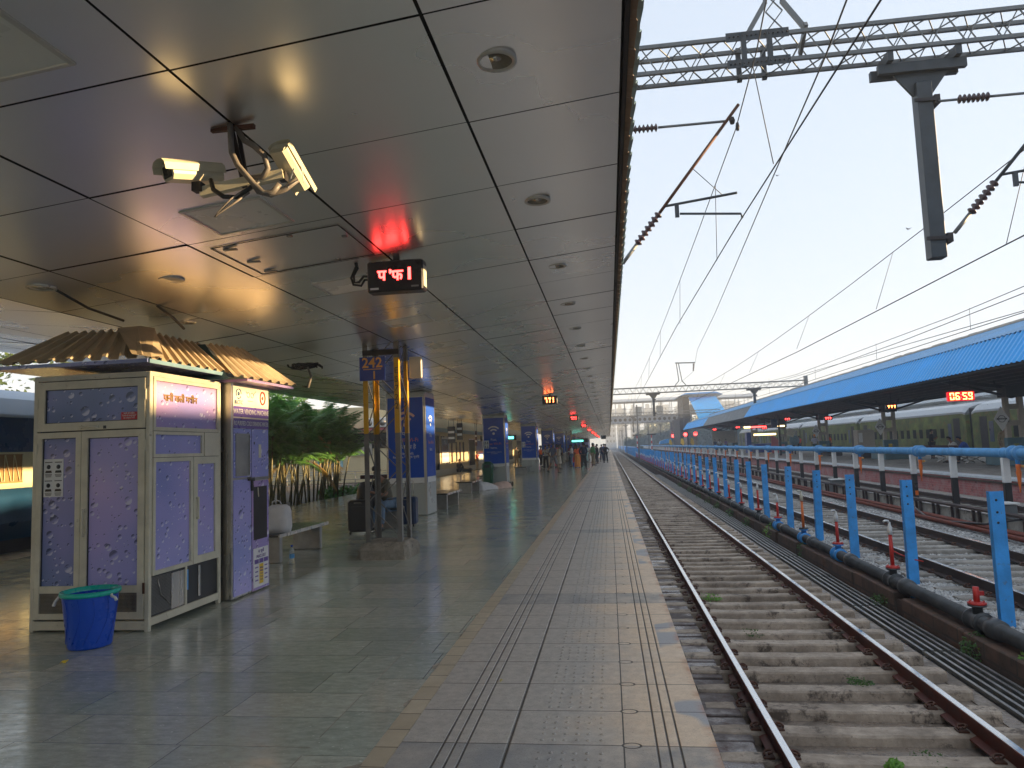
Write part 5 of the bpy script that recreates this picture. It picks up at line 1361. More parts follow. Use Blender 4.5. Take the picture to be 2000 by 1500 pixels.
    rd = dict(pel=.125, wai=.115, che=.14, neb=.075, nek=.052, hd0=.062, hd1=.084, hd2=.066, hip=.088, kne=.056, ank=.038, toe=.034, sho=.055, elb=.041, wri=.028, han=.036)
    def build(names, edges, name, mat, grow=0., rad=None, root=0, sub=1):
        V = [J[n] for n in names]; idx = {n: i for i, n in enumerate(names)}
        rr_ = [((rad or {}).get(n) or (rd.get(n) or rd[n[:-1]])*k)+grow for n in names]
        return skinned(name, V, [(idx[a], idx[b]) for a, b in edges], rr_, mat, t, root, sub)
    sides = ('L', 'R')
    names = ['pel', 'wai', 'che', 'neb', 'nek', 'hd0', 'hd1', 'hd2']; E = [('pel', 'wai'), ('wai', 'che'), ('che', 'neb'), ('neb', 'nek'), ('nek', 'hd0'), ('hd0', 'hd1'), ('hd1', 'hd2')]
    for n in sides:
        names += ['hip'+n, 'kne'+n, 'ank'+n, 'toe'+n, 'sho'+n, 'elb'+n, 'wri'+n, 'han'+n]
        E += [('pel', 'hip'+n), ('hip'+n, 'kne'+n), ('kne'+n, 'ank'+n), ('ank'+n, 'toe'+n), ('neb', 'sho'+n), ('sho'+n, 'elb'+n), ('elb'+n, 'wri'+n), ('wri'+n, 'han'+n)]
    # nose
    hd = Vector(J['hd1']); J['nos'] = tuple(hd+Vector((0, .088, -.012))*k); rd['nos'] = .012; names.append('nos'); E.append(('hd1', 'nos'))
    if hands:
        for s, n in ((-1, 'L'), (1, 'R')):
            w_ = Vector(J['wri'+n]); d = (Vector(J['han'+n])-w_).normalized(); sd = d.cross(Vector((0, 0, 1))).normalized(); hh = Vector(J['han'+n])
            for q in range(4):
                a = hh+sd*(q-1.5)*.019*k; f1 = a+d*.045*k; f2 = f1+d*.03*k-Vector((0, 0, .012))
                J['f%d%s' % (q, n)] = tuple(f1); J['g%d%s' % (q, n)] = tuple(f2); rd['f%d' % q] = .0085; rd['g%d' % q] = .007
                names += ['f%d%s' % (q, n), 'g%d%s' % (q, n)]; E += [('han'+n, 'f%d%s' % (q, n)), ('f%d%s' % (q, n), 'g%d%s' % (q, n))]
            J['th'+n] = tuple(w_+d*.05*k-sd*s*.045*k); rd['th'] = .010; names.append('th'+n); E.append(('wri'+n, 'th'+n))
    build(names, E, 'body', SKIN[skin])
    # hair
    hd1, hd2 = Vector(J['hd1']), Vector(J['hd2']); m = MB(); c = (hd1+hd2)/2+Vector((0, -.022, .022))*k
    up = (hd2-Vector(J['hd0'])).normalized()
    N = 14; rings = []
    for q in range(7):
        a = PI/2*q/6*1.12-.18; rings.append([c+Vector((.092*k*math.cos(a)*math.cos(2*PI*p/N), .108*k*math.cos(a)*math.sin(2*PI*p/N), 0))+up*(.105*k*math.sin(a)) for p in range(N)])
    m.loft(rings, smooth=True)
    if hairlong: m.tube([c+Vector((0, -.07, .0)), c+Vector((0, -.11, -.12)), c+Vector((0, -.10, -.28))], [.06, .055, .025], 8)
    else: m.tube([c+Vector((0, -.045, .0)), c+Vector((0, -.055, -.07))], [.07, .055], 8)
    part(m, 'hair', HAIR if not cap else cloth('cap'+cap[0], cap[1]), t, wld=False)
    # clothes
    names = ['pel', 'wai', 'che', 'neb']; E = [('pel', 'wai'), ('wai', 'che'), ('che', 'neb')]; rad = {'neb': .088*k, 'che': .148*k, 'wai': .128*k, 'pel': .132*k}
    for n in sides:
        e = Vector(J['elb'+n]); s_ = Vector(J['sho'+n])
        if bare_arms: J['cuf'+n] = tuple(s_.lerp(e, .8)); rd['cuf'] = .050
        else: J['cuf'+n] = J['elb'+n]; rd['cuf'] = .044; J['cuw'+n] = tuple(e.lerp(Vector(J['wri'+n]), .92)); rd['cuw'] = .034
        names += ['sho'+n, 'cuf'+n]; E += [('neb', 'sho'+n), ('sho'+n, 'cuf'+n)]
        if not bare_arms: names.append('cuw'+n); E.append(('cuf'+n, 'cuw'+n))
    build(names, E, 'shirt', cloth(*top), .016*k, rad)
    if skirt or long:
        p = Vector(J['pel']); m = MB()
        if pose == 'stand' or pose == 'walk':
            zb = .06*k if skirt else .42*k
            rings = [[(p.x+rx*math.cos(a)*(1+.05*math.sin(5*a+q)), p.y+ry*math.sin(a)*(1+.05*math.cos(4*a)), zz) for a in [2*PI*i/18 for i in range(18)]] for q, (rx, ry, zz) in enumerate(((.165*k, .14*k, 1.06*k), (.19*k, .17*k, .90*k), (.21*k, .19*k, .6*k), (.235*k, .21*k, max(zb, .3*k)), (.25*k, .22*k, zb)))]
            m.loft(rings, smooth=True)
        else:
            kn = (Vector(J['kneL'])+Vector(J['kneR']))/2; an = (Vector(J['ankL'])+Vector(J['ankR']))/2
            rings = []
            for c_, w_, d_ in ((p+Vector((0, -.05, .08)), .19, .10), (p+Vector((0, .12, .06)), .20, .12), (kn+Vector((0, -.02, .05)), .21, .12), (kn+Vector((0, .10, -.10)), .21, .10), (an+Vector((0, .08, .10)), .22, .12), (an+Vector((0, .1, -.03)), .23, .14)):
                dirn = Vector((0, .6, -.4)); rings.append([(c_.x+w_*k*math.cos(a), c_.y+d_*k*math.sin(a)*.7, c_.z+d_*k*math.sin(a)*.7) for a in [2*PI*i/16 for i in range(16)]])
            m.loft(rings, smooth=True)
        part(m, 'skirt' if skirt else 'kurta_hem', cloth(*(bot if skirt else top)), t, wld=False)
    if not skirt:
        names = ['pel']; E = []; rad = {'pel': .134*k}
        for n in sides:
            e = 'ank'
            if shorts: J['sht'+n] = tuple(Vector(J['hip'+n]).lerp(Vector(J['kne'+n]), .92)); rd['sht'] = .085; names += ['hip'+n, 'sht'+n]; E += [('pel', 'hip'+n), ('hip'+n, 'sht'+n)]
            else:
                J['cfa'+n] = tuple(Vector(J['kne'+n]).lerp(Vector(J['ank'+n]), .93)); rd['cfa'] = .055; rad['kne'+n] = .068*k; names += ['hip'+n, 'kne'+n, 'cfa'+n]; E += [('pel', 'hip'+n), ('hip'+n, 'kne'+n), ('kne'+n, 'cfa'+n)]
        build(names, E, 'trousers' if not shorts else 'shorts', cloth(*bot), .014*k, rad)
    for n in sides:
        a = Vector(J['ank'+n]); b_ = Vector(J['toe'+n]); m = MB()
        m.tube([a+Vector((0, -.05, -.045))*k, a+Vector((0, 0, -.035))*k, a.lerp(b_, .6)+Vector((0, 0, -.0))*k, b_+Vector((0, .05, .0))*k], [.036*k, .046*k, .042*k, .026*k], 8)
        part(m, 'shoe', SHOE, t, wld=False)
    return t
navy = ('navy', (.02, .03, .07)); whi = ('white', (.55, .55, .52)); blk = ('black', (.02, .02, .024)); gry = ('grey', (.20, .20, .21))
den = ('denim', (.12, .18, .26)); ora_ = ('orange', (.85, .16, .04)); pnk = ('pink', (.82, .36, .46)); gstr = ('bluegrey', (.12, .13, .19)); khk = ('khaki', (.30, .24, .16)); redc = ('red', (.62, .05, .03)); olive = ('olive', (.12, .11, .08)); maroon = ('maroon', (.22, .03, .05)); crm = ('cream', (.52, .46, .36)); teal_ = ('mint', (.35, .52, .50)); blu = ('blue', (.03, .10, .45))
# seated traveller with luggage behind the mast
person(-4.60, 14.55, 195, 'seated traveller in dark patterned shirt and jeans bent over a phone beside suitcases', None, top=olive, bot=den, pose='sit', hands=True, lean=.35, bare_arms=True, seed=1, seat=.44, skin=0)
bench(-5.0, -4.35, 14.45, 14.95, 'short bench under the traveller seated behind the lattice mast', M['granite'])
def suitcase(x, y, w_, d_, h_, mat, label, handle=True):
    t = T('suitcase', label, 'suitcase', (x, y, 0))
    m = MB().bbox(x-w_/2, x+w_/2, y-d_/2, y+d_/2, .05, h_, .035); part(m, 'shell', mat, t)
    m = MB(); m.box(x-w_*.40, x+w_*.40, y-d_/2-.012, y-d_/2, .14, h_-.12); part(m, 'front_pocket', mat, t)
    part(MB().tube([(x-.07, y-d_/2-.004, h_-.05), (x-.05, y-d_/2-.03, h_-.045), (x+.05, y-d_/2-.03, h_-.045), (x+.07, y-d_/2-.004, h_-.05)], .008, 6), 'grip', M['steeld'], t)
    for sx in (-1, 1): part(MB().lathe([(.03, -.012), (.03, .012)], 10, (x+sx*(w_/2-.05), y-d_/2+.03, .03), 'x'), 'wheel', M['black'], t)
    if handle:
        m = MB(); m.tube([(x-.09, y+d_*.3, h_), (x-.09, y+d_*.3, h_+.33), (x+.09, y+d_*.3, h_+.33), (x+.09, y+d_*.3, h_)], .009, 6); part(m, 'pull_handle', M['steel'], t)
    return t
suitcase(-4.92, 13.75, .44, .27, .66, M['black'], 'large black suitcase left of the seated traveller', False)
suitcase(-4.28, 14.95, .36, .25, .62, P('navy_luggage', (.012, .03, .085), .5), 'navy blue trolley suitcase right of the seated traveller')
t = T('backpack', 'black backpack slumped behind the large black suitcase', 'backpack', (-4.98, 14.5, 0))
m = MB().loft([[(-4.95+w_*math.cos(a), 14.2+.14*math.sin(a), z) for a in [2*PI*q/12 for q in range(12)]] for w_, z in ((.2, .46), (.22, .6), (.19, .85), (.12, .98), (.03, 1.0))], smooth=True); part(m, 'pack_body', M['black'], t)
# covered sleeper
t = T('person', 'person lying on the floor under a white and peach sheet, dark shoes out', 'person', (-4.6, 28.2, 0))
m = MB(); rr = random.Random(5); rings = []
A0, A1 = Vector((-5.20, 27.3, 0)), Vector((-4.10, 28.9, 0)); dd = (A1-A0); L_ = dd.length; dd.normalize(); sd = Vector((-dd.y, dd.x, 0))
for q in range(26):
    u = q/25; w_ = .30*(1-.35*u)+rr.uniform(-.03, .03); h_ = .30-.10*u+.05*math.sin(u*9)+rr.uniform(-.02, .02)
    if q in (0, 25): w_ *= .3; h_ *= .4
    c = A0+dd*(u*L_)
    rings.append([c+sd*(w_*math.cos(a)*1.15)+Vector((0, 0, max(.004, h_*math.sin(a)**.8 if math.sin(a) > 0 else .004)+rr.uniform(-.006, .012))) for a in [PI*p/12 for p in range(13)]])
m.loft(rings, smooth=True, closed=False, caps=False); m.mi = [1 if (i//12) > 12 else 0 for i in range(len(m.f))]
sh = part(m, 'covering_sheet', [M['cloth_white'], M['cloth_pinkish']], t)
m = MB(); m.tube([A0+dd*.1+Vector((0, 0, .12)), A0+dd*.5+Vector((0, 0, .13)), A0+dd*1.0+Vector((0, 0, .11)), A1+Vector((0, 0, .07))], [.10, .13, .10, .05], 10); part(m, 'body', SKIN[0], t)
for s_ in (-1, 1):
    c = A1+dd*.08+sd*s_*.07; part(MB().tube([c+Vector((0, 0, .06)), c+dd*.06+Vector((0, 0, .09)), c+dd*.07+Vector((0, 0, .22))], [.04, .05, .035], 8), 'shoe', SHOE, t)
# people down the platform
person(-1.72, 47.9, 5, 'man in navy shirt and black trousers standing alone, hands behind his back', None, top=navy, bot=blk, arm='back', bare_arms=False, seed=2, h=1.76, skin=1)
person(-3.30, 42.4, 30, 'man in grey blue shirt and patterned shorts walking with hands behind his back', None, top=gstr, bot=gry, pose='walk', shorts=True, arm='back', seed=3, h=1.78)
person(-4.35, 49.3, 190, 'stout man in grey and white striped shirt looking down at his phone', None, top=('stripe', (.40, .38, .33)), bot=blk, arm='phone', seed=4, h=1.66)
person(-3.50, 49.8, 60, 'man in pale cream kurta and trousers beside the striped shirt man', None, top=crm, bot=('sand', (.36, .30, .22)), long=True, bare_arms=False, arm='back', seed=5, h=1.66)
person(-4.85, 47.9, 290, 'child in dark vest and pale denim shorts facing the woman in pink', None, top=navy, bot=('paledenim', (.35, .45, .52)), shorts=True, arm='one', seed=6, h=1.38)
person(-5.25, 48.0, 70, 'woman in pink kurta and trousers seated on a bench', None, top=pnk, bot=pnk, pose='sit', skirt=True, seed=7, h=1.6, hairlong=True)
t = one(MB().bbox(-5.75, -5.35, 46.9, 47.6, .44, .74, .08), 'shoulder_bag', M['black'], 'black bag lying beside the seated woman in pink', 'bag', (-5.5, 47.2, .44))
person(-2.35, 52.5, 20, 'woman in orange sari with yellow skirt walking away', None, top=ora_, bot=('saffron', (.70, .28, .05)), skirt=True, pose='stand', seed=8, h=1.6, hairlong=True, skin=0)
person(-10.3, 55.5, 100, 'child in red shirt standing by the cream wall', None, top=redc, bot=khk, arm='up', seed=9, h=1.42)
person(-10.9, 51.5, 150, 'person in black crouching against the cream wall with luggage', None, top=blk, bot=blk, pose='squat', seed=10, bare_arms=False, skin=2)
t = one(MB().bbox(-10.6, -9.9, 51.0, 51.6, 0, .28, .1), 'duffel_bag', M['black'], 'long black duffel bag in front of the crouching person', 'bag', (-10.3, 51.3, 0))
person(-8.0, 62, 200, 'person in gold lit cream shirt between second and third pillars', None, top=crm, bot=khk, seed=11)
person(-7.3, 60, 150, 'slim person in black between the second and third pillars', None, top=blk, bot=den, seed=12, arm='hips')
person(-7.9, 66, 20, 'person in brown shirt far behind the second pillar', None, top=khk, bot=blk, seed=13)
person(-5.5, 57.5, 100, 'person in orange top behind the third pillar', None, top=ora_, bot=blk, seed=14)
rr = random.Random(77)
crowd = [(-1.05, 62, 'black', blk, blk, 'man in black standing near the platform edge with a raised arm', 'up'), (-.35, 64, 'x', blk, blk, 'person in all black closest to the platform edge', 'hips'), (-1.5, 66, '', gry, gry, 'person in grey top behind the man in black', 'down'),
 (-.75, 69, '', navy, navy, 'person in navy behind those at the platform edge', 'down'), (-2.15, 68, '', teal_, teal_, 'person in pale mint clothes in the crowd', 'down'), (-2.75, 67, '', ora_, ora_, 'woman in bright orange sari in the crowd', 's'),
 (-3.3, 69, '', ('rust', (.5, .12, .05)), ('rust', (.5, .12, .05)), 'woman in rust orange dress left of the bright orange sari', 's'), (-3.9, 72, '', maroon, blk, 'person in maroon top in the crowd', 'down'), (-2.0, 58, '', gstr, blk, 'man in blue grey shirt just behind the woman in orange', 'down'),
 (-3.2, 60, '', maroon, blk, 'person in maroon beside the fourth pillar', 'down'), (-2.9, 63, '', blk, blk, 'person in black beside the man in blue grey', 'phone'), (-4.3, 64, '', gry, blk, 'seated looking figure in grey by the far pillar', 'down'), (-5.0, 68.5, '', maroon, maroon, 'person in maroon near the far lattice mast', 'down'), (-1.6, 76, '', whi, blk, 'person in white shirt in the far crowd', 'down'),
 (-2.4, 80, '', crm, khk, 'person in cream far down the platform', 'down'), (-.9, 82, '', blk, den, 'person in black and denim far down the platform', 'down'), (-3.4, 84, '', ('mustard', (.5, .3, .05)), blk, 'person in mustard top far down the platform', 'down'), (-1.9, 88, '', gry, blk, 'grey clad person furthest down the platform', 'down')]
for k, (x, y, _, tp_, bt, lab, am) in enumerate(crowd):
    person(x, y, rr.uniform(0, 360), lab, 'crowd waiting far down the platform', top=tp_, bot=bt, arm=am if am != 's' else 'down', skirt=(am == 's'), seed=30+k, h=rr.uniform(1.58, 1.76), skin=rr.choice((0, 1)), bare_arms=rr.random() < .5, hairlong=(am == 's'))
more = [(-6.9, 44, ('sky', (.25, .45, .7)), blk, 'person in sky blue shirt left of the third pillar', 'down'), (-3.9, 53.5, ('rose', (.7, .12, .2)), ('rose', (.7, .12, .2)), 'woman in rose red kurta behind the fourth pillar', 'one'), (-2.9, 55.5, whi, den, 'person in white shirt and jeans beyond the woman in orange', 'phone'),
 (-1.3, 56.5, ('green', (.08, .3, .12)), khk, 'person in green shirt beyond the man in navy', 'down'), (-2.5, 73, ('lemon', (.7, .6, .2)), blk, 'person in lemon top in the far crowd', 'hips'), (-.6, 74, blu, blk, 'person in bright blue top near the far platform edge', 'down'), (-4.6, 55, crm, crm, 'person in long cream kurta by the fourth pillar', 'back')]
for k, (x, y, tp_, bt, lab, am) in enumerate(more): person(x, y, rr.uniform(0, 360), lab, 'crowd waiting far down the platform', top=tp_, bot=bt, arm=am, seed=80+k, h=rr.uniform(1.58, 1.76), skin=rr.choice((0, 1)), bare_arms=rr.random() < .5, long=(k in (1, 6)))
for k, (x, y, c_, lab) in enumerate(((-2.6, 55.0, 'bucket', 'blue holdall on the floor beside the person in white shirt and jeans'), (-3.4, 66.2, 'red', 'red suitcase in the far crowd'), (-4.2, 58.6, 'black', 'black holdall near the fourth pillar'))):
    one(MB().bbox(x-.22, x+.22, y-.14, y+.14, 0, .34 if k != 1 else .6, .06), 'holdall', M[c_], lab, 'bag', (x, y, 0))
# second lattice mast down the platform
t = T('lattice_mast', 'distant grey lattice mast on a white plinth among the crowd', 'mast', (-4.1, 73.5, 0))
m = MB()
for sx in (0, .5):
    for sy in (0, .5): m.box(-4.35+sx, -4.27+sx, 73.3+sy, 73.38+sy, .2, 7)
part(m, 'legs', M['latt'], t)
m = MB()
for q in range(12): m.bar((-4.31, 73.3, .3+q*.5), (-3.81, 73.3, .55+q*.5), .03); m.bar((-3.81, 73.3, .55+q*.5), (-4.31, 73.3, .8+q*.5), .03)
part(m, 'lacing', M['latt'], t); part(MB().bbox(-4.5, -3.65, 73.1, 74, 0, .25, .05), 'plinth', M['plinth'], t)

# ------------------------------------------------------------------ station building on the left
WX = -11.35
bt_ = T('station_building', 'cream station building with openings along the left platform', 'building', (WX, 45, 0))
m = MB(); m.box(-30, WX, 45, 112, -.3, 4.6)
part(m, 'walls', M['creamwall'], bt_)
m = MB(); m.box(-30, WX-.0, 44.6, 44.99, 3.05, 3.22); part(m, 'pink_ledge', M['pinkband'], bt_)
m = MB(); m.box(-26, WX-.9, 44.93, 44.995, 1.9, 2.9); part(m, 'front_window', M['darkglass2'], bt_)
part(MB().box(-16.6, -15.2, 44.9, 44.985, 1.45, 2.3), 'grille_panel', M['steeld'], bt_)
part(MB().box(-18.9, -17.2, 44.9, 44.985, .75, 2.3), 'pale_poster', M['lightblueposter'], bt_)
m = MB(); m.box(WX+.002, WX+.12, 45.2, 112, 2.85, 3.12); part(m, 'teal_beam', M['teal'], bt_)
m = MB(); m.box(WX, WX+.16, 45, 112, -.05, .32); part(m, 'plinth_band', M['creamwall2'], bt_)
for k, (y0, y1, z0, z1, mt, nm) in enumerate(((46.1, 47.2, .3, 2.6, 'darkglass2', 'doorway'), (47.9, 50.2, .75, 2.5, 'paper', 'poster_case'), (57.5, 60.0, .2, 2.4, 'darkglass2', 'doorway'), (60.8, 65.0, .35, 2.45, 'paper', 'poster_case'), (67.5, 70, .1, 2.4, 'darkglass2', 'doorway'), (73, 76, .1, 2.4, 'darkglass2', 'doorway'), (80, 84, .1, 2.4, 'darkglass2', 'doorway'), (88, 94, .1, 2.5, 'darkglass2', 'doorway'))):
    o = part(MB().box(WX-.02, WX+.03, y0, y1, z0, z1), nm, M[mt], bt_)
    f = MB()
    for B in ((y0-.08, y0, z0-.08, z1+.08), (y1, y1+.08, z0-.08, z1+.08), (y0, y1, z1, z1+.08), (y0, y1, z0-.08, z0)): f.box(WX+.001, WX+.06, *B)
    part(f, 'frame', M['steel'], o)
    if nm == 'poster_case':
        part(MB().box(WX+.0305, WX+.036, y0+.15, y1-.15, z0+.8, z1-.12), 'dark_upper_picture', M['signblue'] if k == 3 else M['coachbl'], o)
        part(MB().box(WX+.0365, WX+.040, y0+.3, y1-.3, z0+.9, z0+1.2), 'red_caption', M['brownsign'], o)
for k, y in enumerate((51.0, 52.6, 53.9, 55.2)): part(MB().box(WX+.001, WX+.05, y, y+.35, .75, 2.2), 'narrow_board', M['brownsign'] if k % 2 == 0 else M['dark'], bt_)
def hang_sign(x, y, w_, h_, z, label, d=.08, mat='brownsign', turn=False):
    t = T('hanging_sign', label, 'sign', (x, y, z))
    if turn: part(MB().box(x-d, x, y-w_/2, y+w_/2, z, z+h_), 'sign_board', M[mat], t)
    else:
        o = part(MB().box(x-w_/2, x+w_/2, y, y+d, z, z+h_), 'sign_board', M[mat], t); m = MB()
        for q in range(2): m.box(x-w_*.42, x+w_*.42, y-.004, y-.001, z+h_*(.25+.35*q), z+h_*(.38+.35*q))
        part(m, 'pale_lettering', M['paper'], o)
    m = MB()
    for s_ in (-1, 1): m.box(x+(s_*w_*.35 if not turn else 0)-.012, x+(s_*w_*.35 if not turn else 0)+.012, y+.01, y+.034, z+h_, cz(x))
    part(m, 'hangers', M['dark'], t)
hang_sign(-9.4, 50.5, .16, 1.05, 1.85, 'tall narrow maroon sign hanging before the cream wall')
hang_sign(-9.0, 56.5, 1.2, .5, 2.25, 'wide maroon sign with two pale lines by the cream wall')
hang_sign(-8.1, 56.5, .5, .55, 2.2, 'small dark sign right of the wide maroon sign', mat='dark')
hang_sign(-8.9, 42.5, .35, 1.0, 2.2, 'dark board high at the left end of the cream wall', mat='dark')
hang_sign(-10.3, 46.5, .5, 1.1, 2.05, 'dark framed board above the first doorway of the cream wall', mat='dark')
for k, (x, z) in enumerate(((-20.3, 3.24), (-18.4, 3.24), (-15.1, 3.24), (-14.2, 3.24), (-22.4, 3.24))):
    t = T('air_conditioner', '%s air conditioner outdoor unit on the pink ledge behind the palms' % ORD[k], 'air conditioner', (x, 44.6, z), 'air conditioners on the pink ledge')
    part(MB().bbox(x-.45, x+.45, 44.45, 44.85, z, z+.6, .03), 'casing', M['white'], t); m = MB().lathe([(.22, -.01), (.22, .01)], 18, (x-.12, 44.44, z+.3), 'y'); part(m, 'fan_grille', M['steeld'], t)
# second building further left behind palms
t = T('station_annexe', 'pale low building far behind the palms on the left', 'building', (-30, 70, 0)); part(MB().box(-60, -31, 60, 80, -.3, 5.2), 'walls', M['creamwall2'], t); part(MB().box(-61, -30.7, 59.5, 80.5, 5.2, 5.5), 'roof_slab', M['conc'], t)
# garden railing
t = T('garden_railing', 'thin steel railing in front of the cream building', 'railing', (-13, 36, -.2))
m = MB()
for z in (.0, .28, .56, .68): m.tube([(-22, 36, z), (-10.6, 36, z)], .022, 6)
part(m, 'rails', M['steeld'], t)
for k in range(10): part(MB().tube([(-21.8+k*1.24, 36, -.3), (-21.8+k*1.24, 36, .68)], .022, 6), 'post', M['steeld'], t)
t = T('table_frame', 'dark brown table like frame behind the suitcases', 'table', (-8.6, 26.5, 0))
part(MB().bbox(-9.4, -8.2, 26.3, 26.8, .62, .76, .02), 'top_board', M['brownsign'], t)
for s_ in (-1, 1): part(MB().tube([(-8.8+s_*.3, 26.5, .62), (-8.8+s_*.5, 26.5, 0)], .035, 6), 'leg', M['dark'], t)

# ------------------------------------------------------------------ left coach
t = T('blue_cream_coach', 'dark blue and cream railway coach at the far left behind the kiosk', 'coach', (-12, 8, 0))
CXx = -10.85
prof = [(.20, .25, 'coachtl'), (.0, .45, 'coachtl'), (.0, 1.22, 'coachtl')]
def strip(z0, z1, x0, x1, mat, name, y0=-9, y1=19.5):
    return part(MB().prism([(CXx-x0, z0), (CXx-x1, z1), (-13.9, z1), (-13.9, z0)], 'y', y0, y1), name, mat, t)
strip(.22, .55, .22, .03, M['coachtl'], 'lower_side'); strip(.5501, 1.17, .03, .0, M['coachtl'], 'lower_panel')
strip(1.1701, 1.83, .0, .0, M['coachcr'], 'cream_band'); strip(1.8301, 2.50, .0, .04, M['coachbl'], 'upper_side')
m = MB(); pr = [(CXx-.02, 2.5), (CXx-.06, 2.56), (CXx-.28, 2.84), (CXx-.8, 3.06), (-12.4, 3.14), (-13.2, 3.06), (-13.7, 2.84), (-13.9, 2.5)]
m.loft([[(a, y, z) for a, z in pr] for y in (-9, 19.5)]); part(m, 'roof', M['coachrf'], t)
part(MB().box(CXx-.03, CXx+.01, -9, 19.5, 2.47, 2.52), 'rain_gutter', M['coachrf'], t)
for k in range(14):
    y = -7.5+k*1.87
    w_ = part(MB().bbox(CXx-.02, CXx+.004, y, y+.92, 1.26, 1.80, .04), 'window', M['shutter'], t)
    m = MB()
    for q in range(4): m.tube([(CXx+.012, y+.1+q*.2, 1.78), (CXx+.02, y+.22+q*.2, 1.30), (CXx+.02, y+.27+q*.2, 1.30), (CXx+.012, y+.29+q*.2, 1.78)], .008, 5)
    part(m, 'window_bars', M['coachcr'], w_)
m = MB(); m.box(-13.5, CXx-.25, -8, 18.5, -.1, .24); part(m, 'underframe', M['dark'], t)
struct(MB().box(-11.1, -10.13, NEAR, 20, -.6, -.02), 'left_track_edge', M['conc'])

# ------------------------------------------------------------------ palms
def palm(x, y, label, seed, n=13, H=(1.7, 2.9), spread=.5):
    rr = random.Random(seed); t = T('palm_clump', label, 'palm', (x, y, -.25), 'areca palms beside the platform')
    mt, mf, md = MB(), MB(), MB()
    for k in range(n):
        a = rr.uniform(0, 2*PI); r0 = rr.random()**.5*spread*.5; hh = rr.uniform(*H); ln = rr.uniform(.1, .55)
        p0 = Vector((x+r0*math.cos(a), y+r0*math.sin(a), -.25)); p1 = p0+Vector((ln*.4*math.cos(a), ln*.4*math.sin(a), hh*.5)); p2 = p0+Vector((ln*math.cos(a), ln*math.sin(a), hh))
        mt.tube([p0, p1, p2], [.035, .03, .022], 6)
        for q in range(rr.randint(8, 10)):
            b0 = rr.uniform(0, 2*PI); L = rr.uniform(1.0, 1.75); up = rr.uniform(.15, 1.7); dry = rr.random() < .03
            pts = []; d = Vector((math.cos(b0), math.sin(b0), 0)); p = p2.copy(); v = d*.6+Vector((0, 0, up)); v.normalize()
            if dry: v = (d*.8+Vector((0, 0, -.3))).normalized()
            NS = 16
            for s in range(NS+1):
                pts.append(p.copy()); p = p+v*(L/NS); v = (v+Vector((0, 0, -.085))).normalized()
            sd = d.cross(Vector((0, 0, 1))).normalized(); mm = md if dry else mf
            for s in range(2, NS+1):
                u = s/NS; ll = .30*math.sin(PI*(u*.82+.14))+.06; dirn = (pts[s]-pts[s-1]).normalized(); nn = sd.cross(dirn)
                for sg in (-1, 1):
                    for e in (0, .5):
                        base_ = pts[s]-dirn*(L/NS*e); tip = base_+(sd*sg*.80+dirn*.55+nn*(.15*-1)).normalized()*ll*rr.uniform(.8, 1.1)+Vector((0, 0, -ll*rr.uniform(.1, .4)))
                        w_ = dirn*.016; mid = base_.lerp(tip, .5)+Vector((0, 0, .015))
                        mm.add([base_-w_, base_+w_, mid+w_*1.2, tip, mid-w_*1.2], [(0, 1, 2, 4), (4, 2, 3)])
            mm.tube([pts[0], pts[NS//2], pts[NS]], [.010, .007, .003], 4)
    part(mt, 'trunk', M['cane'], t); part(mf, 'crown', M['palm'], t)
    if md.v: part(md, 'dry_fronds', M['palmdry'], t)
    return t
pp = [(-11.3, 22.6, 'left palm clump of the row, just right of the vending machine'), (-11.5, 24.6, 'second palm clump, densest and darkest'), (-11.3, 26.2, 'third palm clump with yellow stems'), (-11.1, 27.8, 'right palm clump of the row, nearest the lattice mast'), (-12.8, 23.8, 'tall palm clump behind the front row'), (-13.2, 27.5, 'tall palm clump behind the right end of the row'), (-11.8, 20.6, 'palm clump hidden mostly by the vending machine')]
for k, (x, y, lab) in enumerate(pp): palm(x, y, lab, 40+k, n=13 if k < 4 else 12, H=(1.5, 2.9) if k < 4 else (2.2, 3.6), spread=.9)
for k in range(6):
    weed((-11.1+k*.35, 27.5+k*.9, -.25), 260, .45, .62, M['palm'], 'strappy green hedge plant at the platform rim, behind the palms', group='hedge plants along the platform rim', leaf=.09, seed=60+k, name='hedge_plant')

# ------------------------------------------------------------------ broadleaf trees
def tree(x, y, h, r, label, mat, seed, z=0., n=1600, leaf=.22, group=None, name='broadleaf_tree'):
    rr = random.Random(seed); t = T(name, label, 'tree', (x, y, z), group)
    mt = MB(); mt.tube([(x, y, z), (x+rr.uniform(-.1, .1)*r, y, z+h*.25), (x+rr.uniform(-.2, .2)*r, y, z+h*.5)], [h*.035, h*.028, h*.018], 8)
    cl = []
    for k in range(16):
        a = rr.uniform(0, 2*PI); q = rr.random()**.5*r*.8; zz = z+h*(.42+.5*rr.random()); cl.append((Vector((x+q*math.cos(a), y+q*math.sin(a), zz)), r*rr.uniform(.28, .5)))
        if k < 7: mt.tube([(x, y, z+h*.3), Vector((x, y, z+h*.35)).lerp(cl[-1][0], .6), cl[-1][0]], [h*.016, h*.01, h*.004], 5)
    part(mt, 'trunk', M['bark'], t); mc = MB()
    for k in range(n):
        c, cr = rr.choice(cl); d = Vector((rr.gauss(0, 1), rr.gauss(0, 1), rr.gauss(0, 1))).normalized()*cr*rr.random()**.35; p = c+d
        u = Vector((rr.uniform(-1, 1), rr.uniform(-1, 1), rr.uniform(-.6, .6))).normalized(); v = u.orthogonal().normalized(); s = leaf*rr.uniform(.5, 1.3)
        mc.quad(p-u*s, p-v*s*.5, p+u*s, p+v*s*.5)
    part(mc, 'crown', mat, t); return t
tree(-24, 22, 9, 4.5, 'sunlit green tree above the blue and cream coach', M['leaf'], 1, n=4200, leaf=.13)
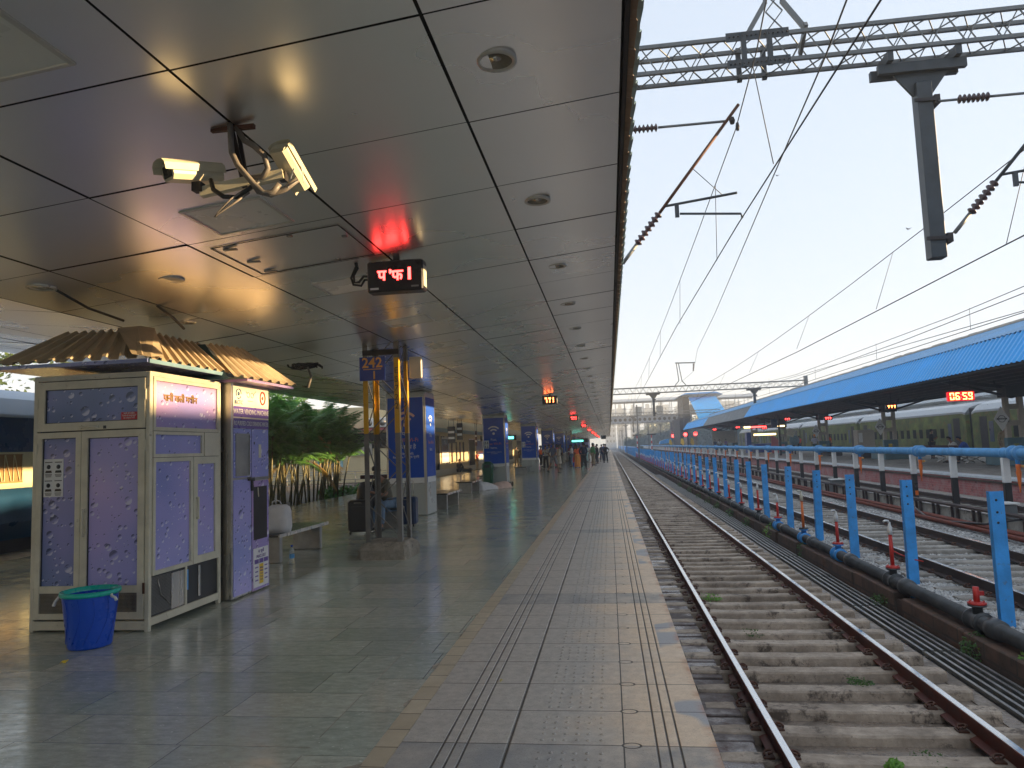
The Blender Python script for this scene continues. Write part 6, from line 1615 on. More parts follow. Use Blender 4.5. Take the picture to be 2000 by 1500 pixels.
tree(-30, 30, 10, 5, 'green tree farther left behind the coach', M['leaf'], 2, n=3000, leaf=.16)
tree(-24, 41, 8, 4, 'tree behind the left end of the palms', M['leaf'], 3, n=3200, leaf=.14)
tree(-19, 40, 7, 2.6, 'tree behind the middle of the palms', M['leafdark'], 4, n=2200, leaf=.13)
tree(-38, 50, 12, 6, 'big tree in the far left garden', M['leaf'], 5, n=2600, leaf=.25)

# ------------------------------------------------------------------ opposite platform canopy
oc = T('opposite_canopy', 'blue corrugated canopy over the opposite platform', 'canopy', (17, 60, 4))
def sheet(P, Q, y0, y1, pitch, amp, mat, name, parent, n=None):
    """corrugated sheet; P,Q = (x,z) lower / upper edge; ribs run P->Q"""
    m = MB(); y = y0; lo = []; hi = []; nx_, nz_ = -(Q[1]-P[1]), (Q[0]-P[0]); L = math.hypot(nx_, nz_); nx_ /= L; nz_ /= L; k = 0
    while y < y1:
        o = amp*(1 if k % 4 in (1, 2) else 0); lo.append((P[0]+nx_*o, y, P[1]+nz_*o)); hi.append((Q[0]+nx_*o, y, Q[1]+nz_*o)); y += pitch*(.2, .3, .2, .3)[k % 4]; k += 1
    n = len(lo); m.add(lo+hi, [(i, i+1, n+i+1, n+i) for i in range(n-1)]); return part(m, name, mat, parent)
A = (12.35, 3.60); Bm = (13.10, 4.64); Rg = (17.0, 5.98)
sheet(A, Bm, -10, 68, .30, .05, M['bluesheet'], 'blue_slope', oc); sheet(A, Bm, 97, 123, .27, .03, M['bluesheet'], 'blue_slope', oc)
sheet((12.3, 3.55), (13.1, 4.66), 68, 97, .5, .03, M['greysheet'], 'grey_slope', oc)
sheet((13.05, 4.66), Rg, -10, 123, .27, .032, M['bluesheetpale'], 'upper_roof', oc)
sheet((21.4, 4.05), (17.0, 5.97), -10, 123, .3, .03, M['bluesheetpale'], 'rear_roof', oc)
part(MB().prism([(12.37, 3.55), (13.12, 4.60), (17, 5.90), (21.4, 3.98), (21.4, 3.9), (17, 5.84), (13.15, 4.54), (12.42, 3.52)], 'y', -10, 123), 'underside', M['dark'], oc)
m = MB(); rr = random.Random(3); y = -10
while y < 123: L = rr.uniform(.5, 1.1); m.box(16.82, 17.18, y, y+L-.02, 5.97, 6.03+rr.uniform(0, .06)); y += L
part(m, 'ridge_capping', M['steeld'], oc)
for y in [5.5+13.7*k for k in range(9)]:
    m = MB()
    for s_ in (-1, 1):
        m.bar((17, y, 3.35), (17+s_*4.2, y, 4.0), .12, .14); m.bar((17, y, 2.95), (17+s_*3.0, y, 3.85), .10, .10); m.bar((17+s_*4.2, y, 4.0), (17, y, 5.7), .1, .1)
        for q in range(4): m.bar((17+s_*(.6+q), y, 3.45+q*.16), (17+s_*(1.1+q), y, 5.5-q*.42), .06, .06)
    m.box(16.6, 17.4, y-.35, y+.35, 2.95, 3.4)
    part(m, 'roof_truss', M['dark'], oc)
m = MB()
for x in (12.9, 13.9, 14.9, 15.9, 17, 18.1, 19.2, 20.3): m.box(x-.06, x+.06, -10, 123, 3.66, 3.86)
y = -9.
while y < 123: m.box(12.7, 21.3, y, y+.10, 3.78, 3.9); y += 1.9
part(m, 'purlins', M['dark'], oc)
for k, y in enumerate([5.5+13.7*q for q in range(9)]):
    t = T('platform_column', ['', 'cream and grey column', 'cream and blue grey column right of the red clock', 'cream and blue grey column left of the red clock'][k] if 1 < k < 4 else 'twin steel column carrying the blue canopy', 'column', (17, y, .08), 'columns under the blue canopy')
    m = MB()
    for s_ in (-1, 1): m.box(17+s_*.28-.09, 17+s_*.28+.09, y-.1, y+.1, 1.25, 3.35)
    for z in (1.75, 2.45, 3.1): m.box(16.81, 17.19, y-.06, y+.06, z, z+.22)
    part(m, 'cream_upper_frame', M['colcream'], t)
    m = MB()
    for s_ in (-1, 1): m.box(17+s_*.28-.12, 17+s_*.28+.12, y-.13, y+.13, .08, 1.249)
    m.box(16.84, 17.16, y-.1, y+.1, 1.0, 1.24); m.box(16.84, 17.16, y-.1, y+.1, .1, .3)
    part(m, 'blue_grey_lower_frame', M['colteal'], t)
    # diamond sign hung on the side
    if k in (2, 3, 4):
        t = T('station_sign', '%s diamond shaped station name sign on a column of the opposite platform' % ('nearest' if k == 2 else 'middle' if k == 3 else 'farthest'), 'sign', (16.45, y-.2, 2.0))
        c = (16.40, y-.25, 2.05); part(MB().prism([(c[0]-.30, c[2]), (c[0], c[2]-.52), (c[0]+.30, c[2]), (c[0], c[2]+.52)], 'y', c[1], c[1]+.03), 'diamond_board', M['paper'], t)
        m = MB(); m.tube([(c[0]+.14*math.cos(q*PI/8), c[1]-.006, c[2]+.14*math.sin(q*PI/8)) for q in range(17)], .012, 5); m.box(c[0]-.20, c[0]+.20, c[1]-.012, c[1]-.004, c[2]-.03, c[2]+.03); part(m, 'roundel', M['dark'], t)
        text('NDLS' if 0 else 'SECUNDERABAD', .05, facing((c[0], c[1]-.014, c[2]-.0), '-y'), M['paper'], t, xs=.8)
        part(MB().box(c[0]+.05, 16.7, c[1]+.03, c[1]+.06, 1.9, 1.95), 'bracket', M['dark'], t)
# LED clock 06:59
t = T('led_clock', 'large red digital clock reading 06:59 under the blue canopy', 'clock', (13.5, 29.7, 2.9))
cxm, yk, zk, W_, H_ = 13.55, 29.7, 2.94, .98, .36
hs = part(MB().bbox(cxm-W_/2, cxm+W_/2, yk, yk+.12, zk-H_/2, zk+H_/2, .02), 'housing', P('red_glowing_face', (.20, .004, .008), .4, emit=(1, .01, .02), es=.16), t)
SEG = {'0': 'abcdef', '6': 'acdefg', '5': 'acdfg', '9': 'abcdfg'}
def digit(ch, x, z, w_, h_, y, m, s_=.035):
    B = {'a': (x-w_, x+w_, z+h_-s_, z+h_), 'd': (x-w_, x+w_, z-h_, z-h_+s_), 'g': (x-w_+s_, x+w_-s_, z-s_/2, z+s_/2), 'f': (x-w_, x-w_+s_, z+s_/2+.002, z+h_-s_-.002), 'e': (x-w_, x-w_+s_, z-h_+s_+.002, z-s_/2-.002), 'b': (x+w_-s_, x+w_, z+s_/2+.002, z+h_-s_-.002), 'c': (x+w_-s_, x+w_, z-h_+s_+.002, z-s_/2-.002)}
    for c in SEG[ch]: b_ = B[c]; m.box(b_[0], b_[1], y-.006, y-.002, b_[2], b_[3])
for ch, dx in zip('0659', (-.33, -.13, .13, .33)): m = MB(); digit(ch, cxm+dx, zk, .075, .135, yk, m); part(m, 'digit', E_('led_amber_'+ch, (1, .50, .12), 1.3), t)
m = MB(); m.box(cxm-.015, cxm+.015, yk-.006, yk-.002, zk+.04, zk+.07); m.box(cxm-.015, cxm+.015, yk-.006, yk-.002, zk-.07, zk-.04); part(m, 'colon', M['led'], t)
m = MB();
for s_ in (-.35, .35): m.box(cxm+s_-.01, cxm+s_+.01, yk+.05, yk+.07, zk+.17, 3.8)
part(m, 'hangers', M['dark'], t)
bb = [(14.4, 25.5, 2.62, 'red LED board at the right edge under the blue canopy'), (14.8, 40, 3.02, 'red LED board left of the big clock'), (15.2, 52.5, 2.85, 'small red LED board left of the second column'), (15.2, 64, 3.2, 'red LED board beside the dark panel'), (14.5, 70, 2.6, 'lower red LED board beside the dark panel'), (14.5, 84, 3.0, 'distant red LED board under the grey roof part'), (14.2, 100, 3.1, 'red LED board near the end of the blue canopy'), (13.8, 118, 3.0, 'red LED board at the very end of the blue canopy')]
for x, y, z, lab in bb:
    t = T('led_board', lab, 'display board', (x, y, z), 'red LED boards of the opposite platform')
    part(MB().box(x-.28, x+.28, y, y+.12, z-.12, z+.12), 'housing', M['ledbox'], t)
    m = MB()
    for q in range(3): m.box(x-.19+q*.15, x-.10+q*.15, y-.006, y-.002, z+.02, z+.07); m.box(x-.155+q*.15, x-.12+q*.15, y-.006, y-.002, z-.07, z+.02)
    part(m, 'lit_characters', M['ledhot'] if y < 45 else M['led'], t); part(MB().box(x-.01, x+.01, y+.04, y+.06, z+.12, 3.9), 'hanger', M['dark'], t)
t = T('train_display', 'long amber and red train display under the blue canopy', 'display board', (15, 72, 2.5))
part(MB().box(12.9, 17.0, 72, 72.15, 2.62, 2.92), 'housing', M['ledbox'], t); part(MB().box(13.0, 13.6, 71.98, 71.995, 2.68, 2.86), 'amber_block', M['tube'], t); part(MB().box(13.62, 15.1, 71.98, 71.995, 2.71, 2.83), 'red_text', M['led'], t); part(MB().box(15.9, 16.8, 71.98, 71.995, 2.70, 2.84), 'yellow_text', M['tube'], t)
part(MB().box(14.9, 15.0, 72.05, 72.1, 2.92, 3.9), 'hanger', M['dark'], t)

# opposite platform furniture
def bin_(x, y, mat, label):
    t = T('litter_bin', label, 'bin', (x, y, .08))
    part(MB().bbox(x-.28, x+.28, y-.25, y+.25, .08, .85, .06), 'bin_body', mat, t); part(MB().lathe([(.30, 0), (.28, .12), (.15, .25), (.01, .28)], 14, (x, y, .85)), 'hood', mat, t)
bin_(17.6, 48.4, M['yellowbin'], 'yellow litter bin on the opposite platform')
def kiosk_box(x0, x1, y0, y1, z1, mat, label, name='low_stall', cat='stall'):
    t = T(name, label, cat, ((x0+x1)/2, (y0+y1)/2, .08)); part(MB().bbox(x0, x1, y0, y1, .08, z1, .03), 'body', M[mat], t); part(MB().box(x0-.03, x1+.03, y0-.03, y1+.03, z1, z1+.04), 'counter_top', M['granite'], t)
kiosk_box(16.4, 17.6, 31.5, 34.3, .72, 'colteal', 'low grey plinth around the nearest column', 'column_plinth', 'plinth'); kiosk_box(16.3, 17.7, 45.6, 48, .75, 'colteal', 'low grey plinth around the column left of the clock', 'column_plinth', 'plinth'); kiosk_box(16.3, 17.7, 49.5, 51.2, .7, 'dark', 'dark low stall behind the yellow bin')
kiosk_box(16.6, 17.8, 58.5, 61.5, .8, 'dark', 'dark plinth around the third column', 'column_plinth', 'plinth')
t = T('control_cabinet', 'cream electrical cabinet on the opposite platform', 'cabinet', (17.5, 52.6, .08)); part(MB().bbox(17.0, 18.1, 52.3, 53.2, .4, 1.95, .02), 'cabinet_body', M['colcream'], t); part(MB().box(17.05, 17.3, 52.28, 52.298, 1.1, 1.75), 'white_panel', M['white'], t); part(MB().box(17.6, 17.9, 52.28, 52.298, .5, .7), 'dark_slot', M['black'], t); part(MB().box(16.8, 18.3, 52.2, 53.4, .08, .14), 'base_plate', M['dark'], t)
t = T('steel_seats', 'perforated steel seat bench on the opposite platform', 'bench', (16.9, 37.4, .08))
part(MB().box(16.3, 17.4, 36.0, 39.2, .46, .50), 'seats', M['steel'], t)
for q in range(4):
    y = 36.2+q*.95; part(MB().loft([[(16.32, y, .5), (16.32, y+.8, .5), (16.10, y+.8, .95), (16.10, y, .95)], [(16.36, y, .5), (16.36, y+.8, .5), (16.14, y+.8, .95), (16.14, y, .95)]]), 'seat_back', M['brownsign'], t)
    part(MB().tube([(16.4, y, .46), (16.9, y, .3), (17.3, y, .08)], .03, 6), 'leg', M['steel'], t); part(MB().tube([(17.3, y, .46), (16.9, y, .3), (16.4, y, .08)], .03, 6), 'leg', M['steel'], t)
person(16.75, 36.5, 285, 'seated person in bright blue with navy turban across the tracks', None, top=blu, bot=blk, pose='sit', seed=60, z=.08, seat=.42, cap=navy, bare_arms=False, lean=.25)
person(16.75, 37.6, 265, 'seated person in white with blue scarf across the tracks', None, top=whi, bot=whi, pose='sit', seed=61, z=.08, seat=.42, lean=.25, bare_arms=False)
person(18.6, 37.0, 180, 'person in beige shawl at the far side of the opposite platform', None, top=('beige', (.36, .28, .18)), bot=('beige', (.36, .28, .18)), seed=62, z=.08, long=True, bare_arms=False)
person(18.4, 44.3, 90, 'person in black with a backpack using a phone on the opposite platform', None, top=blk, bot=blk, seed=63, z=.08, arm='phone')
person(15.9, 58.8, 20, 'man in pale vest and orange turban walking on the opposite platform', None, top=('paleviolet', (.42, .42, .52)), bot=('navygreen', (.04, .08, .07)), seed=64, z=.08, cap=('saffron2', (.75, .25, .02)), arm='down')
person(17.5, 60.5, 90, 'person in orange standing behind the pale vest man', None, top=ora_, bot=navy, seed=65, z=.08)
person(17.5, 72, 200, 'person with white cap near the amber display', None, top=blk, bot=blk, seed=66, z=.08, cap=('whitecap', (.7, .7, .7)))
person(18.8, 75, 160, 'person in red further along the opposite platform', None, top=redc, bot=blk, seed=67, z=.08)
person(18.2, 56, 240, 'person in black and white top near the cabinet', None, top=('whiteblack', (.3, .3, .33)), bot=blk, seed=68, z=.08, pose='sit', seat=.5)
person(13.9, 98, 170, 'person in dark clothes under the white hoarding', None, top=navy, bot=blk, seed=69, z=.08); person(14.6, 99, 200, 'person in white under the white hoarding', None, top=whi, bot=blk, seed=70, z=.08); person(15.3, 98, 150, 'person in purple under the white hoarding', None, top=('purple', (.18, .10, .28)), bot=blk, seed=71, z=.08)
t = T('hoarding', 'pale hoarding board on the opposite platform', 'board', (15, 100, .08)); part(MB().box(14.0, 17.0, 101, 101.15, 1.2, 2.9), 'panel', M['colcream'], t); part(MB().box(14.1, 14.25, 101, 101.15, .08, 1.2), 'post', M['dark'], t); part(MB().box(16.7, 16.85, 101, 101.15, .08, 1.2), 'post', M['dark'], t)
t = T('food_stall', 'blue stall with yellow lamp on the opposite platform', 'stall', (17, 84, .08)); part(MB().box(15.4, 15.9, 84, 85, .08, 2.4), 'blue_pillar', M['signblue'], t); part(MB().bbox(16.2, 18.2, 84, 86, .08, 1.1, .05), 'counter', M['signblue'], t); part(MB().box(16.2, 18.6, 83.9, 84, 2.0, 2.2), 'lit_awning', M['tube'], t)
t = T('pink_stall', 'pink sloping stall board on the opposite platform', 'stall', (18.3, 80, .08)); part(MB().prism([(17.0, .08), (19.2, .08), (17.2, 1.9), (17.0, 1.9)], 'y', 79, 79.2), 'sloping_board', M['pinkband'], t)
t = T('pedestal_fan', 'pale round mist fan on a stand by the pink board', 'fan', (17.0, 69.5, .08)); part(MB().lathe([(.42, -.05), (.46, 0), (.42, .05)], 20, (17.0, 69.5, 1.35), 'y'), 'fan_cage', M['teal'], t); part(MB().tube([(17, 69.5, .08), (17, 69.5, 1)], .05, 8), 'stand', M['dark'], t)
t = T('hanging_notice', 'tilted cream notice square hanging from the opposite canopy', 'sign', (16.0, 66, 2.0)); c = (15.9, 66., 2.05); part(MB().prism([(c[0]-.42, c[2]-.15), (c[0]+.15, c[2]-.42), (c[0]+.42, c[2]+.15), (c[0]-.15, c[2]+.42)], 'y', c[1], c[1]+.04), 'notice_board', M['cream'], t)
t = T('dark_panel', 'navy panel hanging beside the red LED boards', 'board', (14.9, 66.3, 2.6)); part(MB().box(14.35, 14.9, 66.4, 66.5, 2.6, 3.3), 'panel', M['coachbl'], t); part(MB().box(14.95, 15.1, 66.4, 66.5, .08, 3.9), 'post', M['dark'], t)
for k, (x, y) in enumerate(((13.2, 128), (14.2, 122), (13.0, 150))):
    t = T('yellow_sign_post', ('yellow and grey platform end post with round red light, %s of three' % ('nearest', 'middle', 'farthest')[(1, 0, 2)[k]]), 'sign', (x, y, .08)); part(MB().box(x-.25, x+.25, y, y+.3, .08, 2.6), 'pillar', M['conc'], t); part(MB().prism([(x-.9, 1.4), (x-.4, .9), (x-.25, 1.4), (x-.4, 2.2), (x-.8, 2.2)], 'y', y-.02, y), 'yellow_board', M['yellowbin'], t); part(MB().lathe([(.3, -.02), (.3, .02)], 14, (x+.0, y-.05, 2.9), 'y'), 'red_lamp', M['led'], t)
one(MB().prism([(10.2, 1.3), (13.0, 1.6), (13.0, 2.4), (11.5, 2.3), (10.4, 1.9)], 'y', 150, 153), 'shelter_roof', M['bluesheet'], 'small blue shelter roof beyond the platform end', 'shelter', (11, 150, 1.3))
# far blue parapet panels & distant red band along track
one(MB().box(5.3, 5.6, 150, 420, -.7, .95), 'blue_parapet', M['bprimer'], 'long low blue parapet in the far distance beside the track', 'parapet', (5.5, 150, -.7))
for k, (x, y) in enumerate(((4.6, 120), (6.8, 118), (5.8, 150))):
    t = T('signal_post', '%s red and white striped signal post in the distance' % ('left', 'right', 'middle')[k], 'signal', (x, y, -.7)); m = MB(); m2 = MB()
    for q in range(8): (m if q % 2 else m2).box(x-.09, x+.09, y, y+.15, -.7+q*.45, -.7+q*.45+.449)
    part(m, 'red_bands', M['red'], t); part(m2, 'white_bands', M['white'], t); part(MB().box(x-.7, x+.7, y-.1, y, 2.9, 3.1), 'arm', M['dark'], t)

# ------------------------------------------------------------------ right hand train
def coach():
    t = T('camouflage_coach', 'green and tan camouflage coach with grey roof behind the opposite platform', 'coach', (26.5, 0, 0), 'coaches standing behind the opposite platform')
    X = 25.0; L = 21.6
    part(MB().prism([(X, .25), (X, 2.85), (28.2, 2.85), (28.2, .25)], 'y', 0, L), 'side_shell', M['coachR'], t)
    pr = [(X-.01, 2.86), (X-.0, 3.0), (X+.35, 3.40), (X+1.0, 3.62), (X+1.6, 3.68), (X+2.2, 3.62), (X+2.9, 3.35), (28.22, 2.86)]
    m = MB().loft([[(a, y, z-(.12 if y in (0, L) else 0)) for a, z in pr] for y in (0, .5, L-.5, L)]); part(m, 'roof', M['coachroof'], t)
    part(MB().box(X+.1, 28, .3, L-.3, -.3, .249), 'underframe', M['dark'], t)
    part(MB().box(X+.3, 27.9, L, L+.9, .3, 3.2), 'vestibule', M['dark'], t)
    for k in range(12):
        y = 3.4+k*1.25
        part(MB().bbox(X-.012, X+.01, y, y+.62, 1.15, 1.85, .008), 'window', M['darkglass2'], t)
    for y in (.9, L-2.0): part(MB().box(X-.012, X-.001, y, y+.95, .3, 2.55), 'door_opening', M['dark'], t)
    for y in (2.2, L-2.75): part(MB().bbox(X-.013, X+.01, y, y+.55, .85, 2.2, .01), 'door', M['coachtl'], t)
    return t
c0 = coach(); trc = tree_of(c0)
lb = ['tan brown coach nearest, at the right edge behind the column', 'green camouflage coach in the middle behind the clock', 'third camouflage coach, left of the cabinet', 'fourth camouflage coach in the distance', 'farthest of the camouflage coaches']
tan = P('tan_brown_coach_livery', (.16, .11, .05), .5, var=.35, sc=1.6, dirt=((.10, .08, .03), .55))
for k in range(6):
    y = 32.0-22.5+k*22.5
    if k == 0: c = c0; c.location = (26.5, y+0, 0)
    else: c = clone(c0, (26.5, y, 0), 0, tree=trc)
    c['label'] = (['coach at the extreme right, mostly out of the photo'] + lb)[k]
for o in bpy.data.objects:
    if o.name.startswith('side_shell') and o.parent in (c0, ): pass
for cc in [o for o in bpy.data.objects if o.name.startswith('camouflage_coach')]: cc.location.x = 26.5
# coaches' parts were laid out in world x, shift parts once through their parents (base x = 26.5)
# grey sheds behind the train
t = T('rear_canopy', 'pale sheet canopy with white trusses behind the train', 'canopy', (36, 60, 5))
sheet((31.0, 5.1), (38.0, 6.3), 0, 130, .6, .05, M['palesheet'], 'roof_sheet', t)
m = MB(); y = 2
while y < 130:
    m.bar((31, y, 5.0), (38, y, 6.2), .10, .10); m.bar((31, y, 4.6), (38, y, 4.6), .10, .10)
    for q in range(6): m.bar((31.2+q*1.1, y, 4.6), (31.8+q*1.1, y, 5.2+q*.2), .07, .07); m.bar((31.8+q*1.1, y, 5.2+q*.2), (32.3+q*1.1, y, 4.6), .07, .07)
    y += 4.0
part(m, 'trusses', M['whitetruss'], t)
m = MB(); m.box(30.9, 31.1, 0, 130, 4.5, 4.75); m.box(34.9, 35.1, 0, 130, 4.5, 4.7); part(m, 'edge_beam', M['whitetruss'], t)
m = MB(); y = 6
while y < 130: m.box(34.8, 35.2, y, y+.3, -.5, 4.6); y += 12
part(m, 'columns', M['whitetruss'], t, kind='stuff')

# ------------------------------------------------------------------ overhead electrification
def portal(y, x0, x1, zt, H, D, ch, label, mat, joint=None, near=True):
    t = T('overhead_gantry', label, 'gantry', ((x0+x1)/2, y, zt), 'electrification gantries across the tracks')
    for yy_ in (y-D/2, y+D/2):
        for z in (zt, zt-H): part(MB().box(x0, x1, yy_-ch/2, yy_+ch/2, z-ch/2, z+ch/2), 'chord', mat, t)
    m = MB(); n = int((x1-x0)/(H*1.15)); dx = (x1-x0)/n; r = ch*.28
    for k in range(n):
        a, c, md = x0+k*dx, x0+(k+1)*dx, x0+(k+.5)*dx
        for yy_ in (y-D/2, y+D/2): m.bar((a, yy_, zt-H), (md, yy_, zt), r, r); m.bar((md, yy_, zt), (c, yy_, zt-H), r, r)
        for z in (zt, zt-H): m.bar((a, y-D/2, z), (md, y+D/2, z), r, r); m.bar((md, y+D/2, z), (c, y-D/2, z), r, r)
    part(m, 'lacing', mat, t); return t
g1 = portal(10.72, -3.8, 24, 7.50, .41, .40, .055, 'near lattice gantry beam crossing the sky at the top right', M['galv'])
m = MB()
for x in (2.25, 2.62):
    for yy_ in (10.50, 10.94): m.box(x-.035, x+.035, yy_-.03, yy_+.03, 7.03, 7.56)
m.box(2.0, 2.9, 10.485, 10.495, 7.43, 7.57); m.box(2.0, 2.9, 10.485, 10.495, 7.02, 7.15); part(m, 'joint_plates', M['galvd'], g1)
m = MB()
for q in range(14):
    for z in (7.50, 7.08): m.lathe([(.012, 0), (.012, -.02)], 6, (2.05+q*.063, 10.484, z), 'y')
part(m, 'joint_bolts', M['dark'], g1)
# raised bracket on top
tb = T('feeder_bracket', 'small lattice bracket rising above the near gantry', 'bracket', (2.75, 10.7, 7.6))
m = MB(); m.bar((2.32, 10.55, 7.55), (2.62, 10.6, 8.05), .05, .07); m.bar((3.15, 10.55, 7.55), (2.86, 10.6, 8.05), .05, .07); m.bar((2.62, 10.6, 8.05), (2.62, 10.6, 9.6), .045); m.bar((2.86, 10.6, 8.05), (2.86, 10.6, 9.6), .045); m.bar((3.15, 10.5, 7.6), (3.15, 10.9, 7.35), .05, .09)
for q in range(6): m.bar((2.62, 10.6, 7.6+q*.3), (2.86, 10.6, 7.9+q*.3), .016); m.bar((2.86, 10.6, 7.6+q*.3), (2.62, 10.6, 7.9+q*.3), .016)
part(m, 'bracket_frame', M['galv'], tb)
# drop post on T head
def drop_post(x, y, zt, zb, label, s=1.):
    t = T('drop_post', label, 'drop post', (x, y, zt), 'drop posts under the gantries')
    m = MB(); w_ = .60*s
    m.box(x-w_, x+w_, y-.10*s, y-.02*s, zt-.14*s, zt); m.box(x-w_-.06, x+w_*.9, y+.04*s, y+.12*s, zt-.16*s, zt-.02)
    m.prism([(x-.38*s, zt-.14*s), (x+.38*s, zt-.14*s), (x+.13*s, zt-.48*s), (x-.13*s, zt-.48*s)], 'y', y-.02*s, y+.02*s)
    m.box(x-.50*s, x-.42*s, y-.2*s, y+.2*s, zt, zt+.14); m.box(x+.42*s, x+.50*s, y-.2*s, y+.2*s, zt, zt+.14)
    part(m, 'cross_head', M['galvd'], t)
    part(MB().bbox(x-.105*s, x+.105*s, y-.10*s, y+.10*s, zb, zt-.30*s, .01), 'post', M['galvd'], t)
    m = MB()
    for z in (zt-.62*s, zb+.25*s): m.box(x-.16*s, x+.17*s, y-.13*s, y-.105*s, z, z+.05); m.box(x+.115*s, x+.19*s, y-.12*s, y+.1*s, z-.04, z+.09)
    part(m, 'clamps', M['dark'], t); return t
drop_post(4.74, 10.72, 6.92, 4.02, 'dark square drop post hanging under the near gantry')
def insulator(a, c, r, n, parent):
    a, c = Vector(a), Vector(c); pts = []; rad = []
    N = n*2
    for k in range(N+1):
        pts.append(a.lerp(c, k/N+.0001*k)); rad.append(r if k % 2 else r*.45)
    q = MB(); d = (c-a)
    p2 = []; r2 = []
    for k in range(n):
        for u, rr_ in ((.1, .4), (.45, 1.), (.6, .92), (.85, .4)): p2.append(a+d*((k+u)/n)); r2.append(r*rr_)
    q.tube(p2, r2, 12); return part(q, 'insulator', M['insul'], parent)
def cantilever(x0, y, dirx, zs, zl, reach, label, group, s=1.):
    """x0 = mast face; stay at zs, lower bracket end at zl; reaches |reach| in dirx"""
    t = T('cantilever', label, 'cantilever', (x0, y, zs), group)
    D = dirx
    part(MB().tube([(x0, y, zs), (x0+D*.25, y, zs)], .018, 6), 'pivot', M['galv'], t)
    insulator((x0+D*.25, y, zs), (x0+D*.68, y, zs), .065, 7, t)
    part(MB().tube([(x0+D*.68, y, zs), (x0+D*reach*.94, y, zs+.0)], .020, 8), 'stay_tube', M['galv'], t)
    bx = x0+D*.05; tip = Vector((x0+D*reach*1.04, y, zs+.24)); low = Vector((bx, y, zl)); u = (tip-low)
    part(MB().tube([low, low+u*.12], .03, 6), 'pivot', M['galv'], t); insulator(low+u*.12, low+u*.32, .065, 7, t)
    part(MB().tube([low+u*.32, tip], .024, 8), 'bracket_tube', M['rust'] if s == 1. else M['galvd'], t)
    rp = low+u*.36
    reg = MB().tube([rp, (x0+D*reach*.98, y, rp.z+.12)], .020, 8); reg.box(rp.x+D*.18-.03, rp.x+D*.18+.03, y-.02, y+.02, rp.z-.18, rp.z+.03); part(reg, 'register_arm', M['galvd'], t)
    part(MB().tube([(rp.x+D*.22, y, rp.z-.13), (x0+D*reach*1.0, y-.0, rp.z-.20), (x0+D*reach*1.01, y, rp.z-.27)], .018, 8), 'steady_arm', M['galvd'], t)
    part(MB().tube([low+u*.60, (x0+D*reach*.86, y, rp.z+.11)], .006, 5), 'dropper_wire', M['wirem'], t)
    m = MB().lathe([(.03, -.05), (.045, 0), (.03, .05)], 8, (x0+D*reach*.98, y, zs)); m.lathe([(.02, -.16), (.03, -.1), (.02, -.04)], 8, (x0+D*reach*1.02, y, zs)); part(m, 'clamp', M['dark'], t)
    return t
cantilever(.28, 10.65, 1, 6.30, 4.25, 1.80, 'cantilever with brown insulators over the near track, left of the wires', 'cantilever arms of the overhead line')
# arms on the drop post
cantilever(4.90, 10.60, 1, 6.28, 4.35, 1.85, 'cantilever with dark insulators on the right side of the drop post', 'cantilever arms of the overhead line', .9)

g2 = portal(72.0, -3.8, 19.2, 7.08, .55, .5, .085, 'second lattice gantry beyond the blue roofs', M['galv'])
part(MB().box(18.9, 19.2, 71.8, 72.2, 6.5, 7.5), 'end_head', M['galv'], g2)
drop_post(4.55, 72.0, 6.5, 4.2, 'distant drop post left under the second gantry', 1.1); drop_post(14.2, 72.0, 6.5, 4.3, 'distant drop post right under the second gantry', 1.1)
t = T('feeder_bracket', 'inverted L bracket standing on the second gantry', 'bracket', (7.4, 72, 7.2))
m = MB(); m.bar((6.7, 72, 7.15), (7.1, 72, 7.6), .07); m.bar((7.75, 72, 7.15), (7.4, 72, 7.6), .07); m.bar((7.1, 72, 7.6), (6.95, 72, 9.35), .07); m.bar((7.4, 72, 7.6), (7.15, 72, 9.35), .07); m.bar((6.85, 72, 9.38), (8.75, 72, 9.32), .10); part(m, 'bracket_frame', M['galvd'], t)
insulator((8.62, 72, 9.25), (8.55, 72, 8.5), .10, 5, t)
for k, yy_ in enumerate((132., 192., 255.)):
    g = portal(yy_, -4, 20, 7.2, .5, .5, .10, '%s lattice gantry down the line' % ORD[k+2], M['galv'])
    for xd in (4.5, 13.5): drop_post(xd, yy_, 6.6, 3.6, 'far drop post under a distant gantry', 1.1)
for k, yy_ in enumerate((38., 52.)): pass
for k, (xd, yy_, hh) in enumerate(((3.9, 98, 6.8), (3.9, 165, 6.8), (3.9, 210, 6.8), (3.7, 250, 6.5), (8.6, 160, 6.8), (8.6, 230, 6.8))):
    one(MB().box(xd-.09, xd+.09, yy_-.09, yy_+.09, -.9, hh-.0), 'line_mast', M['galv'], 'thin grey mast in the hazy distance beside the tracks', 'mast', (xd, yy_, -.9), 'far line masts')
# wires
def wire(pts, r, label, name='overhead_wire', group='overhead wires'):
    return one(MB().tube(pts, r, 5), name, M['wirem'], label, 'wire', pts[0], group)
def sag(a, c, s_, n=14): a, c = Vector(a), Vector(c); return [a.lerp(c, k/n)-Vector((0, 0, s_*4*(k/n)*(1-k/n))) for k in range(n+1)]
con = [(2.22, -14, 4.74), (2.12, 5.3, 4.72), (2.03, 10.65, 4.72), (1.98, 20, 4.72), (2.06, 35, 4.72), (2.2, 72, 4.72), (2.0, 132, 4.72), (2.1, 255, 4.7)]
wire(con, .0095, 'thick contact wire above the near track')
mes = [(1.3, -14, 4.95), (1.46, 5., 5.5), (1.85, 8, 5.9), (2.09, 10.65, 6.17)]+sag((2.09, 10.65, 6.17), (2.2, 72, 6.3), .55)[1:]+sag((2.2, 72, 6.3), (2.1, 132, 6.3), .5)[1:]
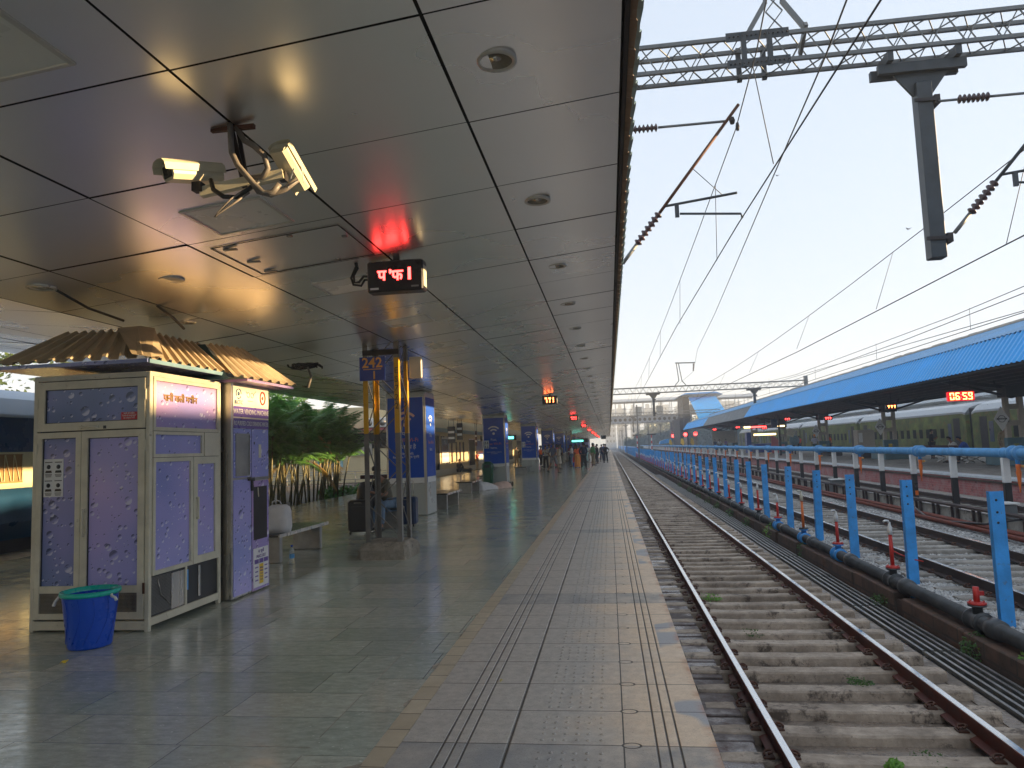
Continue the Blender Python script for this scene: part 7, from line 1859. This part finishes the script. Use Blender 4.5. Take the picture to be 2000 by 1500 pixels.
def mz(y): 
    for a, c in zip(mes, mes[1:]):
        if a[1] <= y <= c[1]: f = (y-a[1])/(c[1]-a[1]); return (a[0]+(c[0]-a[0])*f, a[2]+(c[2]-a[2])*f)
wire(mes, .008, 'catenary wire carrying the near contact wire')
for y in (8.39, 12.8, 19.5, 27.2, 35, 44, 54, 64):
    x, z = mz(y); wire([(x, y, z), (2.04, y, 4.73)], .006, 'thin dropper between catenary and contact wire of the near track', 'dropper', 'droppers of the near track')
wire([(2.2, -14, 9.5), (2.35, 4, 9.3)]+[( .60*0+x, y, z) for x, y, z in ((3.05, 6, 6.85), )][:0]+[(2.62, 7.0, 6.05)][:0]+[(3.0, 10.4, 6.4)][:0], .006, 'high wire above the camera') if False else None
# feeder wire sweeping up to the inverted L bracket
def ptw(t_, Z, Y): return (t_*Z, Y, Z+1.56)
fe = [(.581*4.9, 4.9, 0), ]
FEED = [(2.9, 6.6), (3.05, 8.5), (3.5, 14), (4.9, 30), (8.55, 72)]
def feed_pt(t_, y):  # on ray family x = t*Z ; height profile sagging from 4.9 m above eye
    Z = 4.9+(y-6)/66*2.1-1.1*4*((y-6)/66)*(1-(y-6)/66)*.0
    return (t_*Z, y, Z+1.56)
wire([feed_pt(.57, 2), feed_pt(.581, 7.7), feed_pt(.615, 9.6), feed_pt(.673, 14.5), feed_pt(.76, 22), feed_pt(.873, 33), feed_pt(1.0, 50), (8.55, 72, 8.45)], .012, 'bare feeder wire curving up to the L bracket')
wire([(8.55, 72, 8.45), (7.4, 85, 7.6), (6.8, 132, 7.7)], .01, 'feeder wire leaving the L bracket')
# middle track line
c2 = [(5.75, -14, 4.27), (5.9, 11.2, 4.27), (5.92, 23, 4.22), (6.1, 72, 4.6), (6.0, 132, 4.6)]; wire(c2, .011, 'contact wire above the middle track')
m2_ = [(6.3, 8, 5.75), (6.35, 10.6, 5.75)]+sag((6.35, 10.6, 5.75), (6.5, 72, 6.2), .75)[1:]+[(6.4, 132, 6.2)]; wire(m2_, .009, 'catenary wire above the middle track')
for y in (11.17, 16.4, 23.2, 31, 40, 50, 61):
    f = min(1, max(0, (y-10.6)/61.4)); z = 5.75+.45*f-.75*4*f*(1-f); wire([(6.35+.15*f, y, z), (5.9+.2*f, y, 4.27+.3*f)], .006, 'thin dropper above the middle track', 'dropper', 'droppers of the middle track')
c3 = [(9.0, -14, 4.3), (9.3, 12, 4.25), (9.6, 30, 4.3), (9.9, 72, 4.6), (9.9, 132, 4.6)]
wire([(10.1, -14, 4.9), (10.0, 12, 5.1), (10.0, 22, 4.9), (10.1, 40, 4.95), (10.2, 72, 6.0)], .010, 'catenary wire above the far track')
wire([(9.9, -14, 4.35), (9.95, 14, 4.35), (10.0, 40, 4.35), (10.1, 72, 4.6), (10.1, 132, 4.6)], .011, 'contact wire above the far track')
for y in (15.5, 21, 28, 36, 46, 58): wire([(10.0, y, 4.95 if y < 45 else 5.3), (9.98, y, 4.35)], .006, 'thin dropper above the far track', 'dropper', 'droppers of the far track')
dl_ = [(10.9, 2, 5.2), (10.95, 14, 5.22), (11.6, 30, 5.2), (12.4, 55, 5.4), (13.0, 72, 5.9)]; wire(dl_, .013, 'outer wire with a dark ball weight')
wire([(12.6, 2, 5.1), (12.7, 20, 5.1), (12.9, 72, 6.2)], .013, 'outermost wire above the pink wall')
one(MB().lathe([(.02, -.11), (.085, -.07), (.10, 0), (.085, .07), (.02, .11)], 14, (11.05, 16.6, 5.22), 'y'), 'ball_insulator', M['insul'], 'dark oval ball on the outer overhead wire', 'insulator', (11.05, 16.6, 5.22))
insulator((3.02, 10.72, 7.0), (3.02, 10.72, 6.99), .01, 1, g1) if False else None

# ------------------------------------------------------------------ footbridge with perforated girder
FY = 150.
fb = T('foot_overbridge', 'grey foot overbridge with perforated girder and blue stair hood', 'footbridge', (8, FY, 5.8))
def girder(y, x0, x1, z0, z1, n):
    m = MB(); w_ = (x1-x0)/n; zc = (z0+z1)/2; hz = (z1-z0)/2; r = hz*.55; N = 16
    for k in range(n):
        cx_ = x0+(k+.5)*w_
        for side in (0, 1):
            yy_ = y+side*.12
            out = []; inn = []
            for i in range(N):
                a = 2*PI*i/N; inn.append((cx_+r*math.cos(a), yy_, zc+r*math.sin(a)))
                ca, sa = math.cos(a), math.sin(a); s_ = min((w_/2)/abs(ca) if abs(ca) > 1e-6 else 9, hz/abs(sa) if abs(sa) > 1e-6 else 9); out.append((cx_+ca*s_, yy_, zc+sa*s_))
            m.add(out+inn, [(i, (i+1) % N, N+(i+1) % N, N+i) for i in range(N)])
        m.add([(cx_+r*math.cos(2*PI*i/N), y+s_*.12, zc+r*math.sin(2*PI*i/N)) for s_ in (0, 1) for i in range(N)], [(i, (i+1) % N, N+(i+1) % N, N+i) for i in range(N)])
    m.box(x0, x1, y-.15, y+.27, z1, z1+.1); m.box(x0, x1, y-.15, y+.27, z0-.1, z0); return m
part(girder(FY, -6, 17.0, 5.95, 7.15, 23), 'perforated_girder', M['fobgrey'], fb); part(girder(FY+4.2, -6, 17.0, 5.95, 7.15, 23), 'rear_girder', M['fobgrey'], fb)
part(MB().box(-6, 17, FY+.5, FY+3.8, 5.9, 7.15), 'dark_hole_backing', M['dark'], fb)  # solid dark box added behind the girder so its holes read dark
part(MB().box(-6, 30, FY+.3, FY+4.1, 7.2, 7.35), 'deck', M['conc'], fb)
m = MB()
for k in range(19): m.box(-6+k*1.9, -5.9+k*1.9, FY, FY+.1, 7.2, 10.4); m.box(-6+k*1.9, -5.9+k*1.9, FY+4.1, FY+4.2, 7.2, 10.4)
part(m, 'roof_posts', M['fobgrey'], fb)
m = MB()
for z in (7.7, 8.2, 8.7): m.box(-6, 30, FY, FY+.05, z, z+.06)
part(m, 'handrails', M['fobgrey'], fb)
part(MB().prism([(FY-.8, 10.35), (FY+2.1, 11.0), (FY+5, 10.35), (FY+5, 10.2), (FY+2.1, 10.8), (FY-.8, 10.2)], 'x', -6, 30), 'roof', M['fobgrey'], fb)
m = MB()
for k in (0, 2, 5, 7, 9, 10): m.box(-5.2+k*2.2, -3.8+k*2.2, FY+4.15, FY+4.18, 7.4, 9.4)
part(m, 'cladding_panels', M['fobglass'], fb)
m = MB(); m.add([(15.2, 138, 9.9), (20.2, 138, 9.95), (21.6, 131, 5.2), (16.2, 131, 5.2), (15.2, 138.3, 9.9), (20.2, 138.3, 9.95), (21.6, 131.3, 5.2), (16.2, 131.3, 5.2)], [(0, 1, 2, 3), (4, 7, 6, 5), (0, 4, 5, 1), (1, 5, 6, 2), (2, 6, 7, 3), (3, 7, 4, 0)]); part(m, 'blue_stair_hood', M['bluesheet'], fb)
m = MB(); m.prism([(13.4, 10.2), (14.6, 10.7), (20.2, 10.75), (21.4, 10.2), (20.2, 10.5), (14.6, 10.45)], 'y', 137, 152); part(m, 'blue_tower_roof', M['bluesheet'], fb)
part(MB().box(14.2, 15.4, 139, 149, 5.5, 10.2), 'tower_walls', M['dark'], fb)
for x in (12.6, 16.2): part(MB().box(x, x+.5, FY+.5, FY+1, -.9, 7.2), 'support_column', M['greysheet'], fb)
part(MB().box(12.9, 14.4, 134, 148, .1, 6.0), 'stair_flank', M['dark'], fb)
# ------------------------------------------------------------------ distant buildings and tree mass
for k, (x0, x1, y, h, mt) in enumerate(((-2, 4.2, 420, 22, 'bldgB'), (5.2, 11.0, 430, 23, 'bldgA'), (13.5, 19, 440, 23, 'bldgB'), (21, 27.5, 420, 22, 'bldgA'), (29, 36, 430, 24, 'bldgB'), (42, 50, 450, 24, 'bldgB'), (62, 72, 420, 24, 'bldgA'), (74, 86, 430, 22, 'bldgB'), (96, 110, 450, 25, 'bldgA'))):
    t = T('tower_block', 'distant %s housing block, %s from the left beyond the footbridge' % ('white' if mt == 'bldgB' else 'grey', ORD[k]), 'building', (x0, y, 0), 'distant housing blocks')
    part(MB().box(x0, x1, y, y+14, -1, h), 'walls', M[mt], t); m = MB()
    z = 3.
    while z < h-2:
        x = x0+.6
        while x < x1-1: m.box(x, x+.9, y-.06, y-.01, z, z+1.3); x += 1.9
        z += 3.
    part(m, 'windows', M['darkglass2'], t, kind='stuff')
    part(MB().box(x0+1, x0+3, y+2, y+6, h, h+2.4), 'roof_tank', M[mt], t)
m = MB(); rr = random.Random(12)
for k in range(24000):
    u = rr.random(); x = 6+u*70; y = 245+rr.uniform(-14, 30)+abs(u-.5)*30; top = 8.5*min(1, (x-4)/10)**.8+1.4*math.sin(x*.45)+.9*math.sin(x*1.3)
    z = -1+(top+1)*rr.random()**.7; s = rr.uniform(.3, .75)
    a = Vector((rr.uniform(-1, 1), rr.uniform(-.4, .4), rr.uniform(-.8, .8))).normalized(); c = a.orthogonal().normalized(); p = Vector((x, y, z)); m.quad(p-a*s, p-c*s*.6, p+a*s, p+c*s*.6)
struct(m, 'far_wood', M['leafdark'], kind='stuff', label='hazy dark band of trees beyond the tracks')
t = T('sun_blocker', 'added pale block far beyond the train, keeping low sun off the near platform', 'building', (80, 60, 0)); part(MB().box(80, 95, -80, 260, -1, 16.4), 'walls', M['bldgB'], t); part(MB().box(79.5, 95.5, -80.5, 260.5, 16.4, 16.8), 'roof_slab', M['conc'], t)  # added to block low sun passing under the opposite canopy
# birds
for k, (x, y, z) in enumerate(((9.9, 40, 16), (11.5, 28, 9.2))):
    one(MB().add([(x, y, z), (x+.12, y, z+.07), (x+.05, y+.06, z), (x-.12, y, z+.07), (x-.05, y+.06, z), (x, y+.16, z+.01), (x, y-.08, z)], [(0, 1, 2), (0, 4, 3), (0, 2, 5, 4), (6, 2, 0), (6, 0, 4)]), 'bird', M['dark'], '%s tiny bird in the sky' % ('higher' if k == 0 else 'lower'), 'bird', (x, y, z), 'birds')

# ------------------------------------------------------------------ haze
hm = bpy.data.materials.new('haze'); hm.use_nodes = True; hn = hm.node_tree
for n_ in list(hn.nodes): hn.nodes.remove(n_)
ho = hn.nodes.new('ShaderNodeOutputMaterial'); pv = hn.nodes.new('ShaderNodeVolumePrincipled'); hn.links.new(pv.outputs[0], ho.inputs['Volume'])
pv.inputs['Color'].default_value = (.78, .84, .92, 1); pv.inputs['Density'].default_value = .0016; pv.inputs['Anisotropy'].default_value = 0.
struct(MB().box(-300, 300, -75, 640, -2.6, 27), 'haze', hm, kind='stuff')
bpy.data.objects['haze'].data.materials[0] = hm
